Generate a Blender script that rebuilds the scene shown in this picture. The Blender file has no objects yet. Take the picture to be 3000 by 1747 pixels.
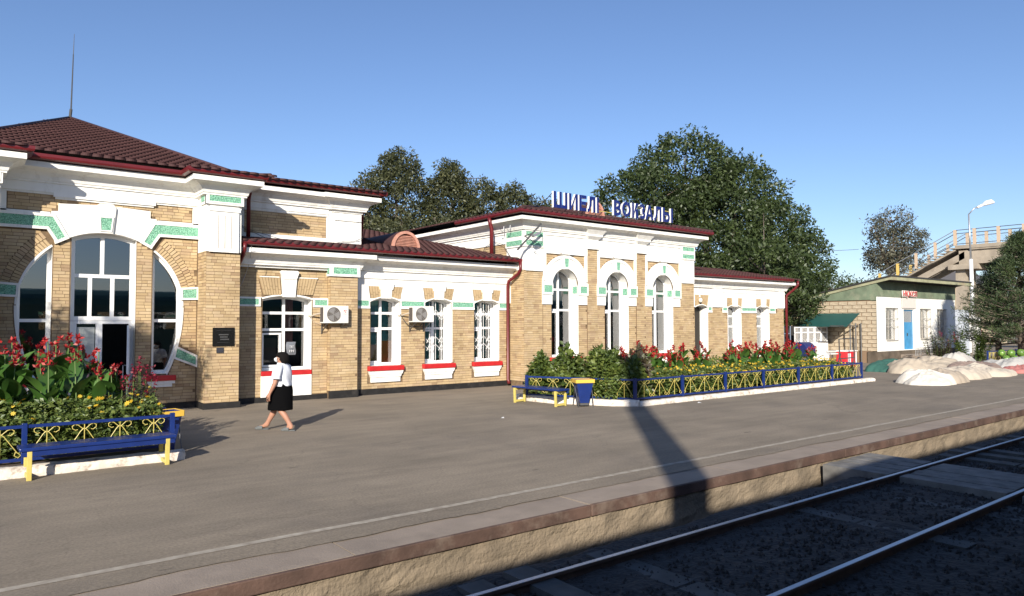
import bpy, math, random
import numpy as np
from mathutils import Vector, Matrix, noise
R = math.radians
rnd = random.Random(7)
nprng = np.random.default_rng(11)
SC = bpy.context.scene
COL = SC.collection

# ------------------------------------------------------------------ camera
CAM_POS = Vector((0.0, 0.0, 2.15))
YAW, PITCH, ROLL = R(51.875), R(2.055), R(-0.086)
cd = bpy.data.cameras.new('camera'); cam = bpy.data.objects.new('camera', cd); COL.objects.link(cam)
_f = Vector((math.cos(PITCH)*math.cos(YAW), math.cos(PITCH)*math.sin(YAW), math.sin(PITCH)))
_r = Vector((math.sin(YAW), -math.cos(YAW), 0.0)); _u = _r.cross(_f)
_r2 = math.cos(ROLL)*_r + math.sin(ROLL)*_u; _u2 = -math.sin(ROLL)*_r + math.cos(ROLL)*_u
cam.matrix_world = Matrix(((_r2.x, _u2.x, -_f.x, CAM_POS.x), (_r2.y, _u2.y, -_f.y, CAM_POS.y), (_r2.z, _u2.z, -_f.z, CAM_POS.z), (0, 0, 0, 1)))
cd.sensor_fit = 'HORIZONTAL'; cd.sensor_width = 36.0; cd.lens = 36.0*2091.85/3000.0
cd.clip_start = 0.05; cd.clip_end = 4000
SC.camera = cam

# ------------------------------------------------------------------ sun and sky
SUN_EL, SUN_AZ = R(23.8), R(46.6)          # light travels towards heading SUN_AZ (from +X towards +Y)
sun_dir = Vector((-math.cos(SUN_EL)*math.cos(SUN_AZ), -math.cos(SUN_EL)*math.sin(SUN_AZ), math.sin(SUN_EL)))
W = bpy.data.worlds.new('World'); SC.world = W; W.use_nodes = True
nt = W.node_tree; nt.nodes.clear()
wo = nt.nodes.new('ShaderNodeOutputWorld'); bg = nt.nodes.new('ShaderNodeBackground'); sky = nt.nodes.new('ShaderNodeTexSky')
sky.sky_type = 'NISHITA'; sky.sun_disc = False; sky.sun_elevation = SUN_EL
sky.sun_rotation = math.atan2(sun_dir.x, sun_dir.y)
sky.altitude = 0; sky.air_density = 1.0; sky.dust_density = 0.35; sky.ozone_density = 5.5
bg.inputs['Strength'].default_value = 0.105
hs_ = nt.nodes.new('ShaderNodeMix'); hs_.data_type = 'RGBA'; hs_.blend_type = 'MULTIPLY'; hs_.inputs[0].default_value = 1.0; hs_.inputs[7].default_value = (1.10, 0.97, 0.97, 1)
nt.links.new(sky.outputs[0], hs_.inputs[6]); nt.links.new(hs_.outputs[2], bg.inputs[0]); nt.links.new(bg.outputs[0], wo.inputs[0])
sl = bpy.data.lights.new('sun', 'SUN'); sl.energy = 5.0; sl.angle = R(0.7); sl.color = (1.0, 0.92, 0.80)
so = bpy.data.objects.new('sun', sl); COL.objects.link(so); so.location = (-30, -30, 40)
so.rotation_euler = (-sun_dir).to_track_quat('-Z', 'Y').to_euler()
vs = SC.view_settings; vs.view_transform = 'Standard'; vs.look = 'None'; vs.gamma = 1.0; vs.exposure = 0.58; vs.use_curve_mapping = False
SC.display_settings.display_device = 'sRGB'
SC.cycles.max_bounces = 6; SC.cycles.transparent_max_bounces = 12
SC.cycles.diffuse_bounces = 3; SC.cycles.glossy_bounces = 3

# ------------------------------------------------------------------ materials
def N(t, k, **kw):
    n = t.nodes.new(k)
    for a, b in kw.items():
        if a in n.inputs: n.inputs[a].default_value = b
        else: setattr(n, a, b)
    return n
def c4(c): return (c[0], c[1], c[2], 1.0)
def mat(name, col, rough=0.7, metal=0.0, var=0.0, vscale=3.0, col2=None, bump=0.0, bscale=40.0, detail=6.0, attr=False, spec=0.5, dirt=None, dscale=1.2, dfac=0.5, stretch=None, voro=False):
    m = bpy.data.materials.new(name); m.use_nodes = True; t = m.node_tree; p = t.nodes['Principled BSDF']
    p.inputs['Roughness'].default_value = rough; p.inputs['Metallic'].default_value = metal
    p.inputs['Specular IOR Level'].default_value = spec
    tc = N(t, 'ShaderNodeTexCoord'); src = tc.outputs['Object']
    if stretch:
        mp = N(t, 'ShaderNodeMapping'); mp.inputs['Scale'].default_value = stretch; t.links.new(src, mp.inputs[0]); src = mp.outputs[0]
    out = None
    if var > 0 or col2 is not None:
        nz = N(t, 'ShaderNodeTexNoise'); nz.inputs['Scale'].default_value = vscale; nz.inputs['Detail'].default_value = detail
        t.links.new(src, nz.inputs['Vector'])
        cr = N(t, 'ShaderNodeValToRGB')
        a = col; b = col2 if col2 is not None else tuple(max(0, x*(1-var)) for x in col)
        if col2 is None: a = tuple(x*(1+var*0.6) for x in col)
        cr.color_ramp.elements[0].position = 0.33; cr.color_ramp.elements[1].position = 0.67
        cr.color_ramp.elements[0].color = c4(b); cr.color_ramp.elements[1].color = c4(a)
        t.links.new(nz.outputs['Fac'], cr.inputs[0]); out = cr.outputs[0]
    if attr:
        at = N(t, 'ShaderNodeAttribute', attribute_name='tint'); oi = N(t, 'ShaderNodeObjectInfo')
        ad = N(t, 'ShaderNodeMath', operation='ADD'); t.links.new(at.outputs['Fac'], ad.inputs[0]); t.links.new(oi.outputs['Random'], ad.inputs[1])
        fr = N(t, 'ShaderNodeMath', operation='FRACT'); t.links.new(ad.outputs[0], fr.inputs[0])
        cr2 = N(t, 'ShaderNodeValToRGB'); e = cr2.color_ramp
        for i, (pos, cc) in enumerate(attr):
            if i < 2: e.elements[i].position = pos; e.elements[i].color = c4(cc)
            else:
                q = e.elements.new(pos); q.color = c4(cc)
        t.links.new(fr.outputs[0], cr2.inputs[0])
        if out is not None:
            mx = N(t, 'ShaderNodeMix', data_type='RGBA', blend_type='MULTIPLY'); mx.inputs[0].default_value = 1.0
            t.links.new(cr2.outputs[0], mx.inputs[6]); t.links.new(out, mx.inputs[7]); out = mx.outputs[2]
        else: out = cr2.outputs[0]
    if dirt is not None:
        dz = N(t, 'ShaderNodeTexNoise'); dz.inputs['Scale'].default_value = dscale; dz.inputs['Detail'].default_value = 8; dz.inputs['Roughness'].default_value = 0.65
        t.links.new(src, dz.inputs['Vector'])
        mr = N(t, 'ShaderNodeMapRange'); mr.inputs[1].default_value = 0.52; mr.inputs[2].default_value = 0.72; mr.inputs[3].default_value = 0; mr.inputs[4].default_value = dfac
        t.links.new(dz.outputs['Fac'], mr.inputs[0])
        mx = N(t, 'ShaderNodeMix', data_type='RGBA'); t.links.new(mr.outputs[0], mx.inputs[0])
        if out is not None: t.links.new(out, mx.inputs[6])
        else: mx.inputs[6].default_value = c4(col)
        mx.inputs[7].default_value = c4(dirt); out = mx.outputs[2]
    if out is not None: t.links.new(out, p.inputs['Base Color'])
    else: p.inputs['Base Color'].default_value = c4(col)
    if bump > 0:
        bz = N(t, 'ShaderNodeTexVoronoi' if voro else 'ShaderNodeTexNoise'); bz.inputs['Scale'].default_value = bscale
        if not voro: bz.inputs['Detail'].default_value = 5
        t.links.new(src, bz.inputs['Vector'])
        bm = N(t, 'ShaderNodeBump'); bm.inputs['Strength'].default_value = bump; bm.inputs['Distance'].default_value = 0.02
        t.links.new(bz.outputs[0], bm.inputs['Height']); t.links.new(bm.outputs[0], p.inputs['Normal'])
    return m
def leafmat(name, dark, mid, light, transl=0.35, gloss=0.03, rough=0.5):
    m = bpy.data.materials.new(name); m.use_nodes = True; t = m.node_tree; t.nodes.clear()
    o = N(t, 'ShaderNodeOutputMaterial'); at = N(t, 'ShaderNodeAttribute', attribute_name='tint'); cr = N(t, 'ShaderNodeValToRGB')
    e = cr.color_ramp; e.elements[0].color = c4(dark); e.elements[1].color = c4(light); e.elements[1].position = 1.0; q = e.elements.new(0.5); q.color = c4(mid)
    t.links.new(at.outputs['Fac'], cr.inputs[0])
    d = N(t, 'ShaderNodeBsdfDiffuse'); tr = N(t, 'ShaderNodeBsdfTranslucent'); g = N(t, 'ShaderNodeBsdfGlossy'); g.inputs['Roughness'].default_value = rough
    g.inputs['Color'].default_value = (0.8, 0.85, 0.8, 1)
    hs = N(t, 'ShaderNodeHueSaturation'); hs.inputs['Hue'].default_value = 0.485; hs.inputs['Value'].default_value = 1.3
    t.links.new(cr.outputs[0], d.inputs[0]); t.links.new(cr.outputs[0], hs.inputs['Color']); t.links.new(hs.outputs[0], tr.inputs[0])
    m1 = N(t, 'ShaderNodeMixShader'); m1.inputs[0].default_value = transl; t.links.new(d.outputs[0], m1.inputs[1]); t.links.new(tr.outputs[0], m1.inputs[2])
    m2 = N(t, 'ShaderNodeMixShader'); m2.inputs[0].default_value = gloss; t.links.new(m1.outputs[0], m2.inputs[1]); t.links.new(g.outputs[0], m2.inputs[2])
    t.links.new(m2.outputs[0], o.inputs[0]); return m
def glassmat(name, tint, fac):
    m = bpy.data.materials.new(name); m.use_nodes = True; t = m.node_tree; t.nodes.clear()
    o = N(t, 'ShaderNodeOutputMaterial'); tr = N(t, 'ShaderNodeBsdfTransparent'); tr.inputs[0].default_value = c4(tint)
    g = N(t, 'ShaderNodeBsdfGlossy'); g.inputs['Roughness'].default_value = 0.015; g.inputs[0].default_value = (0.95, 0.97, 1, 1)
    fr = N(t, 'ShaderNodeFresnel'); fr.inputs[0].default_value = 1.52
    mu = N(t, 'ShaderNodeMath', operation='MULTIPLY'); mu.inputs[1].default_value = fac; mu.use_clamp = True
    t.links.new(fr.outputs[0], mu.inputs[0])
    mx = N(t, 'ShaderNodeMixShader'); t.links.new(mu.outputs[0], mx.inputs[0]); t.links.new(tr.outputs[0], mx.inputs[1]); t.links.new(g.outputs[0], mx.inputs[2])
    t.links.new(mx.outputs[0], o.inputs[0]); return m

M = {}
M['white'] = mat('white_plaster', (0.82, 0.81, 0.765), 0.85, var=0.035, vscale=1.5, bump=0.12, bscale=14, dirt=(0.42, 0.38, 0.31), dscale=2.6, dfac=0.42, stretch=(1.8, 1.8, 0.5))
M['pvc'] = mat('white_window_frame', (0.80, 0.80, 0.79), 0.35)
M['brick'] = mat('sandy_brick', (1, 1, 1), 0.95, var=0.13, vscale=2.2, bump=0.06, bscale=30, spec=0.1,
    attr=[(0.0, (0.47, 0.345, 0.20)), (1.0, (0.46, 0.34, 0.195)), (0.18, (0.52, 0.39, 0.225)), (0.36, (0.41, 0.295, 0.165)), (0.52, (0.53, 0.41, 0.25)), (0.68, (0.47, 0.345, 0.215)), (0.80, (0.34, 0.235, 0.14)), (0.86, (0.50, 0.375, 0.22))],
    dirt=(0.37, 0.27, 0.18), dscale=0.8, dfac=0.42)
M['mortar'] = mat('mortar', (0.185, 0.125, 0.07), 0.95, var=0.3, vscale=8, bump=0.4, bscale=50)
M['green'] = mat('mint_pebble_dash', (0.34, 0.66, 0.47), 0.9, col2=(0.09, 0.28, 0.18), vscale=34, detail=3, bump=1.0, bscale=46, voro=True)
M['red_sill'] = mat('red_paint', (0.50, 0.022, 0.024), 0.4, var=0.12, vscale=5)
M['black'] = mat('black_plinth_paint', (0.013, 0.012, 0.012), 0.75, var=0.4, vscale=6, dirt=(0.08, 0.07, 0.06), dscale=3, dfac=0.4)
M['roof'] = mat('maroon_metal_tile', (0.070, 0.034, 0.034), 0.6, var=0.18, vscale=1.3, spec=0.2, dirt=(0.06, 0.034, 0.034), dscale=0.9, dfac=0.5)
M['gutter'] = mat('dark_red_metal', (0.125, 0.012, 0.015), 0.35, var=0.15, vscale=4)
M['wood_red'] = mat('faded_pink_paint', (0.52, 0.26, 0.19), 0.75, var=0.2, vscale=8)
M['glass'] = glassmat('window_glass', (0.93, 0.95, 0.94), 4.2)
M['glassd'] = glassmat('window_glass_clear', (0.85, 0.88, 0.86), 1.6)
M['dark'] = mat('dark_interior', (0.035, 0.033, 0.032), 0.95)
M['asphalt'] = mat('worn_asphalt', (0.222, 0.184, 0.137), 0.9, var=0.16, vscale=0.55, bump=0.25, bscale=90, dirt=(0.125, 0.106, 0.088), dscale=0.42, dfac=0.5)
ma = M['asphalt']; t = ma.node_tree; p = t.nodes['Principled BSDF']; src_ = p.inputs['Base Color'].links[0].from_socket; tc_ = N(t, 'ShaderNodeTexCoord')
mp_ = N(t, 'ShaderNodeMapping'); mp_.inputs['Scale'].default_value = (0.45, 2.2, 1); t.links.new(tc_.outputs['Object'], mp_.inputs[0])
n1_ = N(t, 'ShaderNodeTexNoise'); n1_.inputs['Scale'].default_value = 1.0; n1_.inputs['Detail'].default_value = 9; n1_.inputs['Roughness'].default_value = 0.7; t.links.new(mp_.outputs[0], n1_.inputs['Vector'])
r1_ = N(t, 'ShaderNodeMapRange'); r1_.inputs[1].default_value = 0.3; r1_.inputs[2].default_value = 0.7; r1_.inputs[3].default_value = 0.80; r1_.inputs[4].default_value = 1.16; t.links.new(n1_.outputs['Fac'], r1_.inputs[0])
n2_ = N(t, 'ShaderNodeTexNoise'); n2_.inputs['Scale'].default_value = 34; n2_.inputs['Detail'].default_value = 4; t.links.new(tc_.outputs['Object'], n2_.inputs['Vector'])
r2_ = N(t, 'ShaderNodeMapRange'); r2_.inputs[1].default_value = 0.3; r2_.inputs[2].default_value = 0.7; r2_.inputs[3].default_value = 0.80; r2_.inputs[4].default_value = 1.18; t.links.new(n2_.outputs['Fac'], r2_.inputs[0])
n3_ = N(t, 'ShaderNodeTexNoise'); n3_.inputs['Scale'].default_value = 3.3; n3_.inputs['Detail'].default_value = 3; mp3 = N(t, 'ShaderNodeMapping'); mp3.inputs['Scale'].default_value = (0.5, 1.4, 1); t.links.new(tc_.outputs['Object'], mp3.inputs[0]); t.links.new(mp3.outputs[0], n3_.inputs['Vector'])
r3_ = N(t, 'ShaderNodeMapRange'); r3_.inputs[1].default_value = 0.70; r3_.inputs[2].default_value = 0.76; r3_.inputs[3].default_value = 1.0; r3_.inputs[4].default_value = 0.55; t.links.new(n3_.outputs['Fac'], r3_.inputs[0])
m1_ = N(t, 'ShaderNodeMath', operation='MULTIPLY'); t.links.new(r1_.outputs[0], m1_.inputs[0]); t.links.new(r2_.outputs[0], m1_.inputs[1])
vo_ = N(t, 'ShaderNodeTexVoronoi', feature='DISTANCE_TO_EDGE'); vo_.inputs['Scale'].default_value = 0.42; nd_ = N(t, 'ShaderNodeTexNoise'); nd_.inputs['Scale'].default_value = 1.6; nd_.inputs['Detail'].default_value = 5; t.links.new(tc_.outputs['Object'], nd_.inputs['Vector'])
va_ = N(t, 'ShaderNodeVectorMath', operation='MULTIPLY_ADD'); va_.inputs[1].default_value = (1.1, 1.1, 0); t.links.new(nd_.outputs['Color'], va_.inputs[0]); t.links.new(tc_.outputs['Object'], va_.inputs[2]); t.links.new(va_.outputs[0], vo_.inputs['Vector'])
rc_ = N(t, 'ShaderNodeMapRange'); rc_.inputs[1].default_value = 0.001; rc_.inputs[2].default_value = 0.006; rc_.inputs[3].default_value = 0.86; rc_.inputs[4].default_value = 1.0; t.links.new(vo_.outputs['Distance'], rc_.inputs[0])
mc_ = N(t, 'ShaderNodeMath', operation='MULTIPLY'); t.links.new(m1_.outputs[0], mc_.inputs[0]); t.links.new(rc_.outputs[0], mc_.inputs[1]); m1_ = mc_
m2_ = N(t, 'ShaderNodeMath', operation='MULTIPLY'); t.links.new(m1_.outputs[0], m2_.inputs[0]); t.links.new(r3_.outputs[0], m2_.inputs[1])
mv_ = N(t, 'ShaderNodeVectorMath', operation='SCALE'); t.links.new(src_, mv_.inputs[0]); t.links.new(m2_.outputs[0], mv_.inputs['Scale']); t.links.new(mv_.outputs[0], p.inputs['Base Color'])
M['paint'] = mat('worn_white_line', (0.40, 0.36, 0.295), 0.85, col2=(0.25, 0.215, 0.17), vscale=7, detail=8)
M['conc'] = mat('edge_concrete', (0.275, 0.225, 0.18), 0.9, var=0.16, vscale=1.3, bump=0.3, bscale=55, dirt=(0.17, 0.14, 0.115), dscale=2, dfac=0.5)
M['rim'] = mat('brown_edge_beam', (0.095, 0.056, 0.042), 0.8, var=0.35, vscale=3, bump=0.3, bscale=30, dirt=(0.24, 0.19, 0.15), dscale=2.5, dfac=0.5)
M['wallconc'] = mat('rough_platform_wall', (0.235, 0.187, 0.130), 0.95, var=0.3, vscale=3, bump=1.0, bscale=28, dirt=(0.17, 0.13, 0.09), dscale=1.5, dfac=0.6)
M['ballast'] = mat('oily_ballast', (0.040, 0.037, 0.035), 0.95, var=0.35, vscale=9, bump=0.6, bscale=22, voro=True)
M['sleeper'] = mat('sleeper_concrete', (0.075, 0.075, 0.072), 0.9, var=0.3, vscale=4)
M['board'] = mat('grey_crossing_board', (0.17, 0.165, 0.155), 0.9, var=0.3, vscale=5)
M['steel'] = mat('worn_rail_top', (0.42, 0.44, 0.48), 0.38, metal=1.0, var=0.1)
M['rust'] = mat('rusty_rail', (0.085, 0.05, 0.035), 0.8, var=0.3, vscale=6)
M['ground'] = mat('dusty_soil', (0.22, 0.18, 0.13), 0.95, var=0.3, vscale=0.6, bump=0.4, bscale=20)
M['soil'] = mat('bed_soil', (0.09, 0.065, 0.045), 0.95, var=0.3, vscale=6, bump=0.6, bscale=25)
M['kerb'] = mat('chipped_limewash', (0.70, 0.64, 0.56), 0.9, bump=1.0, bscale=11, var=0.10, vscale=4, dirt=(0.22, 0.15, 0.10), dscale=6.5, dfac=1.0)
M['blue'] = mat('blue_gloss_paint', (0.010, 0.028, 0.145), 0.28, var=0.12, vscale=5)
M['yellow'] = mat('yellow_paint', (0.58, 0.48, 0.13), 0.45, var=0.08, vscale=8)
M['letterblue'] = mat('blue_letter_face', (0.006, 0.016, 0.13), 0.4)
M['letterwhite'] = mat('white_letter_side', (0.82, 0.82, 0.78), 0.5)
M['metal'] = mat('dark_grey_metal', (0.12, 0.12, 0.12), 0.5, metal=0.6)
M['galv'] = mat('galvanised_metal', (0.45, 0.46, 0.47), 0.45, metal=0.7)
M['acwhite'] = mat('ac_casing', (0.74, 0.72, 0.66), 0.5)
M['acgrille'] = mat('ac_grille', (0.10, 0.085, 0.075), 0.7)
M['bark'] = mat('bark', (0.14, 0.11, 0.085), 0.95, var=0.3, vscale=8, bump=0.6, bscale=20)
M['plaque'] = mat('black_granite', (0.012, 0.012, 0.012), 0.12)
M['leaf_a'] = leafmat('elm_leaf', (0.022, 0.036, 0.012), (0.046, 0.070, 0.020), (0.095, 0.13, 0.040), 0.35, 0.04, 0.5)
M['leaf_b'] = leafmat('dusty_leaf', (0.032, 0.040, 0.017), (0.064, 0.072, 0.030), (0.125, 0.125, 0.048), 0.35, 0.04, 0.5)
M['leaf_p'] = leafmat('pine_needle', (0.028, 0.045, 0.022), (0.055, 0.085, 0.035), (0.10, 0.13, 0.05), 0.15)
M['leaf_f'] = leafmat('dry_far_leaf', (0.05, 0.05, 0.036), (0.085, 0.085, 0.058), (0.15, 0.14, 0.095), 0.2)
M['leaf_c'] = leafmat('canna_leaf', (0.025, 0.07, 0.014), (0.055, 0.135, 0.022), (0.10, 0.21, 0.04), 0.28, 0.07, 0.4)
M['leaf_g'] = leafmat('bedding_leaf', (0.035, 0.062, 0.014), (0.095, 0.14, 0.026), (0.22, 0.26, 0.06), 0.30, 0.05)
M['leaf_r'] = leafmat('purple_leaf', (0.035, 0.02, 0.018), (0.08, 0.06, 0.03), (0.12, 0.14, 0.05), 0.25, 0.08)
M['petal_r'] = leafmat('red_petal', (0.16, 0.006, 0.01), (0.36, 0.014, 0.018), (0.55, 0.045, 0.035), 0.30, 0.04)
M['petal_m'] = leafmat('crimson_plume', (0.10, 0.005, 0.015), (0.18, 0.01, 0.03), (0.28, 0.02, 0.04), 0.2, 0.02)
M['petal_y'] = leafmat('yellow_petal', (0.42, 0.25, 0.015), (0.62, 0.42, 0.025), (0.74, 0.56, 0.08), 0.30, 0.03)

# ------------------------------------------------------------------ objects
def link(o): COL.objects.link(o); return o
def tag(o, label=None, cat=None, group=None, kind=None):
    if label: o['label'] = label
    if cat: o['category'] = cat
    if group: o['group'] = group
    if kind: o['kind'] = kind
    return o
def thing(name, label, cat, loc=(0, 0, 0), group=None, rz=0.0):
    o = bpy.data.objects.new(name, None); link(o); o.location = loc; o.rotation_euler = (0, 0, rz); o.empty_display_size = 0.2
    return tag(o, label, cat, group)
def par(o, p):
    if p is not None:
        o.parent = p
        m = Matrix.Identity(4); q = p
        chain = []
        while q is not None: chain.append(q); q = q.parent
        for q in reversed(chain): m = m @ q.matrix_parent_inverse @ Matrix.LocRotScale(q.location, q.rotation_euler, q.scale)
        o.matrix_parent_inverse = m.inverted()
    return o
class MB:
    def __init__(s): s.v = []; s.f = []; s.mi = []
    def add(s, vs_, fs, mi=0):
        n = len(s.v); s.v.extend([tuple(p) for p in vs_]); s.f.extend([tuple(i+n for i in f) for f in fs]); s.mi.extend([mi]*len(fs)); return s
    def box(s, x0, x1, y0, y1, z0, z1, mi=0):
        return s.add([(x0,y0,z0),(x1,y0,z0),(x1,y1,z0),(x0,y1,z0),(x0,y0,z1),(x1,y0,z1),(x1,y1,z1),(x0,y1,z1)],
              [(0,3,2,1),(4,5,6,7),(0,1,5,4),(1,2,6,5),(2,3,7,6),(3,0,4,7)], mi)
    def obox(s, o, u, v, w, mi=0):
        o, u, v, w = Vector(o), Vector(u), Vector(v), Vector(w)
        p = [o, o+u, o+u+v, o+v, o+w, o+u+w, o+u+v+w, o+v+w]
        return s.add(p, [(0,3,2,1),(4,5,6,7),(0,1,5,4),(1,2,6,5),(2,3,7,6),(3,0,4,7)], mi)
    def beam(s, a, b, w, h=None, up=(0,0,1), mi=0):
        a, b = Vector(a), Vector(b); h = h or w; d = (b-a).normalized(); up = Vector(up)
        if abs(d.dot(up)) > 0.98: up = Vector((0, 1, 0)) if abs(d.y) < 0.9 else Vector((1, 0, 0))
        sx = d.cross(up).normalized(); sy = sx.cross(d).normalized()
        return s.obox(a - sx*w/2 - sy*h/2, sx*w, sy*h, b-a, mi)
    def tube(s, pts, r, n=8, mi=0, caps=True):
        pts = [Vector(p) for p in pts]; rs = r if isinstance(r, (list, tuple)) else [r]*len(pts)
        vs_ = []; up = Vector((0, 0, 1)); prev = None
        for i, p in enumerate(pts):
            d = (pts[min(i+1, len(pts)-1)] - pts[max(i-1, 0)]).normalized()
            if prev is None:
                a = d.cross(up)
                if a.length < 1e-3: a = d.cross(Vector((1, 0, 0)))
                a.normalize()
            else:
                a = prev - d*prev.dot(d)
                if a.length < 1e-4: a = d.orthogonal()
                a.normalize()
            prev = a; b = d.cross(a)
            for k in range(n):
                t = 2*math.pi*k/n; vs_.append(p + (a*math.cos(t) + b*math.sin(t))*rs[i])
        fs = []
        for i in range(len(pts)-1):
            for k in range(n):
                k2 = (k+1) % n; fs.append((i*n+k, i*n+k2, (i+1)*n+k2, (i+1)*n+k))
        if caps: fs.append(tuple(range(n-1, -1, -1))); fs.append(tuple((len(pts)-1)*n+k for k in range(n)))
        return s.add(vs_, fs, mi)
    def prism_y(s, poly, yf, yb, mi=0, mis=None):
        """poly in (x,z) counter-clockwise seen from the front (-y); extruded from yf to yb"""
        a = sum(poly[i][0]*poly[(i+1)%len(poly)][1]-poly[(i+1)%len(poly)][0]*poly[i][1] for i in range(len(poly)))
        if a < 0: poly = poly[::-1]
        n = len(poly); vs_ = [(p[0], yf, p[1]) for p in poly] + [(p[0], yb, p[1]) for p in poly]
        s.add(vs_, [tuple(range(n)), tuple(range(2*n-1, n-1, -1))], mi)
        s.add(vs_, [(i, i+n, (i+1)%n+n, (i+1)%n) for i in range(n)], mi if mis is None else mis); return s
    def prism_z(s, poly, z0, z1, mi=0):
        a = sum(poly[i][0]*poly[(i+1)%len(poly)][1]-poly[(i+1)%len(poly)][0]*poly[i][1] for i in range(len(poly)))
        if a < 0: poly = poly[::-1]
        n = len(poly); vs_ = [(p[0], p[1], z1) for p in poly] + [(p[0], p[1], z0) for p in poly]
        return s.add(vs_, [tuple(range(n)), tuple(range(2*n-1, n-1, -1))] + [(i, i+n, (i+1)%n+n, (i+1)%n) for i in range(n)], mi)
    def lathe(s, c, prof, n=16, mi=0, axis='z'):
        vs_ = []; fs = []
        for (r_, h) in prof:
            for k in range(n):
                t = 2*math.pi*k/n; vs_.append((c[0]+r_*math.cos(t), c[1]+r_*math.sin(t), c[2]+h))
        for i in range(len(prof)-1):
            for k in range(n): k2 = (k+1) % n; fs.append((i*n+k, i*n+k2, (i+1)*n+k2, (i+1)*n+k))
        fs.append(tuple(range(n-1, -1, -1))); fs.append(tuple((len(prof)-1)*n+k for k in range(n)))
        return s.add(vs_, fs, mi)
    def build(s, name, mats, parent=None, smooth=False, bevel=0.0, **tg):
        me = bpy.data.meshes.new(name); me.from_pydata(s.v, [], s.f)
        for m_ in (mats if isinstance(mats, (list, tuple)) else [mats]): me.materials.append(m_)
        if isinstance(mats, (list, tuple)) and len(mats) > 1: me.polygons.foreach_set('material_index', s.mi)
        if smooth: me.polygons.foreach_set('use_smooth', [True]*len(s.f))
        me.update()
        o = bpy.data.objects.new(name, me); link(o); par(o, parent)
        if bevel > 0:
            b = o.modifiers.new('bevel', 'BEVEL'); b.width = bevel; b.segments = 2; b.limit_method = 'ANGLE'; b.angle_limit = R(40)
        tag(o, tg.get('label'), tg.get('cat'), tg.get('group'), tg.get('kind'))
        return o
def fast_mesh(name, V, F, mats, parent=None, tint=None, smooth=False, mi=None, **tg):
    """V (n,3) array, F (m,k) array with one polygon size"""
    V = np.asarray(V, dtype=np.float32); F = np.asarray(F, dtype=np.int32); k = F.shape[1]
    me = bpy.data.meshes.new(name); me.vertices.add(len(V)); me.vertices.foreach_set('co', V.ravel())
    me.loops.add(F.size); me.loops.foreach_set('vertex_index', F.ravel())
    me.polygons.add(len(F)); me.polygons.foreach_set('loop_start', np.arange(0, F.size, k, dtype=np.int32)); me.polygons.foreach_set('loop_total', np.full(len(F), k, dtype=np.int32))
    for m_ in (mats if isinstance(mats, (list, tuple)) else [mats]): me.materials.append(m_)
    if mi is not None: me.polygons.foreach_set('material_index', np.asarray(mi, dtype=np.int32))
    me.polygons.foreach_set('use_smooth', np.full(len(F), bool(smooth)))
    if tint is not None:
        a = me.attributes.new('tint', 'FLOAT', 'FACE'); a.data.foreach_set('value', np.asarray(tint, dtype=np.float32))
    me.update(calc_edges=True)
    o = bpy.data.objects.new(name, me); link(o); par(o, parent)
    tag(o, tg.get('label'), tg.get('cat'), tg.get('group'), tg.get('kind')); return o
def copy_tree(o, parent=None):
    c = o.copy(); COL.objects.link(c)
    if parent is not None: c.parent = parent
    for ch in list(o.children): copy_tree(ch, c)
    return c
def arc(cx, cz, rx, rz, a0, a1, n):
    return [(cx+rx*math.cos(R(a0+(a1-a0)*i/n)), cz+rz*math.sin(R(a0+(a1-a0)*i/n))) for i in range(n+1)]

# ------------------------------------------------------------------ ground, platform, track
EDGE = 6.15
TZ = -0.12            # rail head
MB().add([(-1500,-1500,-0.62),(1500,-1500,-0.62),(1500,1500,-0.62),(-1500,1500,-0.62)], [(0,1,2,3)]).build('ground', M['ground'], kind='structure')
MB().box(-90, 260, EDGE+0.6, 260, -0.6, 0.0).build('platform', M['asphalt'], kind='structure')
# edge: coping slabs, brown rim beam, rough wall
b = MB(); x = -60.0
rr = random.Random(3)
while x < 120:
    L = 2.98 if x < 40 else 5.98
    b.box(x, x+L, EDGE+0.02, EDGE+0.597, -0.12, 0.004+rr.uniform(0, 0.006)); x += L+0.02
b.build('platform_edge', M['conc'], kind='structure')
b = MB(); x = -60.0
while x < 120:
    b.box(x, x+5.985, EDGE-0.035+rr.uniform(-.004, .004), EDGE+0.018, -0.13, 0.012+rr.uniform(-.004, .003)); x += 6.0
b.build('platform_rim', M['rim'], kind='structure', bevel=0.012)
# the rough face under the rim, displaced
nx = 620; xs = np.linspace(-12, 50, nx); zs = np.linspace(-0.6, -0.128, 9)
V = []; 
for i, x in enumerate(xs):
    for j, z in enumerate(zs):
        V.append((x, EDGE+0.005 + 0.03*noise.noise((x*3.1, z*6, 1.3)) + 0.014*noise.noise((x*11, z*22, 4)), z))
F = [(i*9+j, (i+1)*9+j, (i+1)*9+j+1, i*9+j+1) for i in range(nx-1) for j in range(8)]
fast_mesh('platform_wall', V, F, M['wallconc'], kind='structure')
MB().box(50, 120, EDGE+0.01, EDGE+0.5, -0.6, -0.128).box(-60, -12, EDGE+0.01, EDGE+0.5, -0.6, -0.128).build('platform_wall', M['wallconc'], kind='structure')
V = []
for i in range(701):
    x = -12+80*i/700; V += [(x, EDGE+0.60, 0.0165), (x, EDGE+0.53-0.07*noise.noise((x*0.8, 1, 0))-0.06*abs(noise.noise((x*3.7, 5, 0))), 0.0165)]
fast_mesh('asphalt_overlap', V, [(2*i, 2*i+1, 2*i+3, 2*i+2) for i in range(700)], M['asphalt'], kind='structure')
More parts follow.
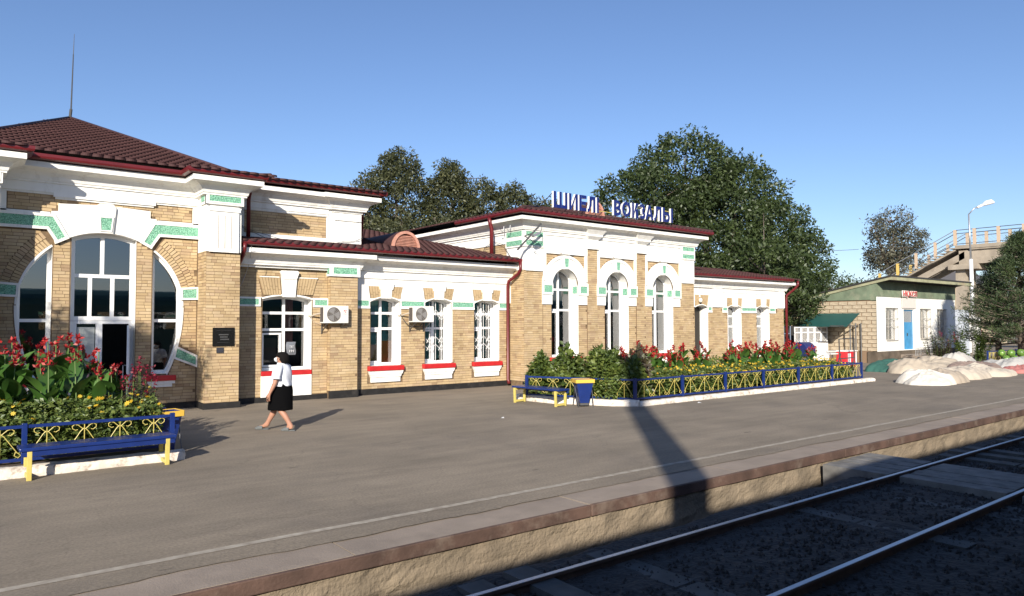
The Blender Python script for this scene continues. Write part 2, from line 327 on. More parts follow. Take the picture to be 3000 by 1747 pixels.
# worn painted safety line (slightly wavy strip)
V = []; n_ = 240
for i in range(n_+1):
    x = -10 + 80*i/n_; o_ = 0.02*noise.noise((x*0.6, 2, 0)); V += [(x, 7.10+o_, 0.004), (x, 7.20+o_+0.01*noise.noise((x*3, 0, 0)), 0.004)]
fast_mesh('platform_line', V, [(2*i, 2*i+2, 2*i+3, 2*i+1) for i in range(n_)], M['paint'], kind='structure')
# track bed: lumpy ballast sheet
nx, ny = 520, 92; xs = np.linspace(-6, 46, nx); ys = np.linspace(-2.2, 6.2, ny)
V = np.zeros((nx, ny, 3))
for i, x in enumerate(xs):
    for j, y in enumerate(ys):
        hh = -0.222 + 0.028*noise.noise((x*1.1, y*1.3, 0)) + 0.024*noise.noise((x*6, y*6, 3))
        if y > 5.5: hh -= 0.62*(y-5.5)
        V[i, j] = (x, y, hh)
V = V.reshape(-1, 3); F = [(i*ny+j, (i+1)*ny+j, (i+1)*ny+j+1, i*ny+j+1) for i in range(nx-1) for j in range(ny-1)]
fast_mesh('track_bed', V, F, M['ballast'], kind='structure')
MB().box(46, 120, -6, 6.1, -0.6, -0.34).box(-60, -6, -6, 6.1, -0.6, -0.34).build('track_bed', M['ballast'], kind='structure')
# loose stones on the bed
P = []; k = 15000
c = np.stack([nprng.uniform(0.5, 24, k), nprng.uniform(1.8, 5.3, k), np.full(k, -0.220)], 1); s_ = nprng.uniform(0.010, 0.030, k)
base = np.array([(1,0,0),(-1,0,0),(0,1,0),(0,-1,0),(0,0,1),(0,0,-1)], dtype=float)
Vv = (base[None]*nprng.uniform(0.6, 1.3, (k, 6, 1)))*s_[:, None, None] + c[:, None]
Fo = np.array([(0,2,4),(2,1,4),(1,3,4),(3,0,4),(2,0,5),(1,2,5),(3,1,5),(0,3,5)])
fast_mesh('ballast_stones', Vv.reshape(-1, 3), (Fo[None]+np.arange(k)[:, None, None]*6).reshape(-1, 3), M['ballast'], kind='stuff', label='dark oily ballast stones between the rails below the platform', cat='ballast')

def track(y0, y1, label, grp):
    t = thing('railway_track', label, 'railway track', (0, (y0+y1)/2, -0.33))
    for y in (y0, y1):
        b = MB(); X0, X1 = -60, 120
        prof = [(-0.075,-0.15),(0.075,-0.15),(0.07,-0.135),(0.012,-0.125),(0.012,-0.04),(0.036,-0.03),(0.036,-0.004),(-0.036,-0.004),(-0.036,-0.03),(-0.012,-0.04),(-0.012,-0.125),(-0.07,-0.135)]
        V = [(X0, y+p[0], TZ+p[1]) for p in prof] + [(X1, y+p[0], TZ+p[1]) for p in prof]; n = len(prof)
        b.add(V, [tuple(range(n)), tuple(range(2*n-1, n-1, -1))] + [(i, (i+1)%n, (i+1)%n+n, i+n) for i in range(n)])
        r_ = b.build('rail', M['rust'], t)
        MB().box(X0, X1, y-0.026, y+0.026, TZ-0.0035, TZ+0.001).build('rail_head', M['steel'], r_)
    proto = None
    for k in range(52):
        x = 0.9 + 0.545*k
        if 11.0 < x < 12.9: continue
        if proto is None:
            b = MB(); c_ = (y0+y1)/2
            for sgn in (-1, 1):
                b.obox((-0.14, c_+sgn*0.02, -0.36), (0.28, 0, 0), (0, sgn*1.16, 0), (0, 0, 0.138))
            o = b.build('sleeper', M['sleeper'], t); proto = o; o.location.x = x
        else: o = proto.copy(); link(o); o.location = (x, rr.uniform(-.03, .03), rr.uniform(-0.012, 0.02)); o.rotation_euler = (rr.uniform(-.012, .012), 0, rr.uniform(-.02, .02))
    return t
track(3.415, 4.965, 'railway track nearest the platform edge, two polished rails on concrete sleepers', 'tracks')
track(-2.25, -0.70, 'railway track further from the platform, under the green passenger train', 'tracks')
# plank crossing
cr_ = thing('track_crossing', 'grey timber plank crossing laid over the rails at platform edge', 'crossing', (12, 4, -0.3))
for i in range(9):
    w = 1.62/9; x0 = 11.15 + i*w
    for (ya, yb) in ((5.06, 6.08), (3.50, 4.88), (1.6, 3.33)):
        MB().box(x0, x0+w-0.012, ya, yb+rr.uniform(-.02, .02), (-0.55 if ya > 5 else -0.24), TZ-0.012+rr.uniform(-0.012, 0.006)).build('plank', M['board'], cr_)
# ================================================================== STATION
ST = thing('railway_station', 'long single-storey railway station of sandy brick with white plaster trim, mint panels and maroon roofs', 'building', (12, 22, 0))
YA, YP, YB, YQ, YC, YD, YE, YU = 19.69, 18.95, 19.65, 19.45, 19.75, 19.0, 19.75, 20.1
PL, PR = 5.04, 5.88                      # right corner pier of the entrance pavilion
XC = 2.90                                # axis of the pavilion
ALP, ALR = 2*XC-PR, 2*XC-PL              # left corner pier
BRICKS = []                              # (corner, u, v, n, w, h, d)
def brick(P0, u, v, n, w, h, d): BRICKS.append((Vector(P0), Vector(u), Vector(v), Vector(n), w, h, d))
CH, BL = 0.0775, 0.262
def lay(O, U, Nn, u0, u1, z0, z1, allow, seed=0, dz=0.0):
    """brick courses on the vertical plane through O (x,y) along U with outward normal Nn; allow(u, z) -> bool array"""
    g = random.Random(seed+5); O = Vector((O[0], O[1], 0)); U = Vector((U[0], U[1], 0)); Nn = Vector((Nn[0], Nn[1], 0)); Z = Vector((0, 0, 1))
    nc = int(round((z1-z0)/CH)); ch = (z1-z0)/max(nc, 1)
    for c in range(nc):
        za = z0 + c*ch; zc = za+ch/2
        us = np.arange(u0, u1+1e-6, 0.012); ok = allow(us, zc)
        i = 0
        while i < len(us):
            if not ok[i]: i += 1; continue
            j = i
            while j+1 < len(us) and ok[j+1]: j += 1
            a, b_ = us[i], us[j]; i = j+1
            if b_-a < 0.05: continue
            x = a; first = True
            off = (0.5*BL if c % 2 else 0.0)
            k = math.floor((a+off)/BL)
            nxt = a+g.uniform(0.06, 0.27)
            while x < b_-0.02:
                e = min(nxt, b_)
                if b_ - e < 0.06: e = b_
                if e-x > 0.07 or x == a:
                    # now and then a header instead of a stretcher
                    if e-x > 0.24 and g.random() < 0.14:
                        m_ = x+(e-x)*0.5
                        for (p, q) in ((x, m_), (m_, e)):
                            brick(O+U*(p+0.0035)+Z*(za+0.004+g.uniform(-.001, .001)), U, Z, Nn, q-p-0.008, ch-0.0105, 0.006+g.uniform(0, 0.003))
                    else:
                        brick(O+U*(x+0.0035)+Z*(za+0.004+g.uniform(-.0015, .0015)), U, Z, Nn, e-x-0.008, ch-0.0105, 0.006+g.uniform(0, 0.003))
                x = e; nxt = e + g.choice((0.262, 0.258, 0.25, 0.262, 0.24, 0.20))
    return
def inr(x, a, b): return (x > a) & (x < b)
WALL = MB(); TRIM = MB(); GREEN = MB()
def plate(poly, yf, yb, mb=None): (mb or TRIM).prism_y(poly, yf, yb)
def rect(x0, x1, z0, z1): return [(x0, z0), (x1, z0), (x1, z1), (x0, z1)]
def green_panel(poly, y, fr=0.045, frame=True, parent=None, lift=0.03):
    """white frame with a recessed rough mint infill"""
    cx = sum(p[0] for p in poly)/len(poly); cz = sum(p[1] for p in poly)/len(poly)
    out = []
    n = len(poly); A = sum(poly[i][0]*poly[(i+1)%n][1]-poly[(i+1)%n][0]*poly[i][1] for i in range(n))
    if A < 0: poly = poly[::-1]
    for i in range(n):
        p0, p1, p2 = Vector(poly[i-1]), Vector(poly[i]), Vector(poly[(i+1) % n])
        d1 = (p1-p0).normalized(); d2 = (p2-p1).normalized(); n1 = Vector((d1.y, -d1.x)); n2 = Vector((d2.y, -d2.x))
        m_ = (n1+n2); m_ = m_/max(m_.length_squared, 1e-6)*2; out.append((p1.x+m_.x*fr, p1.y+m_.y*fr))
    b = MB(); b.prism_y(poly, y-lift+0.012, y+0.004); b.build('mint_panel', M['green'], parent or ST)
    if frame:
        V = [(p[0], y-lift, p[1]) for p in poly] + [(p[0], y-lift, p[1]) for p in out] + [(p[0], y+0.01, p[1]) for p in out] + [(p[0], y, p[1]) for p in poly]
        F = []
        for i in range(n):
            j = (i+1) % n; F += [(i, i+n, j+n, j), (i+n, i+2*n, j+2*n, j+n), (i+3*n, i, j, j+3*n)]
        TRIM.add(V, F)
def wall_front(x0, x1, z0, z1, y, ops, deep, wmb=None, rmb=None, back=True):
    """backing wall with arched openings: ops = list of (xl, xr, bottom(x), top(x)); reveals go back by deep"""
    wmb = wmb or WALL; rmb = rmb or TRIM
    ops = sorted(ops, key=lambda o: o[0]); x = x0
    def quad(a, b_, za, zb, zc, zd):   # a/b x; za,zb lower at a,b ; zc,zd upper at a,b
        wmb.add([(a, y, za), (b_, y, zb), (b_, y, zd), (a, y, zc)], [(0, 1, 2, 3)])
    for (xl, xr, bo, to) in ops:
        if xl > x: quad(x, xl, z0, z0, z1, z1)
        n = 20; X = [xl+(xr-xl)*i/n for i in range(n+1)]
        for i in range(n):
            a, b_ = X[i], X[i+1]
            if max(bo(a), bo(b_)) > z0+1e-4: quad(a, b_, z0, z0, bo(a), bo(b_))
            quad(a, b_, to(a), to(b_), z1, z1)
            rmb.add([(a, y, to(a)), (b_, y, to(b_)), (b_, y+deep, to(b_)), (a, y+deep, to(a))], [(0, 1, 2, 3)])
            rmb.add([(a, y, bo(a)), (b_, y, bo(b_)), (b_, y+deep, bo(b_)), (a, y+deep, bo(a))], [(3, 2, 1, 0)])
        for xx, fl in ((xl, 0), (xr, 1)):
            q = [(xx, y, bo(xx)), (xx, y+deep, bo(xx)), (xx, y+deep, to(xx)), (xx, y, to(xx))]
            rmb.add(q, [(0, 1, 2, 3) if not fl else (3, 2, 1, 0)])
        x = xr
    if x < x1: quad(x, x1, z0, z0, z1, z1)
def seg_arch(xl, xr, spring, rise):
    w = (xr-xl)/2; c = (xl+xr)/2; r_ = (w*w+rise*rise)/(2*rise); cz = spring+rise-r_
    return lambda x: cz+math.sqrt(max(r_*r_-(x-c)**2, 0))
def const(v): return lambda x: v
def make_window(name, xl, xr, bo, to, y, xsplit, zsplit, fw=0.075, mw=0.075, depth=0.07, label=None, skip=None):
    """frame follows the opening; xsplit(row) gives the mullions of each row; zsplit transom heights"""
    b = MB(); n = 18; X = [xl+(xr-xl)*i/n for i in range(n+1)]
    for i in range(n):
        a, c = X[i], X[i+1]
        b.add([(a, y, to(a)-fw), (c, y, to(c)-fw), (c, y, to(c)+0.01), (a, y, to(a)+0.01), (a, y+depth, to(a)-fw), (c, y+depth, to(c)-fw)], [(0, 1, 2, 3), (0, 4, 5, 1)])
        b.add([(a, y, bo(a)-0.01), (c, y, bo(c)-0.01), (c, y, bo(c)+fw), (a, y, bo(a)+fw), (a, y+depth, bo(a)+fw), (c, y+depth, bo(c)+fw)], [(0, 1, 2, 3), (3, 2, 5, 4)])
    for (a, c) in ((xl, xl+fw), (xr-fw, xr)):
        b.prism_y([(a, bo(a)+0.002), (c, bo(c)+0.002), (c, to(c)-0.002), (a, to(a)-0.002)], y-0.002, y+depth)
    zs_ = [None]+list(zsplit)+[None]
    for z in zsplit: b.box(xl+fw, xr-fw, y-0.001, y+depth, z-mw/2, z+mw/2)
    panes = []
    for r_ in range(len(zs_)-1):
        lo, hi = zs_[r_], zs_[r_+1]; sp = xsplit[r_] if r_ < len(xsplit) else []
        for s_ in sp:
            za = (bo(s_)+fw) if lo is None else lo+mw/2; zb = (to(s_)-fw) if hi is None else hi-mw/2
            if zb > za: b.box(s_-mw/2, s_+mw/2, y-0.003, y+depth, za, zb)
        xs_ = [xl+fw]+[v for s_ in sp for v in (s_-mw/2, s_+mw/2)]+[xr-fw]
        for k in range(0, len(xs_), 2): panes.append((xs_[k], xs_[k+1], lo, hi))
    w = b.build(name, M['pvc'], ST, label=label)
    for (a, c, lo, hi) in panes:
        m_ = 8; xs_ = [a+(c-a)*i/m_ for i in range(m_+1)]
        top = [(x, (to(x)-fw) if hi is None else min(hi-mw/2, to(x)-fw)) for x in xs_]; bot = [(x, (bo(x)+fw) if lo is None else lo+mw/2) for x in xs_]
        if max(t[1]-q[1] for t, q in zip(top, bot)) < 0.05: continue
        top = [(t[0], max(t[1], q[1]+0.002)) for t, q in zip(top, bot)]
        V = [(p[0], y+depth*0.45, p[1]) for p in bot]+[(p[0], y+depth*0.45, p[1]) for p in top]
        pb = MB(); pb.add(V, [(i, i+1, i+2+m_, i+1+m_) for i in range(m_)]); pb.build('pane', M['glass'], w)
    return w
def sweep(mb, path, prof, closed=False, mi=0):
    """path = wall line (x,y), outward normal to the right hand side of travel; prof = [(out, z)]"""
    n = len(path); P = [Vector(p) for p in path]; V = []
    for i in range(n):
        a = P[i]-P[i-1] if i > 0 else P[1]-P[0]; c = P[i+1]-P[i] if i < n-1 else P[i]-P[i-1]
        a.normalize(); c.normalize(); n1 = Vector((a.y, -a.x)); n2 = Vector((c.y, -c.x)); m_ = n1+n2; m_ = m_*2/max(m_.length_squared, 1e-6)
        for (o_, z) in prof: V.append((P[i].x+m_.x*o_, P[i].y+m_.y*o_, z))
    k = len(prof)
    F = [(i*k+j, (i+1)*k+j, (i+1)*k+j+1, i*k+j+1) for i in range(n-1) for j in range(k-1)]
    F += [tuple(range(k)), tuple((n-1)*k+j for j in range(k-1, -1, -1))]
    mb.add(V, F, mi)
def cornice(path, z, name='cornice', drop=0.0):
    """z = bottom of the fascia"""
    b = MB(); sweep(b, path, [(0.0, z-0.36-drop), (0.035, z-0.36-drop), (0.035, z-0.325-drop), (0.07, z-0.30-drop), (0.12, z-0.29-drop), (0.12, z-0.255-drop), (0.14, z-0.24), (0.17, z-0.15), (0.235, z-0.075), (0.34, z-0.03), (0.40, z-0.02), (0.45, z), (0.45, z+0.125), (0.0, z+0.16)])
    b.build(name, M['white'], ST)
def gutter(path, z, name='gutter', out=0.47):
    b = MB(); sweep(b, path, [(out-0.02, z+0.10), (out-0.02, z+0.015), (out+0.01, z-0.02), (out+0.075, z-0.03), (out+0.125, z-0.005), (out+0.14, z+0.04), (out+0.14, z+0.105), (out+0.128, z+0.105), (out+0.125, z+0.05), (out+0.11, z+0.01), (out+0.03, z+0.0), (out, z+0.03), (out, z+0.10)])
    return b.build(name, M['gutter'], ST)

# ---------------------------------------------------------------- pavilion A: the great round-headed opening
RO = 1.76; ZC = 2.60; EB = 2.87
def a_top(x): return ZC+math.sqrt(max(RO*RO-(x-XC)**2, 0.0))
def a_bot(x):
    q = min(1.0, abs(x-XC)/RO); z = ZC-EB*math.sqrt(max(0, 1-q*q)); return max(0.90, z)
XPL0, XPL1, XPR0, XPR1 = 1.82, 2.20, 3.58, 3.96
opsA = [(XC-RO+0.004, XPL0, a_bot, a_top), (XPL1, XPR0, const(0.0), a_top), (XPR1, XC+RO-0.004, a_bot, a_top)]
wall_front(ALR, PL, 0.0, 5.75, YA, opsA, 0.30)
# entrance pier brick faces, arch ring and field
def ringzone(x, z):
    r_ = np.hypot(x-XC, z-ZC); return (r_ < 2.13)
def in_open(x, z):
    r_ = np.hypot(x-XC, z-ZC); up = (z >= ZC) & (r_ < RO+0.03); low = (z < ZC) & (np.abs(x-XC) < RO*np.sqrt(np.maximum(0, 1-((ZC-z)/EB)**2))+0.05) & (z > 0.84)
    return up | low
def diag(x): return np.abs(x-XC)
def allowA(x, z):
    d = diag(x); piers = inr(x, XPL0+.012, XPL1-.012) | inr(x, XPR0+.012, XPR1-.012)
    o = in_open(x, z) if z > 0.84 else np.zeros_like(x, bool)
    if z < 0.84: o = inr(d, -1, 0.70)
    ok = ~o
    ok &= ~((d < 1.70) & (d > 0.9) & (z < 0.86) & (z > 0.56) & (x > 0))*np.ones_like(ok) if False else np.ones_like(ok)
    if z > ZC+0.15: ok &= ~ringzone(x, z)
    if z > 4.30: ok &= ~(d > 0) | (z > 4.75)
    if 4.75 < z: ok &= inr(d, -1, 1.97) & (z < 5.17)
    if 4.75 < z < 4.86: ok &= d > 1.10
    if 4.86 <= z < 5.0: ok &= d > 0.95
    if 2.76 < z < 3.1: ok &= ~(d > 1.68)
    if 1.05 < z < 1.62: ok &= ~((d > 1.55) & (z > 1.33-(d-1.6)*0.55-0.06) & (z < 1.62-(d-1.6)*0.55+0.06))
    ok &= d < 2.12
    return ok | (piers & (z < a_top(XPL1)-0.08) & (np.hypot(x-XC, z-ZC) < RO-0.03))
lay((0, YA), (1, 0), (0, -1), ALR, PL, 0.16, 5.17, allowA, 1)
# radial ring of bricks
for sgn in (1, -1):
    a = 12.5
    while a < 49.5:
        for k, (r0, r1) in enumerate(((RO+0.035, RO+0.205), (RO+0.21, RO+0.375))):
            da = 2.05; aa = a+(0.0 if k == 0 else 0.9)
            th = R(aa if sgn > 0 else 180-aa); th2 = R(aa+da if sgn > 0 else 180-aa-da)
            e_r = Vector((math.cos((th+th2)/2), 0, math.sin((th+th2)/2))); e_t = Vector((-math.sin((th+th2)/2), 0, math.cos((th+th2)/2)))
            w = abs(th2-th)*(r0+r1)/2-0.008
            brick(Vector((XC, YA, ZC))+e_r*r0-e_t*w/2, e_t, e_r, (0, -1, 0), w, r1-r0-0.008, 0.012+rnd.uniform(0, .003))
        a += 2.3
# white hood over the arch, stepped
hood = [(XC+0.98, 4.80)] + [(XC+0.98, 4.98), (XC+0.20, 5.02), (XC+0.13, 5.05), (XC-0.13, 5.05), (XC-0.20, 5.02), (XC-0.98, 4.98), (XC-0.98, 4.80), (XC-1.12, 4.79), (XC-1.12, 4.62)]
arc_pts = [(XC+RO*math.cos(R(t)), ZC+RO*math.sin(R(t))) for t in np.linspace(180-54, 54, 25)]
plate([(XC+1.12, 4.62), (XC+1.12, 4.79)]+hood+[(XC-1.16, 4.55)]+arc_pts+[(XC+1.16, 4.55)], YA-0.045, YA+0.01)
# mint bands with their diagonal returns
for s_ in (1, -1):
    pp = [(1.09, 4.655), (2.11, 4.655), (2.11, 4.42), (1.17, 4.42), (0.985, 4.12), (0.84, 4.20)]
    green_panel([(XC+s_*p[0], p[1]) for p in pp], YA-0.03, 0.065, lift=0.05)
    pp = [(1.76, 3.035), (2.10, 3.06), (2.10, 2.83), (1.77, 2.82)]
    green_panel([(XC+s_*p[0], p[1]) for p in pp], YA-0.01, 0.05, lift=0.05)
    pp = [(1.65, 1.53), (2.10, 1.30), (2.10, 1.10), (1.61, 1.31)]
    green_panel([(XC+s_*p[0], p[1]) for p in pp], YA-0.01, 0.05, lift=0.05)
    # white border round the brick field and frieze above it
    plate(rect(*sorted((XC+s_*1.98, XC+s_*2.14)), 4.73, 5.20), YA-0.04, YA+0.01)
    plate(rect(*sorted((XC+s_*1.14, XC+s_*2.14)), 4.715, 4.765), YA-0.04, YA+0.01)
    # white rim of the opening
    rim = [(XC+s_*(RO+0.03)*math.cos(R(t)), ZC+(RO+0.03)*math.sin(R(t))) for t in np.linspace(0, 52, 18)]
    rin = [(XC+s_*(RO-0.02)*math.cos(R(t)), ZC+(RO-0.02)*math.sin(R(t))) for t in np.linspace(52, 0, 18)]
    low_o = [(XC+s_*(RO+0.035)*math.sqrt(max(0, 1-((ZC-z)/EB)**2)), z) for z in np.linspace(0.86, 2.58, 14)]
    low_i = [(XC+s_*(RO-0.02)*math.sqrt(max(0, 1-((ZC-z)/EB)**2)), z) for z in np.linspace(2.58, 0.90, 14)]
    plate(rim+rin, YA-0.012, YA+0.01); plate(low_o+low_i, YA-0.012, YA+0.01)
# keystone with its mint infill
plate([(XC-0.17, 4.35), (XC+0.15, 4.35), (XC+0.21, 4.97), (XC+0.15, 5.06), (XC-0.15, 5.06), (XC-0.21, 4.97)], YA-0.10, YA)
green_panel([(XC-0.105, 4.42), (XC+0.095, 4.42), (XC+0.125, 4.72), (XC-0.125, 4.72)], YA-0.075, 0.03, lift=0.05)
# frieze in three steps
plate([(ALR, 5.17), (XC-1.05, 5.17), (XC-1.05, 5.08), (XC+1.05, 5.08), (XC+1.05, 5.17), (PL, 5.17), (PL, 5.76), (ALR, 5.76)], YA-0.05, YA+0.02)
plate([(ALR, 5.215), (XC-1.09, 5.215), (XC-1.09, 5.125), (XC+1.09, 5.125), (XC+1.09, 5.215), (PL, 5.215), (PL, 5.76), (ALR, 5.76)], YA-0.085, YA-0.045)
# sills of the side lights
for s_ in (1, -1):
    xs_ = sorted((XC+s_*0.95, XC+s_*1.62))
    MB().box(xs_[0], xs_[1], YA-0.13, YA+0.05, 0.725, 0.86).build('sill', M['red_sill'], ST, bevel=0.02)
    plate(rect(xs_[0]+0.02, xs_[1]-0.02, 0.65, 0.722), YA-0.09, YA); plate(rect(xs_[0]+0.06, xs_[1]-0.08, 0.57, 0.65), YA-0.06, YA)
# corner piers
def corner_pier(x0, x1, yf, yb, left_open=True):
    WALL.box(x0, x1, yf, yb+0.02, 0, 5.7)
    lay((0, yf), (1, 0), (0, -1), x0, x1, 0.16, 3.95, lambda x, z: np.ones_like(x, bool), 7)
    if left_open: lay((x0, 0), (0, 1), (-1, 0), yf, yb, 0.16, 4.36, lambda x, z: np.ones_like(x, bool), 8)
    plate(rect(x0-0.012, x1+0.012, 4.0, 5.74), yf-0.02, yb+0.02)
    TRIM.box(x0-0.018, x0+0.02, yf-0.018, yb+0.02, 4.36, 5.74)
    plate(rect(x0+0.06, x1-0.06, 3.985, 5.16), yf-0.07, yf-0.018); plate(rect(x0+0.03, x1-0.03, 5.03, 5.14), yf-0.095, yf-0.065)
    for gx in (0.27, 0.43, 0.59): WALL.box(x0+gx-0.006, x0+gx+0.006, yf-0.0715, yf-0.06, 4.08, 4.93)
    plate(rect(x0-0.05, x1+0.05, 5.20, 5.56), yf-0.10, yf-0.018)
    TRIM.box(x0-0.05, x0+0.02, yf-0.0985, yf+0.40, 5.20, 5.56)
    green_panel([(x0+0.03, 5.27), (x1-0.02, 5.27), (x1-0.02, 5.50), (x0+0.03, 5.50)], yf-0.085, 0.03, lift=0.03)
    g = MB(); g.box(x0-0.062, x0-0.045, yf+0.03, yf+0.32, 5.27, 5.50); g.build('mint_panel', M['green'], ST)
corner_pier(PL, PR, YP, YA); corner_pier(ALP, ALR, YP, YA)
# joinery of the entrance
make_window('side_light', XC-RO, XPL0, a_bot, a_top, YA+0.2, [[], []], [2.24], fw=0.085)
make_window('side_light', XPR1, XC+RO, a_bot, a_top, YA+0.2, [[], []], [2.24], fw=0.085)
make_window('fanlight', XPL1, XPR0, const(2.24), a_top, YA+0.2, [[2.62, 3.10], [2.87]], [3.32], fw=0.10, mw=0.085)
# doorway: fixed left leaf, open right leaf
dl = MB(); dy = YA+0.2
dl.box(XPL1, XPL1+0.10, dy, dy+0.07, 0, 2.24).box(XPR0-0.10, XPR0, dy, dy+0.07, 0, 2.24).box(2.82, 2.90, dy-0.002, dy+0.07, 0, 2.16).box(XPL1+0.1, XPR0-0.1, dy, dy+0.07, 2.16, 2.238)
dl.box(XPL1+0.102, 2.818, dy+0.01, dy+0.06, 0, 0.55)
dl.box(XPL1+0.102, XPL1+0.16, dy+0.01, dy+0.06, 0.55, 2.158).box(2.76, 2.818, dy+0.01, dy+0.06, 0.55, 2.158)
dr = dl.build('door', M['pvc'], ST)
MB().box(XPL1+0.16, 2.76, dy+0.03, dy+0.036, 0.55, 2.158).build('pane', M['glass'], dr)
MB().prism_y([(2.37, 1.28), (2.43, 1.28), (2.43, 1.12), (2.69, 1.12), (2.69, 1.28), (2.74, 1.28), (2.74, 2.08), (2.37, 2.08)], dy+0.02, dy+0.028).build('paper_notice', mat('grey_notice_paper', (0.42, 0.44, 0.42), 0.9), dr)
MB().add([(2.55+0.12*math.cos(R(t)), dy+0.018, 0.98+0.12*math.sin(R(t))) for t in range(0, 360, 20)], [tuple(range(17, -1, -1))]).build('round_sticker', mat('pale_pink_sticker', (0.5, 0.28, 0.28), 0.7), dr)
leaf = MB(); hx, hy = XPR0-0.11, dy-0.01; ux, uy = -0.22, -0.975; Lw = 0.62
def lf(a, b_, z0, z1, t=0.05): leaf.obox((hx+ux*a, hy+uy*a, z0), (ux*(b_-a), uy*(b_-a), 0), (uy*-t, ux*t, 0), (0, 0, z1-z0))
lf(0, Lw, 0.03, 0.6); lf(0, 0.07, 0.6, 2.12); lf(Lw-0.07, Lw, 0.6, 2.12); lf(0.07, Lw-0.07, 2.04, 2.12)
lo_ = leaf.build('open_door_leaf', M['pvc'], ST)
MB().obox((hx+ux*0.07, hy+uy*0.07, 0.6), (ux*(Lw-0.14), uy*(Lw-0.14), 0), (0.006, -0.002, 0), (0, 0, 1.44)).build('pane', M['glassd'], lo_)
hb = MB(); px_, py_ = hx+ux*(Lw-0.05), hy+uy*(Lw-0.05)
hb.tube([(px_, py_, 0.78), (px_-0.08, py_-0.02, 0.78), (px_-0.08, py_-0.02, 1.16), (px_, py_, 1.16)], 0.012, 6); hb.build('pull_handle', M['galv'], lo_)

# ---------------------------------------------------------------- bay B with the ticket window, pier Q
wB = (6.71, 8.12); tB = seg_arch(wB[0], wB[1], 2.84, 0.10)
wall_front(PR, 8.62, 0, 4.05, YB, [(wB[0], wB[1], const(0.85), tB)], 0.36)
def allowB(x, z):
    ok = ~(inr(x, wB[0]-.02, wB[1]+.02) & (z < 2.95)); 
    if 2.92 < z < 3.45: ok &= ~(inr(x, 6.71-(z-2.92)*0.24, 8.12+(z-2.92)*0.27))
    if 2.60 < z < 2.90: ok &= inr(x, 6.6, 8.15) 
    ok &= ~(inr(x, 7.20, 7.66) & (z < 3.62) & (z > 2.9)); return ok
lay((0, YB), (1, 0), (0, -1), PR, 8.60, 0.16, 3.80, allowB, 11)
plate([(wB[0]-0.03, 0.14), (wB[1]+0.0, 0.14), (wB[1], 0.72), (wB[0]-0.03, 0.72)], YB-0.03, YB)
MB().box(wB[0]-0.02, wB[1], YB-0.045, YB+0.20, 0.72, 0.85).build('sill', M['red_sill'], ST, bevel=0.01)
def vouss(x0b, x1b, x0t, x1t, zb, zt, y, n):
    for i in range(n):
        a, b_ = i/n, (i+1)/n; z_ = [0, 0.5, 1] if i % 2 else [0, 0.32, 1]
        for k in range(2):
            za, zc = z_[k], z_[k+1]
            def P(f, g): return (x0b+(x1b-x0b)*f)*(1-g)+(x0t+(x1t-x0t)*f)*g
            g_ = 0.006
            VOUS.prism_y([(P(a, za)+g_, zb+(zt-zb)*za+0.004), (P(b_, za)-g_, zb+(zt-zb)*za+0.004), (P(b_, zc)-g_, zb+(zt-zb)*zc-0.004), (P(a, zc)+g_, zb+(zt-zb)*zc-0.004)], y-0.035-rnd.uniform(0, .004), y)
            VT.extend([rnd.random()]*6)
VOUS = MB(); VT = []
vouss(6.73, 7.22, 6.60, 7.18, 2.95, 3.44, YB, 7); vouss(7.63, 8.14, 7.68, 8.27, 2.97, 3.44, YB, 7)
plate([(7.26, 2.90), (7.60, 2.90), (7.66, 3.61), (7.20, 3.61)], YB-0.10, YB); plate([(7.24, 3.40), (7.63, 3.40), (7.70, 3.60), (7.66, 3.64), (7.20, 3.64), (7.16, 3.60)], YB-0.12, YB-0.05)
plate([(6.62, 3.44), (7.16, 3.44), (7.16, 3.465), (6.60, 3.465)], YB-0.045, YB); plate([(7.70, 3.44), (8.27, 3.44), (8.29, 3.465), (7.70, 3.465)], YB-0.045, YB)
plate([(wB[0]-.01, 2.84)]+[(x, tB(x)+0.0) for x in np.linspace(wB[0], wB[1], 14)]+[(wB[1]+.01, 2.84)]+[(wB[1]+.05, 2.90)]+[(x, tB(x)+0.045) for x in np.linspace(wB[1], wB[0], 14)]+[(wB[0]-.05, 2.9)], YB-0.03, YB)
for (a, b_) in ((PR+0.02, 6.60), (8.20, 8.58)):
    green_panel([(a, 2.68), (b_, 2.68), (b_, 2.84), (a, 2.84)], YB-0.01, 0.05, lift=0.035)
# pier Q
WALL.box(8.60, 9.46, YQ, YB+0.3, 0, 4.05)
lay((0, YQ), (1, 0), (0, -1), 8.60, 9.46, 0.22, 3.50, lambda x, z: np.ones_like(x, bool), 12)
lay((8.60, 0), (0, 1), (-1, 0), YQ+0.001, YB, 0.22, 3.50, lambda x, z: np.ones_like(x, bool), 14)
plate(rect(8.56, 9.51, 3.53, 3.86), YQ-0.05, YQ+0.25); green_panel([(8.66, 3.60), (9.41, 3.60), (9.41, 3.79), (8.66, 3.79)], YQ-0.035, 0.04, lift=0.03)
g = MB(); g.box(8.545, 8.562, YQ-0.02, YQ+0.12, 3.6, 3.79); g.build('mint_panel', M['green'], ST)
make_window('window', wB[0], wB[1], const(0.85), tB, YB+0.34, [[7.43], [7.43], [7.43]], [1.99, 2.46], fw=0.08)
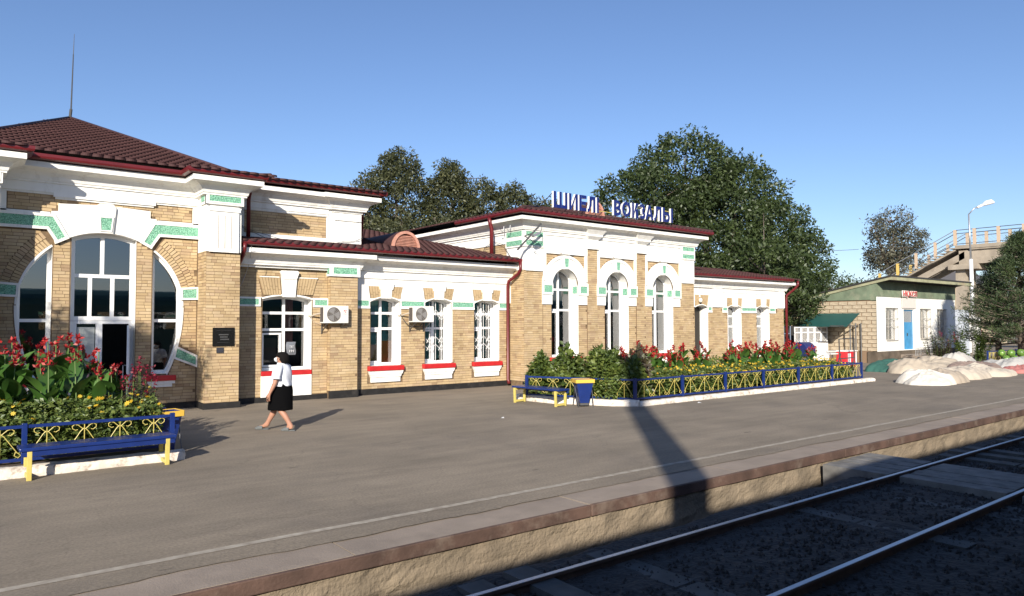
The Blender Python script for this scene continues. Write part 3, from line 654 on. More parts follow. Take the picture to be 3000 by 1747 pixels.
# inner casement of the ticket window, notices, bag
cs = MB(); cs.box(6.80, 6.86, YB+0.32, YB+0.36, 0.95, 1.90).box(7.30, 7.36, YB+0.32, YB+0.36, 0.95, 1.90).box(6.86, 7.30, YB+0.32, YB+0.36, 0.95, 1.0).box(6.86, 7.30, YB+0.32, YB+0.36, 1.85, 1.90)
cs.build('casement', M['pvc'], ST)
MB().box(7.50, 7.62, YB+0.45, YB+0.46, 0.95, 1.24).build('notice', mat('cream_notice', (0.62, 0.62, 0.48), 0.8), ST)
MB().box(6.88, 7.28, YB+0.50, YB+0.52, 0.95, 1.75).build('blind', mat('brown_blind', (0.085, 0.065, 0.055), 0.9), ST)

# ---------------------------------------------------------------- wing C with three windows
WC = [(10.03, 11.03), (11.95, 12.95), (13.88, 14.88)]
tC = [seg_arch(a, b_, 2.84, 0.12) for a, b_ in WC]
wall_front(9.46, 15.43, 0, 4.05, YC, [(a, b_, const(0.87), tC[i]) for i, (a, b_) in enumerate(WC)], 0.34)
def allowC(x, z):
    ok = np.ones_like(x, bool)
    for a, b_ in WC:
        ok &= ~inr(x, a-.01, b_+.01)
        if z < 0.87: ok |= inr(x, a-.02, b_+.02) & ~(inr(x, a-0.02-(z-0.3)*0.2, b_+0.02+(z-0.3)*0.2) & (z > 0.33))
        if z < 0.87 and z > 0.33: ok &= ~inr(x, a-0.10, b_+0.10)
    return ok
lay((0, YC), (1, 0), (0, -1), 9.46, 15.30, 0.18, 2.62, allowC, 13)
# white upper field with cut-outs for the brick voussoirs
xs_ = [9.46]
for i, (a, b_) in enumerate(WC):
    plate([(xs_[-1], 2.86), (a-0.02, 2.86), (a-0.09, 3.30), (xs_[-1], 3.30)], YC-0.03, YC)
    plate([(a+0.33, 2.93), (b_-0.33, 2.93), (b_-0.30, 3.30), (a+0.30, 3.30)], YC-0.075, YC)
    plate([(a+0.28, 3.20), (b_-0.28, 3.20), (b_-0.24, 3.40), (a+0.24, 3.40)], YC-0.09, YC)
    vouss(a+0.0, a+0.33, a-0.07, a+0.30, 2.93, 3.30, YC-0.005, 4); vouss(b_-0.33, b_, b_-0.30, b_+0.09, 2.93, 3.30, YC-0.005, 4)
    plate([(a-0.03, 2.82)]+[(x, tC[i](x)) for x in np.linspace(a, b_, 12)]+[(b_+0.03, 2.82), (b_+0.05, 2.90)]+[(x, max(tC[i](x)+0.035, 2.925)) for x in np.linspace(b_, a, 12)]+[(a-0.05, 2.90)], YC-0.05, YC)
    xs_.append(b_+0.03)
plate([(WC[-1][1]+0.02, 2.86), (15.43, 2.86), (15.43, 3.30), (WC[-1][1]+0.10, 3.30)], YC-0.03, YC)
for i in range(2):
    b0, a1 = WC[i][1], WC[i+1][0]
    plate([(b0+0.02, 2.86), (a1-0.02, 2.86), (a1-0.09, 3.30), (b0+0.10, 3.30)], YC-0.0295, YC)
plate(rect(9.46, 15.43, 3.30, 3.56), YC-0.03, YC); plate(rect(9.46, 15.43, 3.53, 4.0), YC-0.065, YC)
for (a, b_) in ((9.52, 9.96), (11.08, 11.90), (13.0, 13.83), (14.93, 15.32)):
    green_panel([(a, 2.695), (b_, 2.695), (b_, 2.855), (a, 2.855)], YC-0.005, 0.035, lift=0.03)
    plate(rect(a-0.035, b_+0.035, 2.615, 2.66), YC-0.05, YC)
for i, (a, b_) in enumerate(WC):
    # narrow white band beside the opening, red sill, tapering apron
    plate(rect(b_+0.0, b_+0.045, 0.88, 2.62), YC-0.012, YC)
    s_ = MB(); s_.prism_z([(a-0.11, YC-0.14), (b_+0.11, YC-0.14), (b_+0.10, YC+0.02), (b_, YC+0.02), (b_, YC+0.3), (a, YC+0.3), (a, YC+0.02), (a-0.10, YC+0.02)], 0.715, 0.865); s_.build('sill', M['red_sill'], ST, bevel=0.02)
    plate([(a-0.045, 0.60), (b_+0.045, 0.60), (b_+0.09, 0.712), (a-0.09, 0.712)], YC-0.105, YC)
    plate([(a-0.01, 0.52), (b_+0.01, 0.52), (b_+0.035, 0.60), (a-0.035, 0.60)], YC-0.085, YC); plate(rect(a, b_, 0.37, 0.52), YC-0.06, YC)
    make_window('window', a, b_, const(0.87), tC[i], YC+0.33, [[(a+b_)/2], [(a+b_)/2], [(a+b_)/2]], [2.0, 2.48], fw=0.075, mw=0.075)
    cs = MB(); ym = YC+0.315; x0, x1 = a+0.08, (a+b_)/2-0.045
    cs.box(x0, x0+0.05, ym, ym+0.03, 0.95, 1.95).box(x1-0.05, x1, ym, ym+0.03, 0.95, 1.95).box(x0+0.05, x1-0.05, ym, ym+0.03, 0.95, 1.0).box(x0+0.05, x1-0.05, ym, ym+0.03, 1.90, 1.95)
    cs.build('casement', M['pvc'], ST)
# curtains and screens behind the glass
def curtain(x0, x1, z0, z1, y, m_, amp=0.03, k=9):
    n = 60; V = []
    for i in range(n+1):
        x = x0+(x1-x0)*i/n; o_ = amp*math.sin(i/n*k*2*math.pi)+0.3*amp*math.sin(i*1.7); V += [(x, y+o_, z0), (x, y+o_, z1)]
    b = MB(); b.add(V, [(2*i, 2*i+2, 2*i+3, 2*i+1) for i in range(n)]); return b.build('curtain', m_, ST, smooth=True)
M['teal_cloth'] = mat('teal_curtain', (0.22, 0.52, 0.47), 0.9, var=0.2, vscale=3); M['pink_cloth'] = mat('pink_curtain', (0.50, 0.20, 0.16), 0.9, var=0.2)
M['orange'] = mat('orange_board', (0.62, 0.18, 0.05), 0.7); M['brownb'] = mat('brown_board', (0.20, 0.11, 0.06), 0.8)
curtain(10.09, 10.52, 1.0, 2.9, YC+0.45, M['teal_cloth']); curtain(10.58, 10.84, 1.0, 2.9, YC+0.45, M['teal_cloth'], k=4)
MB().box(10.58, 10.95, YC+0.405, YC+0.415, 0.95, 1.62).build('screen_board', M['orange'], ST); MB().box(10.12, 10.46, YC+0.405, YC+0.415, 0.95, 1.50).build('screen_board', M['brownb'], ST)
curtain(12.02, 12.38, 1.0, 2.9, YC+0.45, M['teal_cloth'], k=5); curtain(12.52, 12.74, 1.0, 2.9, YC+0.45, M['teal_cloth'], k=3); curtain(13.96, 14.30, 1.0, 2.9, YC+0.45, M['teal_cloth'], k=6); curtain(14.46, 14.66, 1.0, 2.9, YC+0.45, M['teal_cloth'], k=3)
curtain(7.55, 7.80, 1.55, 2.9, YB+0.62, M['pink_cloth'], k=3); curtain(22.07, 22.30, 1.2, 3.4, YD+0.62, M['pink_cloth'], k=3); curtain(19.45, 19.7, 1.0, 2.3, YD+0.62, M['pink_cloth'], k=3)
# white grilles on the second and third window
for (a, b_) in WC[1:]:
    g = MB(); y = YC+0.17
    for i in range(5): g.tube([(a+0.05+(b_-a-0.1)*i/4, y, 0.9), (a+0.05+(b_-a-0.1)*i/4, y, 2.86)], 0.009, 5)
    for z in (1.55, 2.42, 2.30, 1.30):
        for i in range(4):
            x0, x1 = a+0.05+(b_-a-0.1)*i/4, a+0.05+(b_-a-0.1)*(i+1)/4; m_ = (x0+x1)/2
            g.tube([(x0, y-0.012, z+0.18), (m_ if i % 2 else x1, y-0.012, z-0.02)], 0.008, 5); g.tube([(m_ if i % 2 == 0 else x0, y-0.012, z-0.02), (x1, y-0.012, z+0.18)], 0.008, 5)
    g.build('window_grille', M['pvc'], ST)

# ---------------------------------------------------------------- waiting hall D
DX0, DX1 = 15.43, 24.69
WD = [(16.69, 17.95), (19.36, 20.62), (22.03, 23.29)]; ZS = 3.49
def semi(a, b_): c_ = (a+b_)/2; r_ = (b_-a)/2; return lambda x: ZS+math.sqrt(max(r_*r_-(x-c_)**2, 0))
wall_front(DX0, DX1, 0, 5.8, YD, [(a, b_, const(0.95), semi(a, b_)) for a, b_ in WD], 0.40)
WALL.add([(DX0, YD, 0), (DX0, 34, 0), (DX0, 34, 5.8), (DX0, YD, 5.8)], [(0, 3, 2, 1)])
STRIPS = [(18.42, 18.94), (21.09, 21.61)]
def allowD(x, z):
    ok = np.ones_like(x, bool)
    for a, b_ in WD:
        c_ = (a+b_)/2
        if z > 0.8: ok &= ~inr(x, a-.01, b_+.01)
        if z > 2.80: ok &= ~inr(x, c_-1.07, c_+1.12)
        if z > 3.9 and z < 4.62: ok |= inr(x, c_-1.05, c_+1.05) & (np.hypot(x-c_, z-3.52) > 1.10) & (z < 4.60)
    if z > 4.62: ok &= False
    for s_ in STRIPS:
        ok &= ~inr(x, *s_)
    if z > 3.82: ok &= inr(x, DX0, DX1-0.86) 
    return ok
lay((0, YD), (1, 0), (0, -1), DX0, 16.27, 0.18, 3.98, lambda x, z: np.ones_like(x, bool), 21)
lay((0, YD), (1, 0), (0, -1), 16.29, DX1, 0.18, 4.90, allowD, 22)
lay((DX0, 0), (0, 1), (-1, 0), YD, 31, 0.18, 4.95, lambda x, z: (np.ones_like(x, bool) if z < 4.0 else x > YD+0.95) , 23)
# corner pier dress (front and side)
def dress_pier(x0, x1, zt, side):
    plate(rect(x0-0.02, x1, zt, 5.74), YD-0.035, YD+0.01); plate(rect(x0+0.05, x1-0.08, zt-0.02, 4.72), YD-0.065, YD-0.03)
    for i in range(6): WALL.box(x0+0.14+i*0.11-0.004, x0+0.14+i*0.11+0.004, YD-0.0665, YD-0.06, zt+0.06, 4.62)
    plate(rect(x0-0.055, x1+0.02, 4.80, 5.40), YD-0.07, YD); plate(rect(x0-0.10, x1+0.06, 5.42, 5.60), YD-0.13, YD); plate(rect(x0-0.12, x1+0.10, 5.55, 5.62), YD-0.17, YD)
    for z0 in (4.86, 5.17):
        green_panel([(x0+0.04, z0), (x1-0.04, z0), (x1-0.04, z0+0.17), (x0+0.04, z0+0.17)], YD-0.062, 0.03, lift=0.022)
    if side:
        y1 = YD+0.92
        TRIM.box(x0-0.035, x0+0.02, YD-0.034, y1, zt, 5.74); TRIM.box(x0-0.07, x0, YD-0.0695, y1+0.02, 4.80, 5.40); TRIM.box(x0-0.13, x0, YD-0.1295, y1+0.06, 5.42, 5.60); TRIM.box(x0-0.17, x0, YD-0.1695, y1+0.1, 5.55, 5.62)
        TRIM.box(x0-0.03, x0, y1, 33, 4.97, 5.74); TRIM.box(x0-0.06, x0, y1+0.02, 33, 5.30, 5.74)
        for z0 in (4.86, 5.17):
            g = MB(); g.box(x0-0.085, x0-0.066, YD+0.02, y1-0.05, z0, z0+0.17); g.build('mint_panel', M['green'], ST)
dress_pier(DX0, 16.29, 4.0, True); dress_pier(DX1-0.86, DX1, 3.84, False)
# hoods, blocks and frieze
for (a, b_) in WD:
    c_ = (a+b_)/2; top = semi(a, b_)
    outer = [(c_+1.08*math.cos(R(t)), 3.52+1.08*math.sin(R(t))) for t in np.linspace(0, 180, 33)]
    inner = [(c_+(b_-a)/2*math.cos(R(t)), ZS+(b_-a)/2*math.sin(R(t))) for t in np.linspace(180, 0, 33)]
    TRIM.add([(p[0], YD-0.05, p[1]) for p in outer]+[(p[0], YD-0.05, p[1]) for p in inner[::-1]]+[(p[0], YD+0.01, p[1]) for p in outer], [(i+33, i, i+1, i+34) for i in range(32)]+[(i, i+66, i+67, i+1) for i in range(32)])
    o2 = [(c_+1.08*math.cos(R(t)), 3.52+1.08*math.sin(R(t))) for t in np.linspace(8, 172, 31)]; i2 = [(c_+0.98*math.cos(R(t)), 3.52+0.98*math.sin(R(t))) for t in np.linspace(8, 172, 31)]
    TRIM.add([(p[0], YD-0.085, p[1]) for p in o2]+[(p[0], YD-0.085, p[1]) for p in i2]+[(p[0], YD-0.05, p[1]) for p in i2]+[(p[0], YD-0.05, p[1]) for p in o2], [(i+31, i, i+1, i+32) for i in range(30)]+[(i+62, i+31, i+32, i+63) for i in range(30)]+[(i, i+93, i+94, i+1) for i in range(30)])
    # side cheeks down to the imposts
    for (x0, x1) in ((c_-1.08, a), (b_, c_+1.08)):
        plate(rect(x0, x1, 2.83, 3.53), YD-0.048, YD+0.01); plate(rect(x0-0.02, x1 if x1 == a else x1+0.03, 3.17, 3.60), YD-0.085, YD-0.045)
        if x0 == b_: green_panel([(x0+0.06, 3.25), (x1-0.04, 3.25), (x1-0.04, 3.50), (x0+0.06, 3.50)], YD-0.078, 0.03, lift=0.022)
        else: green_panel([(x0+0.03, 3.25), (x1-0.03, 3.25), (x1-0.03, 3.50), (x0+0.03, 3.50)], YD-0.078, 0.03, lift=0.022)
    gm = MB(); gm.box(b_-0.012, b_+0.0, YD+0.03, YD+0.26, 3.25, 3.50); gm.build('mint_panel', M['green'], ST)
    plate([(c_-0.13, 4.10), (c_+0.13, 4.10), (c_+0.17, 4.62), (c_-0.17, 4.62)], YD-0.11, YD); plate([(c_-0.24, 4.62), (c_+0.24, 4.62), (c_+0.30, 4.68), (c_-0.30, 4.68)], YD-0.16, YD)
    green_panel([(c_-0.08, 4.17), (c_+0.08, 4.17), (c_+0.11, 4.48), (c_-0.11, 4.48)], YD-0.09, 0.03, lift=0.04)
    plate(rect(b_, b_+0.03, 0.98, 2.83), YD-0.012, YD)
    MB().box(a-0.10, b_+0.10, YD-0.15, YD+0.05, 0.83, 0.955).build('sill', M['red_sill'], ST, bevel=0.02); plate(rect(a-0.03, b_+0.03, 0.45, 0.83), YD-0.08, YD)
    make_window('arched_window', a, b_, const(0.95), top, YD+0.36, [[c_], [c_], [c_]], [2.64, 3.38], fw=0.075, mw=0.075)
    cs = MB(); ym = YD+0.345; x0, x1 = a+0.08, c_-0.045
    cs.box(x0, x0+0.05, ym, ym+0.03, 1.03, 2.59).box(x1-0.05, x1, ym, ym+0.03, 1.03, 2.59).box(x0+0.05, x1-0.05, ym, ym+0.03, 2.54, 2.59); cs.build('casement', M['pvc'], ST)
SEG = [(16.29, 18.42), (18.94, 21.09), (21.61, 23.83)]
for (a, b_) in SEG:
    plate(rect(a, b_, 4.63, 5.74), YD-0.05, YD+0.01); plate(rect(a+0.02, b_-0.02, 5.27, 5.74), YD-0.08, YD-0.045); plate(rect(a, a+0.13, 3.6, 4.64), YD-0.04, YD); plate(rect(b_-0.13, b_, 3.6, 4.64), YD-0.04, YD)
for (a, b_) in STRIPS:
    WALL.box(a, b_, YD-0.03, YD, 0, 4.9)
    lay((0, YD-0.03), (1, 0), (0, -1), a, b_, 0.18, 4.88, lambda x, z: np.ones_like(x, bool), 50+int(a))
    plate(rect(a-0.02, b_+0.02, 4.90, 4.96), YD-0.11, YD); plate(rect(a, b_, 4.96, 5.74), YD-0.10, YD)
# ---------------------------------------------------------------- wing E
EX1 = 32.8
tEd = seg_arch(25.72, 26.59, 2.86, 0.10); WE = [(28.12, 29.15), (30.45, 31.48)]; tE = [seg_arch(a, b_, 2.88, 0.11) for a, b_ in WE]
wall_front(DX1, EX1, 0, 4.05, YE, [(25.72, 26.59, const(0.0), tEd)]+[(a, b_, const(0.87), tE[i]) for i, (a, b_) in enumerate(WE)], 0.42)
WALL.add([(EX1, YE, 0), (EX1, 25.3, 0), (EX1, 25.3, 4.1), (EX1, YE, 4.1)], [(0, 1, 2, 3)])
def allowE(x, z):
    ok = ~inr(x, 25.7, 26.61)
    for a, b_ in WE:
        if z > 0.45: ok &= ~inr(x, a-.01, b_+.01)
    ok &= (z < 2.63) | inr(x, 26.95, 27.70) | inr(x, 32.2, EX1)
    return ok
lay((0, YE), (1, 0), (0, -1), DX1, EX1, 0.18, 2.88, allowE, 31)
def wf(a, b_, z0=2.87, z1=3.30): plate(rect(a, b_, z0, z1), YE-0.03, YE)
wf(24.70, 25.70); wf(26.62, 28.05); wf(29.22, 30.38); wf(31.55, EX1); plate(rect(24.7, EX1, 3.30, 4.0), YE-0.031, YE); plate(rect(27.75, 32.15, 3.55, 4.0), YE-0.055, YE)
for i, (a, b_) in enumerate(WE):
    plate([(a+0.33, 2.93), (b_-0.33, 2.93), (b_-0.30, 3.31), (a+0.30, 3.31)], YE-0.075, YE); vouss(a, a+0.33, a-0.07, a+0.30, 2.94, 3.33, YE-0.005, 3); vouss(b_-0.33, b_, b_-0.30, b_+0.07, 2.94, 3.33, YE-0.005, 3)
    plate([(a-0.03, 2.84)]+[(x, tE[i](x)) for x in np.linspace(a, b_, 10)]+[(b_+0.03, 2.84), (b_+0.05, 2.92)]+[(x, tE[i](x)+0.03) for x in np.linspace(b_, a, 10)]+[(a-0.05, 2.92)], YE-0.05, YE)
    MB().box(a-0.10, b_+0.12, YE-0.15, YE+0.05, 0.70, 0.83).build('sill', M['red_sill'], ST, bevel=0.02); plate(rect(a, b_, 0.35, 0.70), YE-0.06, YE)
    plate(rect(b_, b_+0.04, 0.88, 2.6), YE-0.012, YE)
    make_window('window', a, b_, const(0.87), tE[i], YE+0.36, [[(a+b_)/2], [(a+b_)/2], [(a+b_)/2]], [2.0, 2.48])
vouss(25.74, 26.02, 25.68, 25.98, 2.95, 3.42, YE-0.005, 3); vouss(26.15, 26.57, 26.07, 26.68, 2.95, 3.42, YE-0.005, 4)
plate([(25.70, 2.86)]+[(x, tEd(x)) for x in np.linspace(25.72, 26.59, 10)]+[(26.62, 2.86), (26.64, 2.92)]+[(x, tEd(x)+0.04) for x in np.linspace(26.59, 25.72, 10)]+[(25.68, 2.92)], YE-0.05, YE)
plate(rect(26.59, 26.64, 0.16, 2.86), YE-0.02, YE)
plate(rect(26.93, 27.72, 2.88, 3.98), YE-0.06, YE); plate(rect(27.02, 27.62, 3.08, 3.80), YE-0.085, YE-0.055); plate(rect(32.18, EX1+0.02, 2.90, 3.98), YE-0.06, YE); plate(rect(32.28, 32.74, 3.08, 3.80), YE-0.085, YE-0.055)
for (a, b_) in ((26.66, 26.90), (27.75, 28.06), (29.22, 30.37), (31.55, 32.0)):
    green_panel([(a, 2.735), (b_, 2.735), (b_, 2.87), (a, 2.87)], YE-0.005, 0.03, lift=0.03); plate(rect(a-0.03, b_+0.03, 2.635, 2.70), YE-0.05, YE)
# ---------------------------------------------------------------- upper storey behind B
WALL.box(PR, 9.80, YU, 30, 4.3, 6.1)
lay((0, YU), (1, 0), (0, -1), 6.33, 8.72, 4.70, 5.32, lambda x, z: np.ones_like(x, bool), 41)
plate(rect(PR, 6.32, 4.3, 6.0), YU-0.04, YU); plate(rect(8.73, 9.82, 4.3, 6.0), YU-0.04, YU); plate(rect(6.32, 8.73, 4.3, 4.695), YU-0.04, YU); plate(rect(6.32, 8.73, 5.325, 6.0), YU-0.04, YU)
plate(rect(6.28, 8.78, 5.40, 6.0), YU-0.07, YU-0.035); plate(rect(6.28, 8.78, 5.345, 5.372), YU-0.06, YU-0.03)
plate(rect(8.92, 9.84, 4.35, 6.0), YU-0.075, YU); plate(rect(9.0, 9.72, 4.42, 5.20), YU-0.10, YU-0.07); plate(rect(8.95, 9.82, 5.26, 5.40), YU-0.115, YU-0.07)
TRIM.box(9.78, 9.84, YU-0.0745, 30, 4.3, 6.0)

# plinths, cornices, gutters
b = MB()
for (x0, x1, y, h) in ((ALR, XPL1, YA, .15), (XPR0, PL, YA, .15), (PR, 8.60, YB, .14), (8.58, 9.48, YQ, .215), (9.48, DX0, YC, .175), (DX0-0.03, DX1+.03, YD, .175), (DX1+.03, 25.70, YE, .175), (26.61, EX1, YE, .175)): pl = MB(); pl.box(x0, x1, y-0.035, y+0.05, -0.05, h); pl.build('plinth', M['black'], ST)
b = MB(); b.box(PL-0.035, PR+0.035, YP-0.036, YB+0.05, -0.05, .155); b.build('plinth', M['black'], ST)
b = MB(); b.box(ALP-0.035, ALR+0.035, YP-0.036, YB+0.05, -0.05, .155)
b.build('plinth', M['black'], ST)
pathA = [(ALP, 30), (ALP, YP), (ALR, YP), (ALR, YA), (PL, YA), (PL, YP), (PR, YP), (PR, YU+0.02)]
pathA = pathA; 
cornice(pathA, 5.72, drop=0.0); gutter([(ALP, 30), (ALP, YP+0.05), (ALR, YP+0.05), (ALR, YA), (PL, YA), (PL, YP+0.05), (PR-0.05, YP+0.05), (PR-0.05, YU)], 5.90, out=0.45)
cornice([(PR, YU), (8.92, YU), (8.92, YU-0.07), (9.84, YU-0.07), (9.84, 30)], 5.86); gutter([(PR, YU), (9.84, YU), (9.84, 30)], 6.07)
cornice([(PR+0.02, YB-0.08), (9.46, YB-0.08), (9.46, YC)], 4.055); cornice([(9.44, YC), (DX0, YC)], 4.055)
plate(rect(PR, 8.6, 3.80, 4.0), YB-0.03, YB)
gutter([(PR+0.02, YB-0.02), (DX0, YB-0.02)], 4.27, out=0.46)
cornice([(DX0, 33), (DX0, YD), (DX1, YD), (DX1, YE)], 5.68); gutter([(DX0, 22.4), (DX0, YD), (DX1, YD), (DX1, 30)], 5.89)
cornice([(DX1, YE), (EX1, YE), (EX1, 25)], 4.04); gutter([(DX1, YE), (EX1, YE)], 4.22)
for (a, b_) in STRIPS:   # the cornice breaks forward over the brick strips
    s_ = MB(); sweep(s_, [(a, YD), (a, YD-0.1), (b_, YD-0.1), (b_, YD)], [(0.0, 5.25), (0.03, 5.28), (0.12, 5.37), (0.12, 5.44), (0.16, 5.5), (0.24, 5.61), (0.33, 5.655), (0.0, 5.66)]); s_.build('cornice_break', M['white'], ST)
# downpipes
def pipe(pts, name='downpipe', r=0.055):
    b = MB(); b.tube(pts, r, 12); return b.build(name, M['gutter'], ST, smooth=True)
pipe([(6.34, YU-0.50, 5.98), (6.34, YU-0.47, 5.80), (6.34, YU-0.34, 5.55), (6.34, YU-0.34, 4.42)])
pipe([(6.02, YB-0.62, 4.28), (6.02, YB-0.60, 4.12), (6.02, YB-0.5, 3.98), (6.0, YB-0.14, 3.72), (6.0, YB-0.12, 3.55)])
pipe([(15.34, YC-0.68, 4.30), (15.34, YC-0.68, 4.02), (15.32, YC-0.58, 3.86), (15.22, YC-0.17, 3.62), (15.22, YC-0.12, 3.45), (15.22, YC-0.12, 0.22), (15.20, YC-0.22, 0.08)])
pipe([(DX0-0.55, YD+1.25, 5.9), (DX0-0.52, YD+1.25, 5.70), (DX0-0.45, YD+1.25, 5.5), (DX0-0.45, YD+1.25, 4.45)], r=0.07)
pipe([(EX1+0.30, YE-0.62, 4.25), (EX1+0.30, YE-0.62, 4.05), (EX1+0.28, YE-0.5, 3.9), (EX1+0.12, YE-0.12, 3.55), (EX1+0.10, YE-0.10, 3.4), (EX1+0.10, YE-0.10, 0.15)], r=0.06)
pipe([(9.98, YU-0.3, 5.95), (10.0, YU-0.2, 5.75), (9.95, YU+0.1, 5.55), (9.90, YU+0.1, 4.6)])

# ---------------------------------------------------------------- roofs
def tile_mesh(name, w, L):
    V = []; F = []; n = 6
    for j, (t, lift) in enumerate(((0.0, 0.044), (0.55, 0.020), (1.0, 0.003))):
        for i in range(n+1):
            u_ = i/n; h = 0.004*math.sin(math.pi*u_) + lift; sag = (-0.06*math.sin(math.pi*u_) if j == 0 else 0)
            V.append((u_*w, t*L+sag, h))
    for i in range(n+1): V.append((V[i][0], V[i][1]+0.004, -0.004))
    for j in range(2):
        for i in range(n): a = j*(n+1)+i; F.append((a, a+1, a+n+2, a+n+1))
    for i in range(n): F.append((3*(n+1)+i, 3*(n+1)+i+1, i+1, i))
    me = bpy.data.meshes.new(name); me.from_pydata(V, [], F); me.materials.append(M['roof']); me.update(); return me, np.array(V), F
TW, TL = 0.235, 0.235
tmesh, tV, tF = tile_mesh('roof_tile', TW, TL)
TILES = []
def tile_slope(O, U, S, width, length, inside, w=TW, L=TL, indiv=True, out=None):
    """O eave corner, U along the eave, S up the slope"""
    O, U, S = Vector(O), Vector(U).normalized(), Vector(S).normalized(); Nn = U.cross(S).normalized()
    if Nn.z < 0: Nn = -Nn
    for j in range(int(length/L)+1):
        off = (w/2 if j % 2 else 0)
        for i in range(int(width/w)+2):
            u_ = i*w-off; v_ = j*L
            if inside(u_+w/2, v_+L*0.5): (out if out is not None else TILES).append((O+U*u_+S*v_, U, S, Nn, w/TW, L/TL))
def join_tiles(lst, name='roof_tiles', parent=None):
    if not lst: return None
    k = len(lst); B = np.zeros((k, 3, 3)); T = np.zeros((k, 3))
    for i, (p, U, S, Nn, a, c_) in enumerate(lst): B[i] = np.array([U*a, S*c_, Nn]); T[i] = p
    V = np.einsum('vk,nkj->nvj', tV, B)+T[:, None]; F = np.array(tF)
    return fast_mesh(name, V.reshape(-1, 3), (F[None]+np.arange(k)[:, None, None]*len(tV)).reshape(-1, 4), M['roof'], parent or ST, kind='stuff', smooth=False)
# A: hipped roof rising to the mast, slightly bell-cast at the eaves
ea = 0.58; aX0, aX1, aY0, aZ = ALP-ea, PR+ea, YP-ea+0.02, 5.99; APEX = Vector((XC, 27.1, 8.87))
under = MB()
KY, KZ = 1.05, 0.13
aRin0, aRin1 = ALR+0.46-aX0, PL-0.46-aX0          # the eave is set back between the piers
s0_ = Vector((0, KY, KZ)); L0 = s0_.length; sl_ = Vector((0, APEX.y-aY0-KY, APEX.z-aZ-KZ)); LL = sl_.length; HW = XC-aX0; k0 = KY/(APEX.y-aY0)*HW
tile_slope((aX0, aY0, aZ), (1, 0, 0), s0_, aX1-aX0, L0-0.1, lambda u_, v_: v_/L0*k0-0.1 < u_ < 2*HW-v_/L0*k0+0.1 and not (aRin0 < u_ < aRin1 and v_ < 0.70))
tile_slope((aX0, aY0+KY, aZ+KZ), (1, 0, 0), sl_, aX1-aX0, LL, lambda u_, v_: k0+(v_/LL)*(HW-k0)-0.10 < u_ < 2*HW-k0-(v_/LL)*(HW-k0)+0.10 and v_ < LL)
q_ = aZ-.012; x2, x3 = aX0+aRin0, aX0+aRin1; yb_ = aY0+0.70; zb_ = q_+KZ*0.70/KY
under.add([(aX0, aY0, q_), (x2, aY0, q_), (x2, yb_, zb_), (x3, yb_, zb_), (x3, aY0, q_), (aX1, aY0, q_), (aX1-k0, aY0+KY, q_+KZ), (aX0+k0, aY0+KY, q_+KZ), (aX0, 36, q_), (aX1, 36, q_), tuple(APEX-Vector((0, 0, .012)))], [(0, 1, 2, 7), (7, 2, 3, 6), (3, 4, 5, 6), (7, 6, 10), (5, 9, 10, 6), (9, 8, 10), (8, 0, 7, 10)])
hipc = MB()
for cx in (aX0, aX1): hipc.tube([(cx, aY0, aZ+0.03), (cx+(k0 if cx < XC else -k0), aY0+KY, aZ+KZ+0.03), tuple(APEX+Vector((0, 0, 0.03)))], 0.05, 8)
hipc.build('hip_cap', M['roof'], ST, smooth=True)
lst = []
hip = Vector((APEX.x-aX1, APEX.y-aY0, APEX.z-aZ))
S_ = Vector((APEX.x-aX1, 0, APEX.z-aZ)); LS = S_.length
tile_slope((aX1, 36, aZ), (0, -1, 0), S_, 36-aY0, LS, lambda u_, v_: u_ < (36-aY0)-(v_/LS)*(APEX.y-aY0)-0.9 and v_ < LS-0.5 and u_ > (v_/LS)*8.9, out=lst)
# B upper roof
bX1, bY0, bZ = 9.84+ea, YU-ea-0.07, 6.15
S_ = Vector((0, 4.0, 0.75)); LS = S_.length
tile_slope((PR-0.2, bY0, bZ), (1, 0, 0), S_, bX1-PR+0.2, LS, lambda u_, v_: u_ < (bX1-PR+0.2)-v_*0.95, out=lst)
under.add([(PR-0.4, bY0, bZ-0.01), (bX1, bY0, bZ-0.01), (bX1-4, bY0+4, bZ+.74), (PR-0.4, bY0+4, bZ+.74), (bX1, 31, bZ-0.01), (bX1-4, 28, bZ+.74), (PR-0.4, 31, bZ-.01)], [(0, 1, 2, 3), (1, 4, 5, 2), (3, 2, 5, 6)])
# B lower and C
S_ = Vector((0, 1.05, 0.20)); tile_slope((PR+0.02, YB-0.60, 4.355), (1, 0, 0), S_, 3.98, 1.1, lambda u_, v_: True, out=lst)
sC = Vector((0, 1, 0.192)); LC = 11.6
tile_slope((9.86, YB-0.60, 4.355), (1, 0, 0), sC, DX0-9.86, LC, lambda u_, v_: u_ < DX0-9.86-0.05, out=lst)
yR = YB-0.6+11.4; zR = 4.355+11.4*0.192
under.add([(PR+0.02, YB-0.60, 4.345), (DX0, YB-0.60, 4.345), (DX0, yR, zR-.01), (PR, yR, zR-.01), (DX0, 40, 4.3), (PR, 40, 4.3)], [(0, 1, 2, 3), (3, 2, 4, 5)])
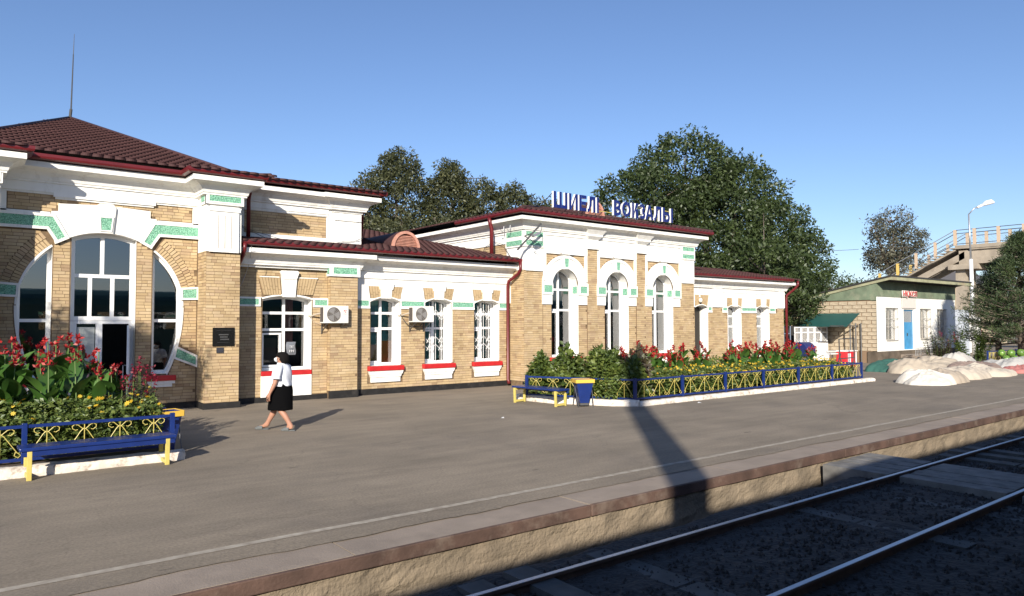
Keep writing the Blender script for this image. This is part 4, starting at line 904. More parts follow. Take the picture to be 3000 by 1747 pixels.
# D
dX0, dX1, dY0, dZ = DX0-ea, DX1+ea, YD-ea, 6.0
pD = 0.23; hD = (dX1-dX0)/2; LD = math.hypot(hD, hD*pD)
S_ = Vector((0, 1, pD)); tile_slope((dX0, dY0, dZ), (1, 0, 0), S_, dX1-dX0, LD, lambda u_, v_: v_*0.975-0.1 < u_ < (dX1-dX0)-v_*0.975+0.1 and v_ < LD, out=lst)
S_ = Vector((1, 0, pD)); tile_slope((dX0, 34, dZ), (0, -1, 0), S_, 34-dY0, LD, lambda u_, v_: u_ < (34-dY0)-v_*0.975+0.1 and v_ < LD, out=lst)
zr = dZ+hD*pD; cD = (dX0+dX1)/2
under.add([(dX0, dY0, dZ-.01), (dX1, dY0, dZ-.01), (cD, dY0+hD, zr-.01), (cD, 30, zr-.01), (dX0, 34, dZ-.01), (dX1, 34, dZ-.01)], [(0, 1, 2), (0, 2, 3, 4), (1, 5, 3, 2), (4, 3, 5)])
hb = MB(); hb.tube([(dX0, dY0, dZ+.03), (cD, dY0+hD, zr+.03)], 0.06, 8).tube([(dX1, dY0, dZ+.03), (cD, dY0+hD, zr+.03)], 0.06, 8).tube([(cD, dY0+hD, zr+.03), (cD, 30, zr+.03)], 0.06, 8); hb.build('hip_cap', M['roof'], ST, smooth=True)
# E
eX1, eY0, eZ = EX1+ea-0.05, YE-ea, 4.32; S_ = Vector((0, 1, 0.205)); LE = 3.0
tile_slope((DX1, eY0, eZ), (1, 0, 0), S_, eX1-DX1, LE, lambda u_, v_: u_ < (eX1-DX1)-v_*0.9+0.1, out=lst)
under.add([(DX1, eY0, eZ-.01), (eX1, eY0, eZ-.01), (eX1-2.8, eY0+3.0, eZ+.60), (DX1, eY0+3.0, eZ+.60), (eX1, 26, eZ-.01), (DX1, 26, eZ-.01)], [(0, 1, 2, 3), (1, 4, 2), (3, 2, 4, 5)])
under.build('roof', M['roof'], ST)
join_tiles(lst)
cpos = CAM_POS
TILES.sort(key=lambda t: (t[0]-cpos).length)
for (p, U, S, Nn, a, c_) in TILES[:300]:
    o = bpy.data.objects.new('roof_tile', tmesh); link(o)
    o.matrix_basis = Matrix(((U.x*a, S.x*c_, Nn.x, p.x), (U.y*a, S.y*c_, Nn.y, p.y), (U.z*a, S.z*c_, Nn.z, p.z), (0, 0, 0, 1))); par(o, ST)
join_tiles(TILES[300:])
# louvred half-round dormers
def dormer(cx, y0, zb, w, h, depth):
    b = MB(); n = 20
    pts = [(cx+w/2*math.cos(R(t)), zb+h*math.sin(R(t))) for t in np.linspace(0, 180, n+1)]; pin = [(cx+(w/2-0.09)*math.cos(R(t)), zb+(h-0.09)*math.sin(R(t))) for t in np.linspace(0, 180, n+1)]
    V = []
    for p, q in zip(pts, pin): V += [(p[0], y0, p[1]), (q[0], y0, q[1]), (p[0], y0+0.16, p[1]), (q[0], y0+0.16, q[1])]
    F = []
    for i in range(n): a = 4*i; F += [(a, a+4, a+5, a+1), (a+2, a+6, a+4, a), (a+1, a+5, a+7, a+3)]
    b.add(V, F); b.box(cx-w/2, cx+w/2, y0-0.02, y0+0.12, zb-0.07, zb+0.02)
    d_ = b.build('dormer', M['wood_red'], ST)
    nl = 8
    for k in range(nl):
        z = zb+0.05+(h-0.18)*k/nl; hw = (w/2-0.10)*math.sqrt(max(0.02, 1-((z-zb+0.04)/(h-0.05))**2))
        MB().obox((cx-hw, y0+0.03, z), (2*hw, 0, 0), (0, 0.07, 0.045), (0, 0.012, -0.016)).build('louvre_slat', M['wood_red'], d_)
    rf = MB(); V = []
    for p in pts: V += [(p[0], y0+0.08, p[1]+0.015), (p[0], y0+depth, p[1]+0.015)]
    rf.add(V, [(2*i, 2*i+1, 2*i+3, 2*i+2) for i in range(n)]); rf.build('dormer_hood', M['roof'], d_, smooth=True)
dormer(11.72, 20.55, 4.62, 1.05, 0.58, 2.6)
dormer(20.90, 21.0, 6.60, 1.05, 0.62, 2.4)

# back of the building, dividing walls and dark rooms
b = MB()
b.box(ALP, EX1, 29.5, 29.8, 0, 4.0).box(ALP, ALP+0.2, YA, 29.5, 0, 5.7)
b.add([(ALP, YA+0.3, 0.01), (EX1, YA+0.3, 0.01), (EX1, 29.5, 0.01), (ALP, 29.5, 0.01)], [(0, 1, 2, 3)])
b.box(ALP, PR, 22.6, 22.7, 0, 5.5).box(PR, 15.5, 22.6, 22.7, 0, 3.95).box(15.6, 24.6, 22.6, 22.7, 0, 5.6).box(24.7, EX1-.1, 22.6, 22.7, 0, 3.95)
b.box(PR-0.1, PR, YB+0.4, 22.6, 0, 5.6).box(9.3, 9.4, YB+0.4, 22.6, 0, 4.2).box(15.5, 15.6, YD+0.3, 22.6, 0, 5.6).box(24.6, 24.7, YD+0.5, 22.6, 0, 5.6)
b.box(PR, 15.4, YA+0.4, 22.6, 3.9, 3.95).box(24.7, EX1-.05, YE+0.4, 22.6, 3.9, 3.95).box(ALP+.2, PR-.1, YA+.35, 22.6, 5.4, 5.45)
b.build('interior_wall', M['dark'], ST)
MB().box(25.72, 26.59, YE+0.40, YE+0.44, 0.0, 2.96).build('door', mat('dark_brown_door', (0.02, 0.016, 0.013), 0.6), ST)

WALL.build('wall', M['mortar'], ST)
TRIM.build('plaster_trim', M['white'], ST)
o = VOUS.build('arch_bricks', M['brick'], ST, kind='stuff')
# the bricks: nearest 300 are single parts, the rest one part
BRICKS.sort(key=lambda q: (q[0]-CAM_POS).length)
BRICKS = [q for q in BRICKS if q[0].x > -0.2]
ub = MB(); ub.box(0, 1, -1, 0, 0, 1); um = bpy.data.meshes.new('brick'); um.from_pydata(ub.v, [], ub.f); um.materials.append(M['brick'])
for (p, u_, v_, n_, w, h, d) in BRICKS[:300]:
    o = bpy.data.objects.new('brick', um); link(o)
    o.matrix_basis = Matrix(((u_.x*w, -n_.x*d, v_.x*h, p.x), (u_.y*w, -n_.y*d, v_.y*h, p.y), (u_.z*w, -n_.z*d, v_.z*h, p.z), (0, 0, 0, 1))); par(o, ST)
rest = BRICKS[300:]; k = len(rest)
V = np.zeros((k, 8, 3)); 
for i, (p, u_, v_, n_, w, h, d) in enumerate(rest):
    q = [p, p+u_*w, p+u_*w+v_*h, p+v_*h]; t = n_*d
    V[i, :4] = [tuple(a) for a in q]; V[i, 4:] = [tuple(a+t) for a in q]
F = np.array([(4,5,6,7),(0,1,5,4),(1,2,6,5),(2,3,7,6),(3,0,4,7)])
fast_mesh('brickwork', V.reshape(-1, 3), (F[None]+np.arange(k)[:, None, None]*8).reshape(-1, 4), M['brick'], ST, tint=np.repeat(nprng.random(k), 5), kind='stuff')
# ================================================================== THINGS ON THE STATION
# lightning mast
t = thing('lightning_mast', 'thin grey lightning mast on the peak of the hipped maroon roof', 'mast', (XC, 27.05, 8.85))
b = MB(); b.tube([(XC, 27.05, 8.80), (XC+0.02, 26.95, 9.15)], 0.045, 8).tube([(XC+0.02, 26.95, 9.15), (XC+0.03, 26.75, 10.9)], [0.024, 0.016], 6); b.build('mast_pole', M['metal'], t)
MB().tube([(XC+0.03, 26.75, 10.9), (XC+0.04, 26.7, 11.55)], [0.012, 0.006], 5).build('mast_tip', M['metal'], t)

def text_mesh(s, size, depth, bold=0.0):
    cu = bpy.data.curves.new('t', 'FONT'); cu.body = s; cu.size = size; cu.extrude = depth; cu.offset = bold; cu.resolution_u = 4
    o = bpy.data.objects.new('t', cu); link(o); dg = bpy.context.evaluated_depsgraph_get(); me = bpy.data.meshes.new_from_object(o.evaluated_get(dg))
    bpy.data.objects.remove(o); bpy.data.curves.remove(cu); return me
def flat_text(s, size, origin, name, m_, parent, width=None, depth=0.002, bold=0.0):
    me = text_mesh(s, size, depth, bold); co = np.zeros(len(me.vertices)*3); me.vertices.foreach_get('co', co); co = co.reshape(-1, 3)
    w = co[:, 0].max()-co[:, 0].min(); sx = (width/w) if width else 1
    me.materials.clear(); me.materials.append(m_)
    n = np.stack([(co[:, 0]-co[:, 0].min())*sx+origin[0], origin[1]-co[:, 2], co[:, 1]+origin[2]], 1); me.vertices.foreach_set('co', n.astype(np.float32).ravel()); me.update()
    o = bpy.data.objects.new(name, me); link(o); par(o, parent); return o
# roof sign, polygonal letters
sg = thing('station_name_sign', 'large blue and white letters of the station name standing on the roof edge', 'sign', (20.5, 19.4, 6.37))
def ring(cx, cz, rx, rz, ix, iz, a0, a1, n=18):
    o_ = [(cx+rx*math.cos(R(a0+(a1-a0)*i/n)), cz+rz*math.sin(R(a0+(a1-a0)*i/n))) for i in range(n+1)]; i_ = [(cx+ix*math.cos(R(a0+(a1-a0)*i/n)), cz+iz*math.sin(R(a0+(a1-a0)*i/n))) for i in range(n+1)]
    return [[o_[i], o_[i+1], i_[i+1], i_[i]] for i in range(n)]
def glyph(ch, w, h, t):
    v = lambda x0, x1=None, z0=0, z1=None: [(x0, z0), (x1 if x1 is not None else x0+t, z0), (x1 if x1 is not None else x0+t, h if z1 is None else z1), (x0, h if z1 is None else z1)]
    hb = lambda z, x0=0, x1=None, tt=None: [(x0, z), (w if x1 is None else x1, z), (w if x1 is None else x1, z+(tt or t)), (x0, z+(tt or t))]
    if ch == 'Ш': return [v(0), v((w-t)/2), v(w-t), hb(0, t, (w-t)/2), hb(0, (w+t)/2, w-t)]
    if ch == 'И': return [v(0), v(w-t), [(t, 0), (t, 0.22*h), (w-t, h), (w-t, 0.78*h)]]
    if ch == 'Е': return [v(0), hb(0, t), hb(h-t, t), hb(h/2-t/2, t, w*0.92)]
    if ch == 'Л': return [v(w-t), hb(h-t, w*0.25, w-t), [(0, 0), (w*0.16, 0), (w*0.30, 0.10*h), (w*0.25+t, 0.55*h), (w*0.25+t, h-t), (w*0.25, h-t), (w*0.24, 0.5*h), (w*0.13, t), (0, t)]]
    if ch == 'І': return [v(0, w)]
    if ch == 'О': return ring(w/2, h/2, w/2, h/2, w/2-t, h/2-t, 0, 360, 24)
    if ch == 'В': return [v(0), hb(0, t, w*0.5), hb(h-t, t, w*0.45), hb(h/2-t/2, t, w*0.5)]+ring(w*0.5, h*0.27+t*0.12, w*0.5, h*0.27+t*0.12, w*0.5-t, h*0.27-t*0.88, -90, 90, 10)+ring(w*0.45, h*0.75-t*0.12, w*0.47, h*0.25+t*0.12, w*0.47-t, h*0.25-t*0.7, -90, 90, 10)
    if ch == 'К': return [v(0), [(t, 0.40*h), (w-t*1.25, h), (w, h), (t+0.02, 0.40*h-t*0.7+0.02)], [(t+0.22*w, 0.55*h), (w-t*1.3, 0), (w, 0), (t+0.22*w+t, 0.66*h)]]
    if ch == 'З': return ring(w*0.48, h*0.27, w*0.5, h*0.27, w*0.5-t, h*0.27-t, -150, 90, 14)+ring(w*0.46, h*0.74, w*0.46, h*0.26, w*0.46-t, h*0.26-t, -90, 150, 14)
    if ch == 'А': return [[(0, 0), (t*1.1, 0), (w/2+t*0.15, h*0.86), (w/2+t*0.5, h), (w/2-t*0.5, h)], [(w-t*1.1, 0), (w, 0), (w/2+t*0.5, h), (w/2-t*0.15, h*0.86)], hb(h*0.22, w*0.2, w*0.8, t*0.85)]
    if ch == 'Ы': return [v(0), v(w-t), hb(0, t, w*0.42), hb(h*0.48, t, w*0.42)]+ring(w*0.40, h*0.24+t*0.5, w*0.30, h*0.24+t*0.5, w*0.30-t, h*0.24-t*0.5, -90, 90, 10)
    return []
LET = [('Ш', 17.16, 17.84), ('И', 17.92, 18.37), ('Е', 18.44, 18.82), ('Л', 18.87, 19.29), ('І', 19.37, 19.47), ('В', 20.30, 20.71), ('О', 20.76, 21.27), ('К', 21.34, 21.72), ('З', 21.76, 22.14), ('А', 22.14, 22.63), ('Л', 22.67, 23.13), ('Ы', 23.22, 23.86)]
for i, (ch, x0, x1) in enumerate(LET):
    b = MB(); zb = 6.385
    for k, poly in enumerate(glyph(ch, x1-x0, 0.60, 0.122)):
        P_ = [(x0+p[0], zb+p[1]) for p in poly]; e = 0.0004*(k % 5)
        b.prism_y(P_, 19.40-e, 19.50-e, 0, 1); 
    b.build('letter', [M['letterblue'], M['letterwhite']], sg)
for x in (17.2, 18.5, 19.4, 20.35, 21.7, 22.9, 23.8):
    zr_ = 6.0+(19.47-dY0)*pD; b = MB(); b.beam((x, 19.5, zr_), (x, 19.5, 6.42), 0.025).beam((x, 19.5, 6.95), (x, 20.35, 6.0+(20.35-dY0)*pD), 0.02); b.build('support_strut', M['metal'], sg)
b = MB(); b.beam((17.16, 19.56, 6.50), (23.86, 19.56, 6.50), 0.02).beam((20.3, 19.56, 6.88), (23.86, 19.56, 6.88), 0.02); b.build('support_rail', M['yellow'], sg)

# plaques
t = thing('memorial_plaque', 'black square granite plaque with faint engraved lines on the brick corner pier', 'plaque', (5.47, YP, 1.82))
b = MB(); b.box(5.21, 5.74, YP-0.045, YP-0.012, 1.59, 2.06); b.build('stone_plate', M['plaque'], t, bevel=0.004)
b = MB(); 
for (x0, x1, z) in ((5.30, 5.66, 1.99), (5.32, 5.62, 1.68)): b.box(x0, x1, YP-0.047, YP-0.044, z, z+0.004)
b.build('engraved_line', M['metal'], t)
lm = mat('engraving_grey', (0.10, 0.10, 0.10), 0.6)
b = MB()
for (x0, n, z) in ((5.36, 9, 1.865), (5.39, 7, 1.805), (5.40, 8, 1.745)):
    for k in range(n): b.box(x0+k*0.027, x0+k*0.027+0.016, YP-0.047, YP-0.0445, z, z+0.03)
b.build('engraved_marks', lm, t, kind='stuff')
MB().box(5.31, 5.48, YP-0.035, YP-0.012, 1.42, 1.555).build('small_plate', mat('dark_slate', (0.045, 0.045, 0.055), 0.3), tag(thing('small_plaque', 'small dark plate fixed directly under the black plaque', 'plaque', (5.4, YP, 1.49))), )

# air conditioners
def ac(x, y, z, label, logo):
    t = thing('air_conditioner', label, 'air conditioner', (x, y, z), 'outdoor air conditioner units on the facade')
    w, h, d = 0.76, 0.50, 0.27; y1 = y-0.16; y0 = y1-d
    b = MB(); b.box(x, x+w, y0, y1, z, z+h); b.build('casing', M['acwhite'], t, bevel=0.012)
    cx, cz = x+0.30, z+h/2; n = 28
    b = MB(); b.add([(cx+0.20*math.cos(2*math.pi*i/n), y0-0.004, cz+0.20*math.sin(2*math.pi*i/n)) for i in range(n)], [tuple(range(n-1, -1, -1))]); b.build('fan_opening', M['acgrille'], t)
    b = MB()
    for r_ in (0.205, 0.16, 0.115, 0.07): b.tube([(cx+r_*math.cos(2*math.pi*i/n), y0-0.012, cz+r_*math.sin(2*math.pi*i/n)) for i in range(n+1)], 0.0022 if r_ < 0.2 else 0.006, 4)
    for k in range(8): a = math.pi*k/8; b.beam((cx-0.2*math.cos(a), y0-0.012, cz-0.2*math.sin(a)), (cx+0.2*math.cos(a), y0-0.012, cz+0.2*math.sin(a)), 0.004)
    b.build('fan_guard', mat('guard_wire', (0.30, 0.29, 0.27), 0.5), t)
    b = MB()
    for k in range(3):
        a0 = R(90+120*k); P_ = [(cx+0.03*math.cos(a0), cz+0.03*math.sin(a0))]+[(cx+0.185*math.cos(a0+R(q)), cz+0.185*math.sin(a0+R(q))) for q in (-15, 10, 35, 60)]+[(cx+0.03*math.cos(a0+R(60)), cz+0.03*math.sin(a0+R(60)))]
        b.prism_y(P_, y0-0.007, y0-0.0045)
    b.build('fan_blade', mat('grey_fan', (0.23, 0.22, 0.215), 0.5), t)
    b = MB()
    for k in range(9): b.box(x-0.006, x-0.001, y0+0.03+k*0.024, y0+0.036+k*0.024, z+0.04, z+h-0.05)
    b.box(x-0.0008, x+0.001, y0+0.025, y1-0.02, z+0.035, z+h-0.045); b.build('coil_side', M['acgrille'], t)
    MB().box(x+0.555, x+0.745, y0-0.004, y0+0.001, z+0.02, z+h-0.02).build('side_cover', mat('ac_cover', (0.78, 0.76, 0.71), 0.45), t)
    for xx in (x+0.12, x+0.62): b = MB(); b.beam((xx, y, z-0.02), (xx, y0+0.02, z-0.02), 0.03).beam((xx, y-0.01, z-0.26), (xx, y0+0.06, z-0.03), 0.025).beam((xx, y-0.014, z-0.3), (xx, y-0.014, z), 0.03); b.build('bracket', M['metal'], t)
    if logo:
        lr = mat('logo_red', (0.62, 0.05, 0.05), 0.5); lx, lz = x+0.65, z+0.35
        b = MB()
        for k in range(3):
            a0 = R(100+120*k); pts = [(lx+(0.012+0.036*i/8)*math.cos(a0+R(95*i/8)), y0-0.007, lz+(0.012+0.036*i/8)*math.sin(a0+R(95*i/8))) for i in range(9)]; b.tube(pts, [0.006+0.006*math.sin(math.pi*i/8) for i in range(9)], 5)
        b.build('emblem', lr, t); flat_text('CHIGO', 0.04, (lx-0.065, y0-0.005, lz-0.10), 'brand_lettering', M['metal'], t, 0.13)
    b = MB(); b.tube([(x-0.01, y1-0.06, z+0.28), (x-0.10, y1-0.02, z+0.26), (x-0.2, y-0.02, z+0.20), (x-0.28, y+0.01, z+0.21)], 0.022, 8)
    b.tube([(x+0.02, y1-0.03, z+0.0), (x-0.06, y-0.03, z+0.0), (x-0.18, y-0.02, z+0.10), (x-0.26, y-0.015, z+0.19)], 0.006, 5); b.build('hose', mat('hose_tape', (0.42, 0.36, 0.28), 0.8), t)
    return t
ac(8.30, YB, 2.17, 'outdoor air conditioner with red swirl emblem beside the ticket window', True)
ac(11.26, YC, 2.20, 'plain outdoor air conditioner between the first two windows of the low wing', False)

# lamp bracket at the corner, hooks, cables
t = thing('floodlight', 'grey floodlight on a slanting arm at the corner pier of the waiting hall', 'floodlight', (15.2, 18.7, 5.0))
b = MB(); b.beam((14.85, 18.62, 4.62), (15.75, 18.45, 5.55), 0.05).beam((15.40, 18.95, 5.15), (15.45, 18.5, 5.22), 0.03); b.build('arm', M['metal'], t)
b = MB(); b.obox((15.36, 18.48, 5.06), (0.28, 0, 0.13), (0, -0.14, 0.0), (-0.03, 0, 0.07)); b.build('lamp_head', M['galv'], t, bevel=0.01)
b = MB(); b.tube([(15.75, 18.45, 5.55), (15.78, 18.45, 5.40), (15.68, 18.42, 5.22)], 0.012, 5).tube([(15.40, 18.4, 5.0), (15.35, 18.42, 4.92), (15.50, 18.42, 4.87)], 0.012, 5); b.build('yoke', M['metal'], t)
for k, (x, y) in enumerate(((15.17, 19.78), (15.17, 19.42))):
    b = MB(); b.tube([(x, y, 5.58), (x-0.02, y, 5.42), (x-0.07, y, 5.36), (x-0.12, y, 5.38), (x-0.14, y, 5.44)], 0.014, 6)
    o = b.build('cable_hook', M['galv'], None); tag(o, 'thin curved cable hook under the side eave of the waiting hall', 'hook', 'cable hooks by the corner')
def cable(pts, label, r=0.010, sag=0.0, m_='metal', name='cable'):
    P_ = []
    for i in range(len(pts)-1):
        a, c_ = Vector(pts[i]), Vector(pts[i+1])
        for k in range(8): f = k/8; P_.append(a.lerp(c_, f)-Vector((0, 0, sag*4*f*(1-f))))
    P_.append(Vector(pts[-1])); b = MB(); b.tube(P_, r, 5); return tag(b.build(name, M[m_], None), label, 'cable')
cable([(5.95, YU-0.15, 4.98), (6.9, YU-0.13, 4.66), (8.2, YU-0.12, 4.50), (9.2, YU-0.14, 4.62), (9.86, YU-0.14, 4.78)], 'drooping black cable across the white upper wall', sag=0.05, r=0.008)
cable([(5.95, YU-0.15, 4.95), (6.6, YU-0.13, 4.68), (7.1, YU-0.12, 4.52)], 'short black cable hanging beside the upper red downpipe', sag=0.02, r=0.008)
cable([(6.16, YB-0.72, 4.20), (6.30, YB-0.2, 3.9), (6.22, YB-0.08, 3.5), (6.05, YB-0.06, 3.1)], 'loose pale wire dangling beside the corner pier', sag=0.03, r=0.007, m_='galv')
cable([(6.9, YB-0.03, 3.95), (6.75, YB-0.03, 3.45), (6.72, YB-0.03, 3.38)], 'thin wire stain line on brick above the ticket window', r=0.004)
cable([(11.02, YC-0.05, 2.45), (11.3, YC-0.05, 2.1), (11.7, YC-0.06, 2.06), (11.85, YC-0.05, 2.22)], 'black hose looping under the plain air conditioner', r=0.014, sag=0.02)
cable([(15.36, 19.6, 4.42), (15.3, 20.0, 4.95), (15.34, 20.6, 5.1), (15.36, 21.2, 4.95)], 'wire loop on brick side wall of the waiting hall', r=0.008)
cable([(15.38, 20.7, 4.66), (15.32, 20.85, 4.95), (15.3, 21.1, 4.95), (15.36, 21.3, 4.72)], 'small black wire hoop rising from the low wing roof', r=0.012)
t = tag(MB().lathe((25.98, YE-0.12, 3.07), [(0.03, 0), (0.075, 0.03), (0.085, 0.09), (0.07, 0.16), (0.03, 0.19)], 14).build('wall_lamp', M['acwhite'], None, smooth=True), 'round wall lamp above the dark door of the right wing', 'lamp')
# bag and poster in the ticket window
nt_ = thing('plastic_bag', 'grey plastic bag with white marks hanging inside the ticket window', 'bag', (7.65, YB+0.30, 1.4))
V = []; nb = 10
for i in range(nb+1):
    for j in range(nb+1):
        u_, v_ = i/nb, j/nb; V.append((7.50+0.27*u_+0.012*math.sin(v_*7), YB+0.30-0.05*math.sin(math.pi*u_)*math.sin(math.pi*v_)-0.012*noise.noise((u_*6, v_*6, 2)), 1.27+0.37*v_))
fast_mesh('bag_sheet', V, [(i*(nb+1)+j, (i+1)*(nb+1)+j, (i+1)*(nb+1)+j+1, i*(nb+1)+j+1) for i in range(nb) for j in range(nb)], mat('grey_plastic', (0.16, 0.17, 0.19), 0.25), nt_, smooth=True)
flat_text('ТАТ', 0.09, (7.57, YB+0.235, 1.47), 'bag_lettering', M['pvc'], nt_, 0.12); flat_text('191', 0.09, (7.57, YB+0.235, 1.35), 'bag_lettering', M['pvc'], nt_, 0.12)

# ================================================================== FLOWER BEDS
def kerb_mesh(path, w, h, name, label, closed=False):
    P_ = []
    for i in range(len(path)-1):
        a, c_ = Vector(path[i]), Vector(path[i+1]); n = max(2, int((c_-a).length/0.07))
        for k in range(n): P_.append(a.lerp(c_, k/n))
    P_.append(Vector(path[-1])); m_ = len(P_); prof = [(0, -0.02), (0.0, h*0.75), (0.03, h), (w*0.5, h+0.012), (w-0.02, h), (w, h*0.7), (w, -0.02)]; V = []
    for i, p in enumerate(P_):
        d = (P_[min(i+1, m_-1)]-P_[max(i-1, 0)]).normalized(); n_ = Vector((-d.y, d.x))
        for k, (o_, z) in enumerate(prof):
            q = noise.noise((p.x*3.1, p.y*3.1, k*0.7))*0.045+noise.noise((p.x*9, p.y*9, k*1.7))*0.035
            V.append((p.x+n_.x*(o_+q), p.y+n_.y*(o_+q), z*(1+1.4*q) if z > 0 else z))
    k = len(prof); F = [(i*k+j, (i+1)*k+j, (i+1)*k+j+1, i*k+j+1) for i in range(m_-1) for j in range(k-1)]
    b = MB(); b.add(V, F+[tuple(range(k-1, -1, -1)), tuple((m_-1)*k+j for j in range(k))]); return tag(b.build(name, M['kerb'], None, smooth=True), label, 'kerb')
# ornament: three rods fanning from the top with heart scrolls above, loops at the foot
def motif(p0, u, w, zt, zb, m_, parent):
    """centre p0 (x,y), direction u, motif width w, between rails zb..zt"""
    b = MB(); P_ = lambda a, z: (p0[0]+u[0]*a, p0[1]+u[1]*a, z); H = zt-zb; r_ = 0.0062
    b.beam(P_(0, zb), P_(0, zt), 0.010)
    for s_ in (1, -1):
        heart = [(0.012, 0.80), (0.04, 0.86), (0.085, 0.955), (0.13, 0.985), (0.165, 0.93), (0.16, 0.84), (0.12, 0.78), (0.09, 0.80)]
        b.tube([P_(s_*a*w/0.5*1.0, zb+H*z) for a, z in heart], r_, 6)
        b.tube([P_(s_*0.01, zb+H*0.84), P_(s_*0.05*w/0.5, zb+H*0.74), P_(s_*w*0.40, zb+H*0.20), P_(s_*w*0.49, zb+H*0.10), P_(s_*w*0.43, zb+H*0.02), P_(s_*w*0.34, zb+H*0.10), P_(s_*w*0.37, zb+H*0.22)], r_, 6)
    return b.build('scroll', m_, parent)
def fence(path, zt, zb, label, posts, spacing, grp=None, motifs=True):
    a0 = path[0]; t = thing('flower_bed_fence', label, 'fence', (a0[0], a0[1], 0), grp)
    for i in range(len(path)-1):
        a, c_ = Vector(path[i]), Vector(path[i+1]); L = (c_-a).length; u = (c_-a)/L
        for z in (zt, zb):
            b = MB(); b.beam((a.x, a.y, z), (c_.x, c_.y, z), 0.035, 0.045); b.build('rail', M['blue'], t)
        ps = posts[i]
        for s_ in ps:
            p = a+u*s_; b = MB(); b.box(p.x-0.035, p.x+0.035, p.y-0.035, p.y+0.035, 0, zt+0.045); b.build('post', M['blue'], t, bevel=0.006)
        if motifs:
            st = list(ps)
            for k in range(len(st)-1):
                n = max(1, int(round((st[k+1]-st[k])/spacing))); w = (st[k+1]-st[k]-0.07)/n
                for q in range(n): p = a+u*(st[k]+0.035+w*(q+0.5)); motif((p.x, p.y), (u.x, u.y), w, zt-0.02, zb+0.02, M['yellow'], t)
    return t
# bed 1 (near, left) ---------------------------------------------
B1Y = 12.60
MB().prism_z([(-3, 12.3), (2.85, 12.3), (2.9, 15.4), (-3, 15.4)], -0.02, 0.13).build('flower_bed_soil', M['soil'], kind='structure')
kerb_mesh([(-3, 12.13), (2.97, 12.20)], 0.26, 0.14, 'kerb', 'chipped whitewashed kerb of the near flower bed behind the bench')
kerb_mesh([(2.95, 13.3), (2.97, 15.4)], 0.2, 0.13, 'kerb', 'whitewashed side kerb of the near flower bed towards the entrance')
fence([(-1.25, B1Y), (2.86, B1Y)], 0.665, 0.19, 'blue fence with yellow scrolls in front of the near flower bed', [[0, 2.12, 4.11]], 0.53)
fence([(2.92, 13.45), (2.95, 15.35)], 0.665, 0.19, 'blue side fence of the near flower bed towards the entrance', [[0.05, 1.85]], 0.6)
# bed 2 (long, middle) -------------------------------------------
B2Y = 12.80
MB().prism_z([(14.1, 12.75), (26.5, 12.85), (26.3, 16.2), (12.9, 16.2), (12.85, 15.2)], -0.02, 0.12).build('flower_bed_soil', M['soil'], kind='structure')
kerb_mesh([(14.05, 12.55), (27.0, 12.62)], 0.24, 0.11, 'kerb', 'long chipped whitewashed kerb along the front of the middle flower bed')
kerb_mesh([(12.62, 15.9), (12.75, 14.6), (13.55, 13.1), (14.06, 12.57)], 0.24, 0.15, 'kerb', 'whitewashed end kerb of the middle flower bed behind the far bench')
fence([(14.15, B2Y), (26.5, B2Y+0.05)], 0.665, 0.17, 'long blue fence with yellow scrolls along the front of the middle flower bed', [[0, 1.95, 3.95, 5.95, 8.0, 10.2, 12.35]], 0.66)
fence([(12.72, 15.55), (14.15, B2Y)], 0.665, 0.17, 'blue end fence with yellow scrolls behind the far bench', [[0, 3.09]], 0.50)
fence([(26.5, B2Y+0.05), (26.3, 16.0)], 0.665, 0.17, 'blue far end fence of the middle flower bed near the market', [[1.5, 3.15]], 0.52)

def bench(loc, rz, L, label):
    t = thing('bench', label, 'bench', (0, 0, 0), 'blue and yellow benches on the platform')
    b = MB(); b.box(-L/2, L/2, -0.22, -0.003, 0.405, 0.455); b.build('seat_plank', M['blue'], t, bevel=0.012)
    b = MB(); b.box(-L/2+.003, L/2-.004, 0.003, 0.22, 0.405, 0.453); b.build('seat_plank', M['blue'], t, bevel=0.012)
    b = MB(); b.box(-L/2+0.02, L/2-0.02, -0.20, -0.165, 0.33, 0.403); b.build('seat_apron', M['blue'], t, bevel=0.006)
    for s_ in (-1, 1):
        x = s_*(L/2-0.12)
        for y in (-0.16, 0.20): b = MB(); b.obox((x-0.03, y-0.025, 0), (0.06, 0, 0), (0, 0.05, 0), (0, -0.02*(1 if y < 0 else -1), 0.402)); b.build('leg', M['yellow'], t, bevel=0.005)
        b = MB(); b.box(x-0.028, x+0.028, -0.134, 0.174, 0.02, 0.075).box(x-0.028, x+0.028, -0.20, 0.20, 0.345, 0.4); b.build('leg_stretcher', M['yellow'], t, bevel=0.005)
    t.location = loc; t.rotation_euler = (0, 0, rz); return t
bench((1.76, 12.07, 0), R(1.2), 2.0, 'near blue bench with yellow legs in front of the left flower bed')
bench((12.42, 14.62, 0), R(97), 1.72, 'far blue bench with yellow legs at the end of the middle flower bed')
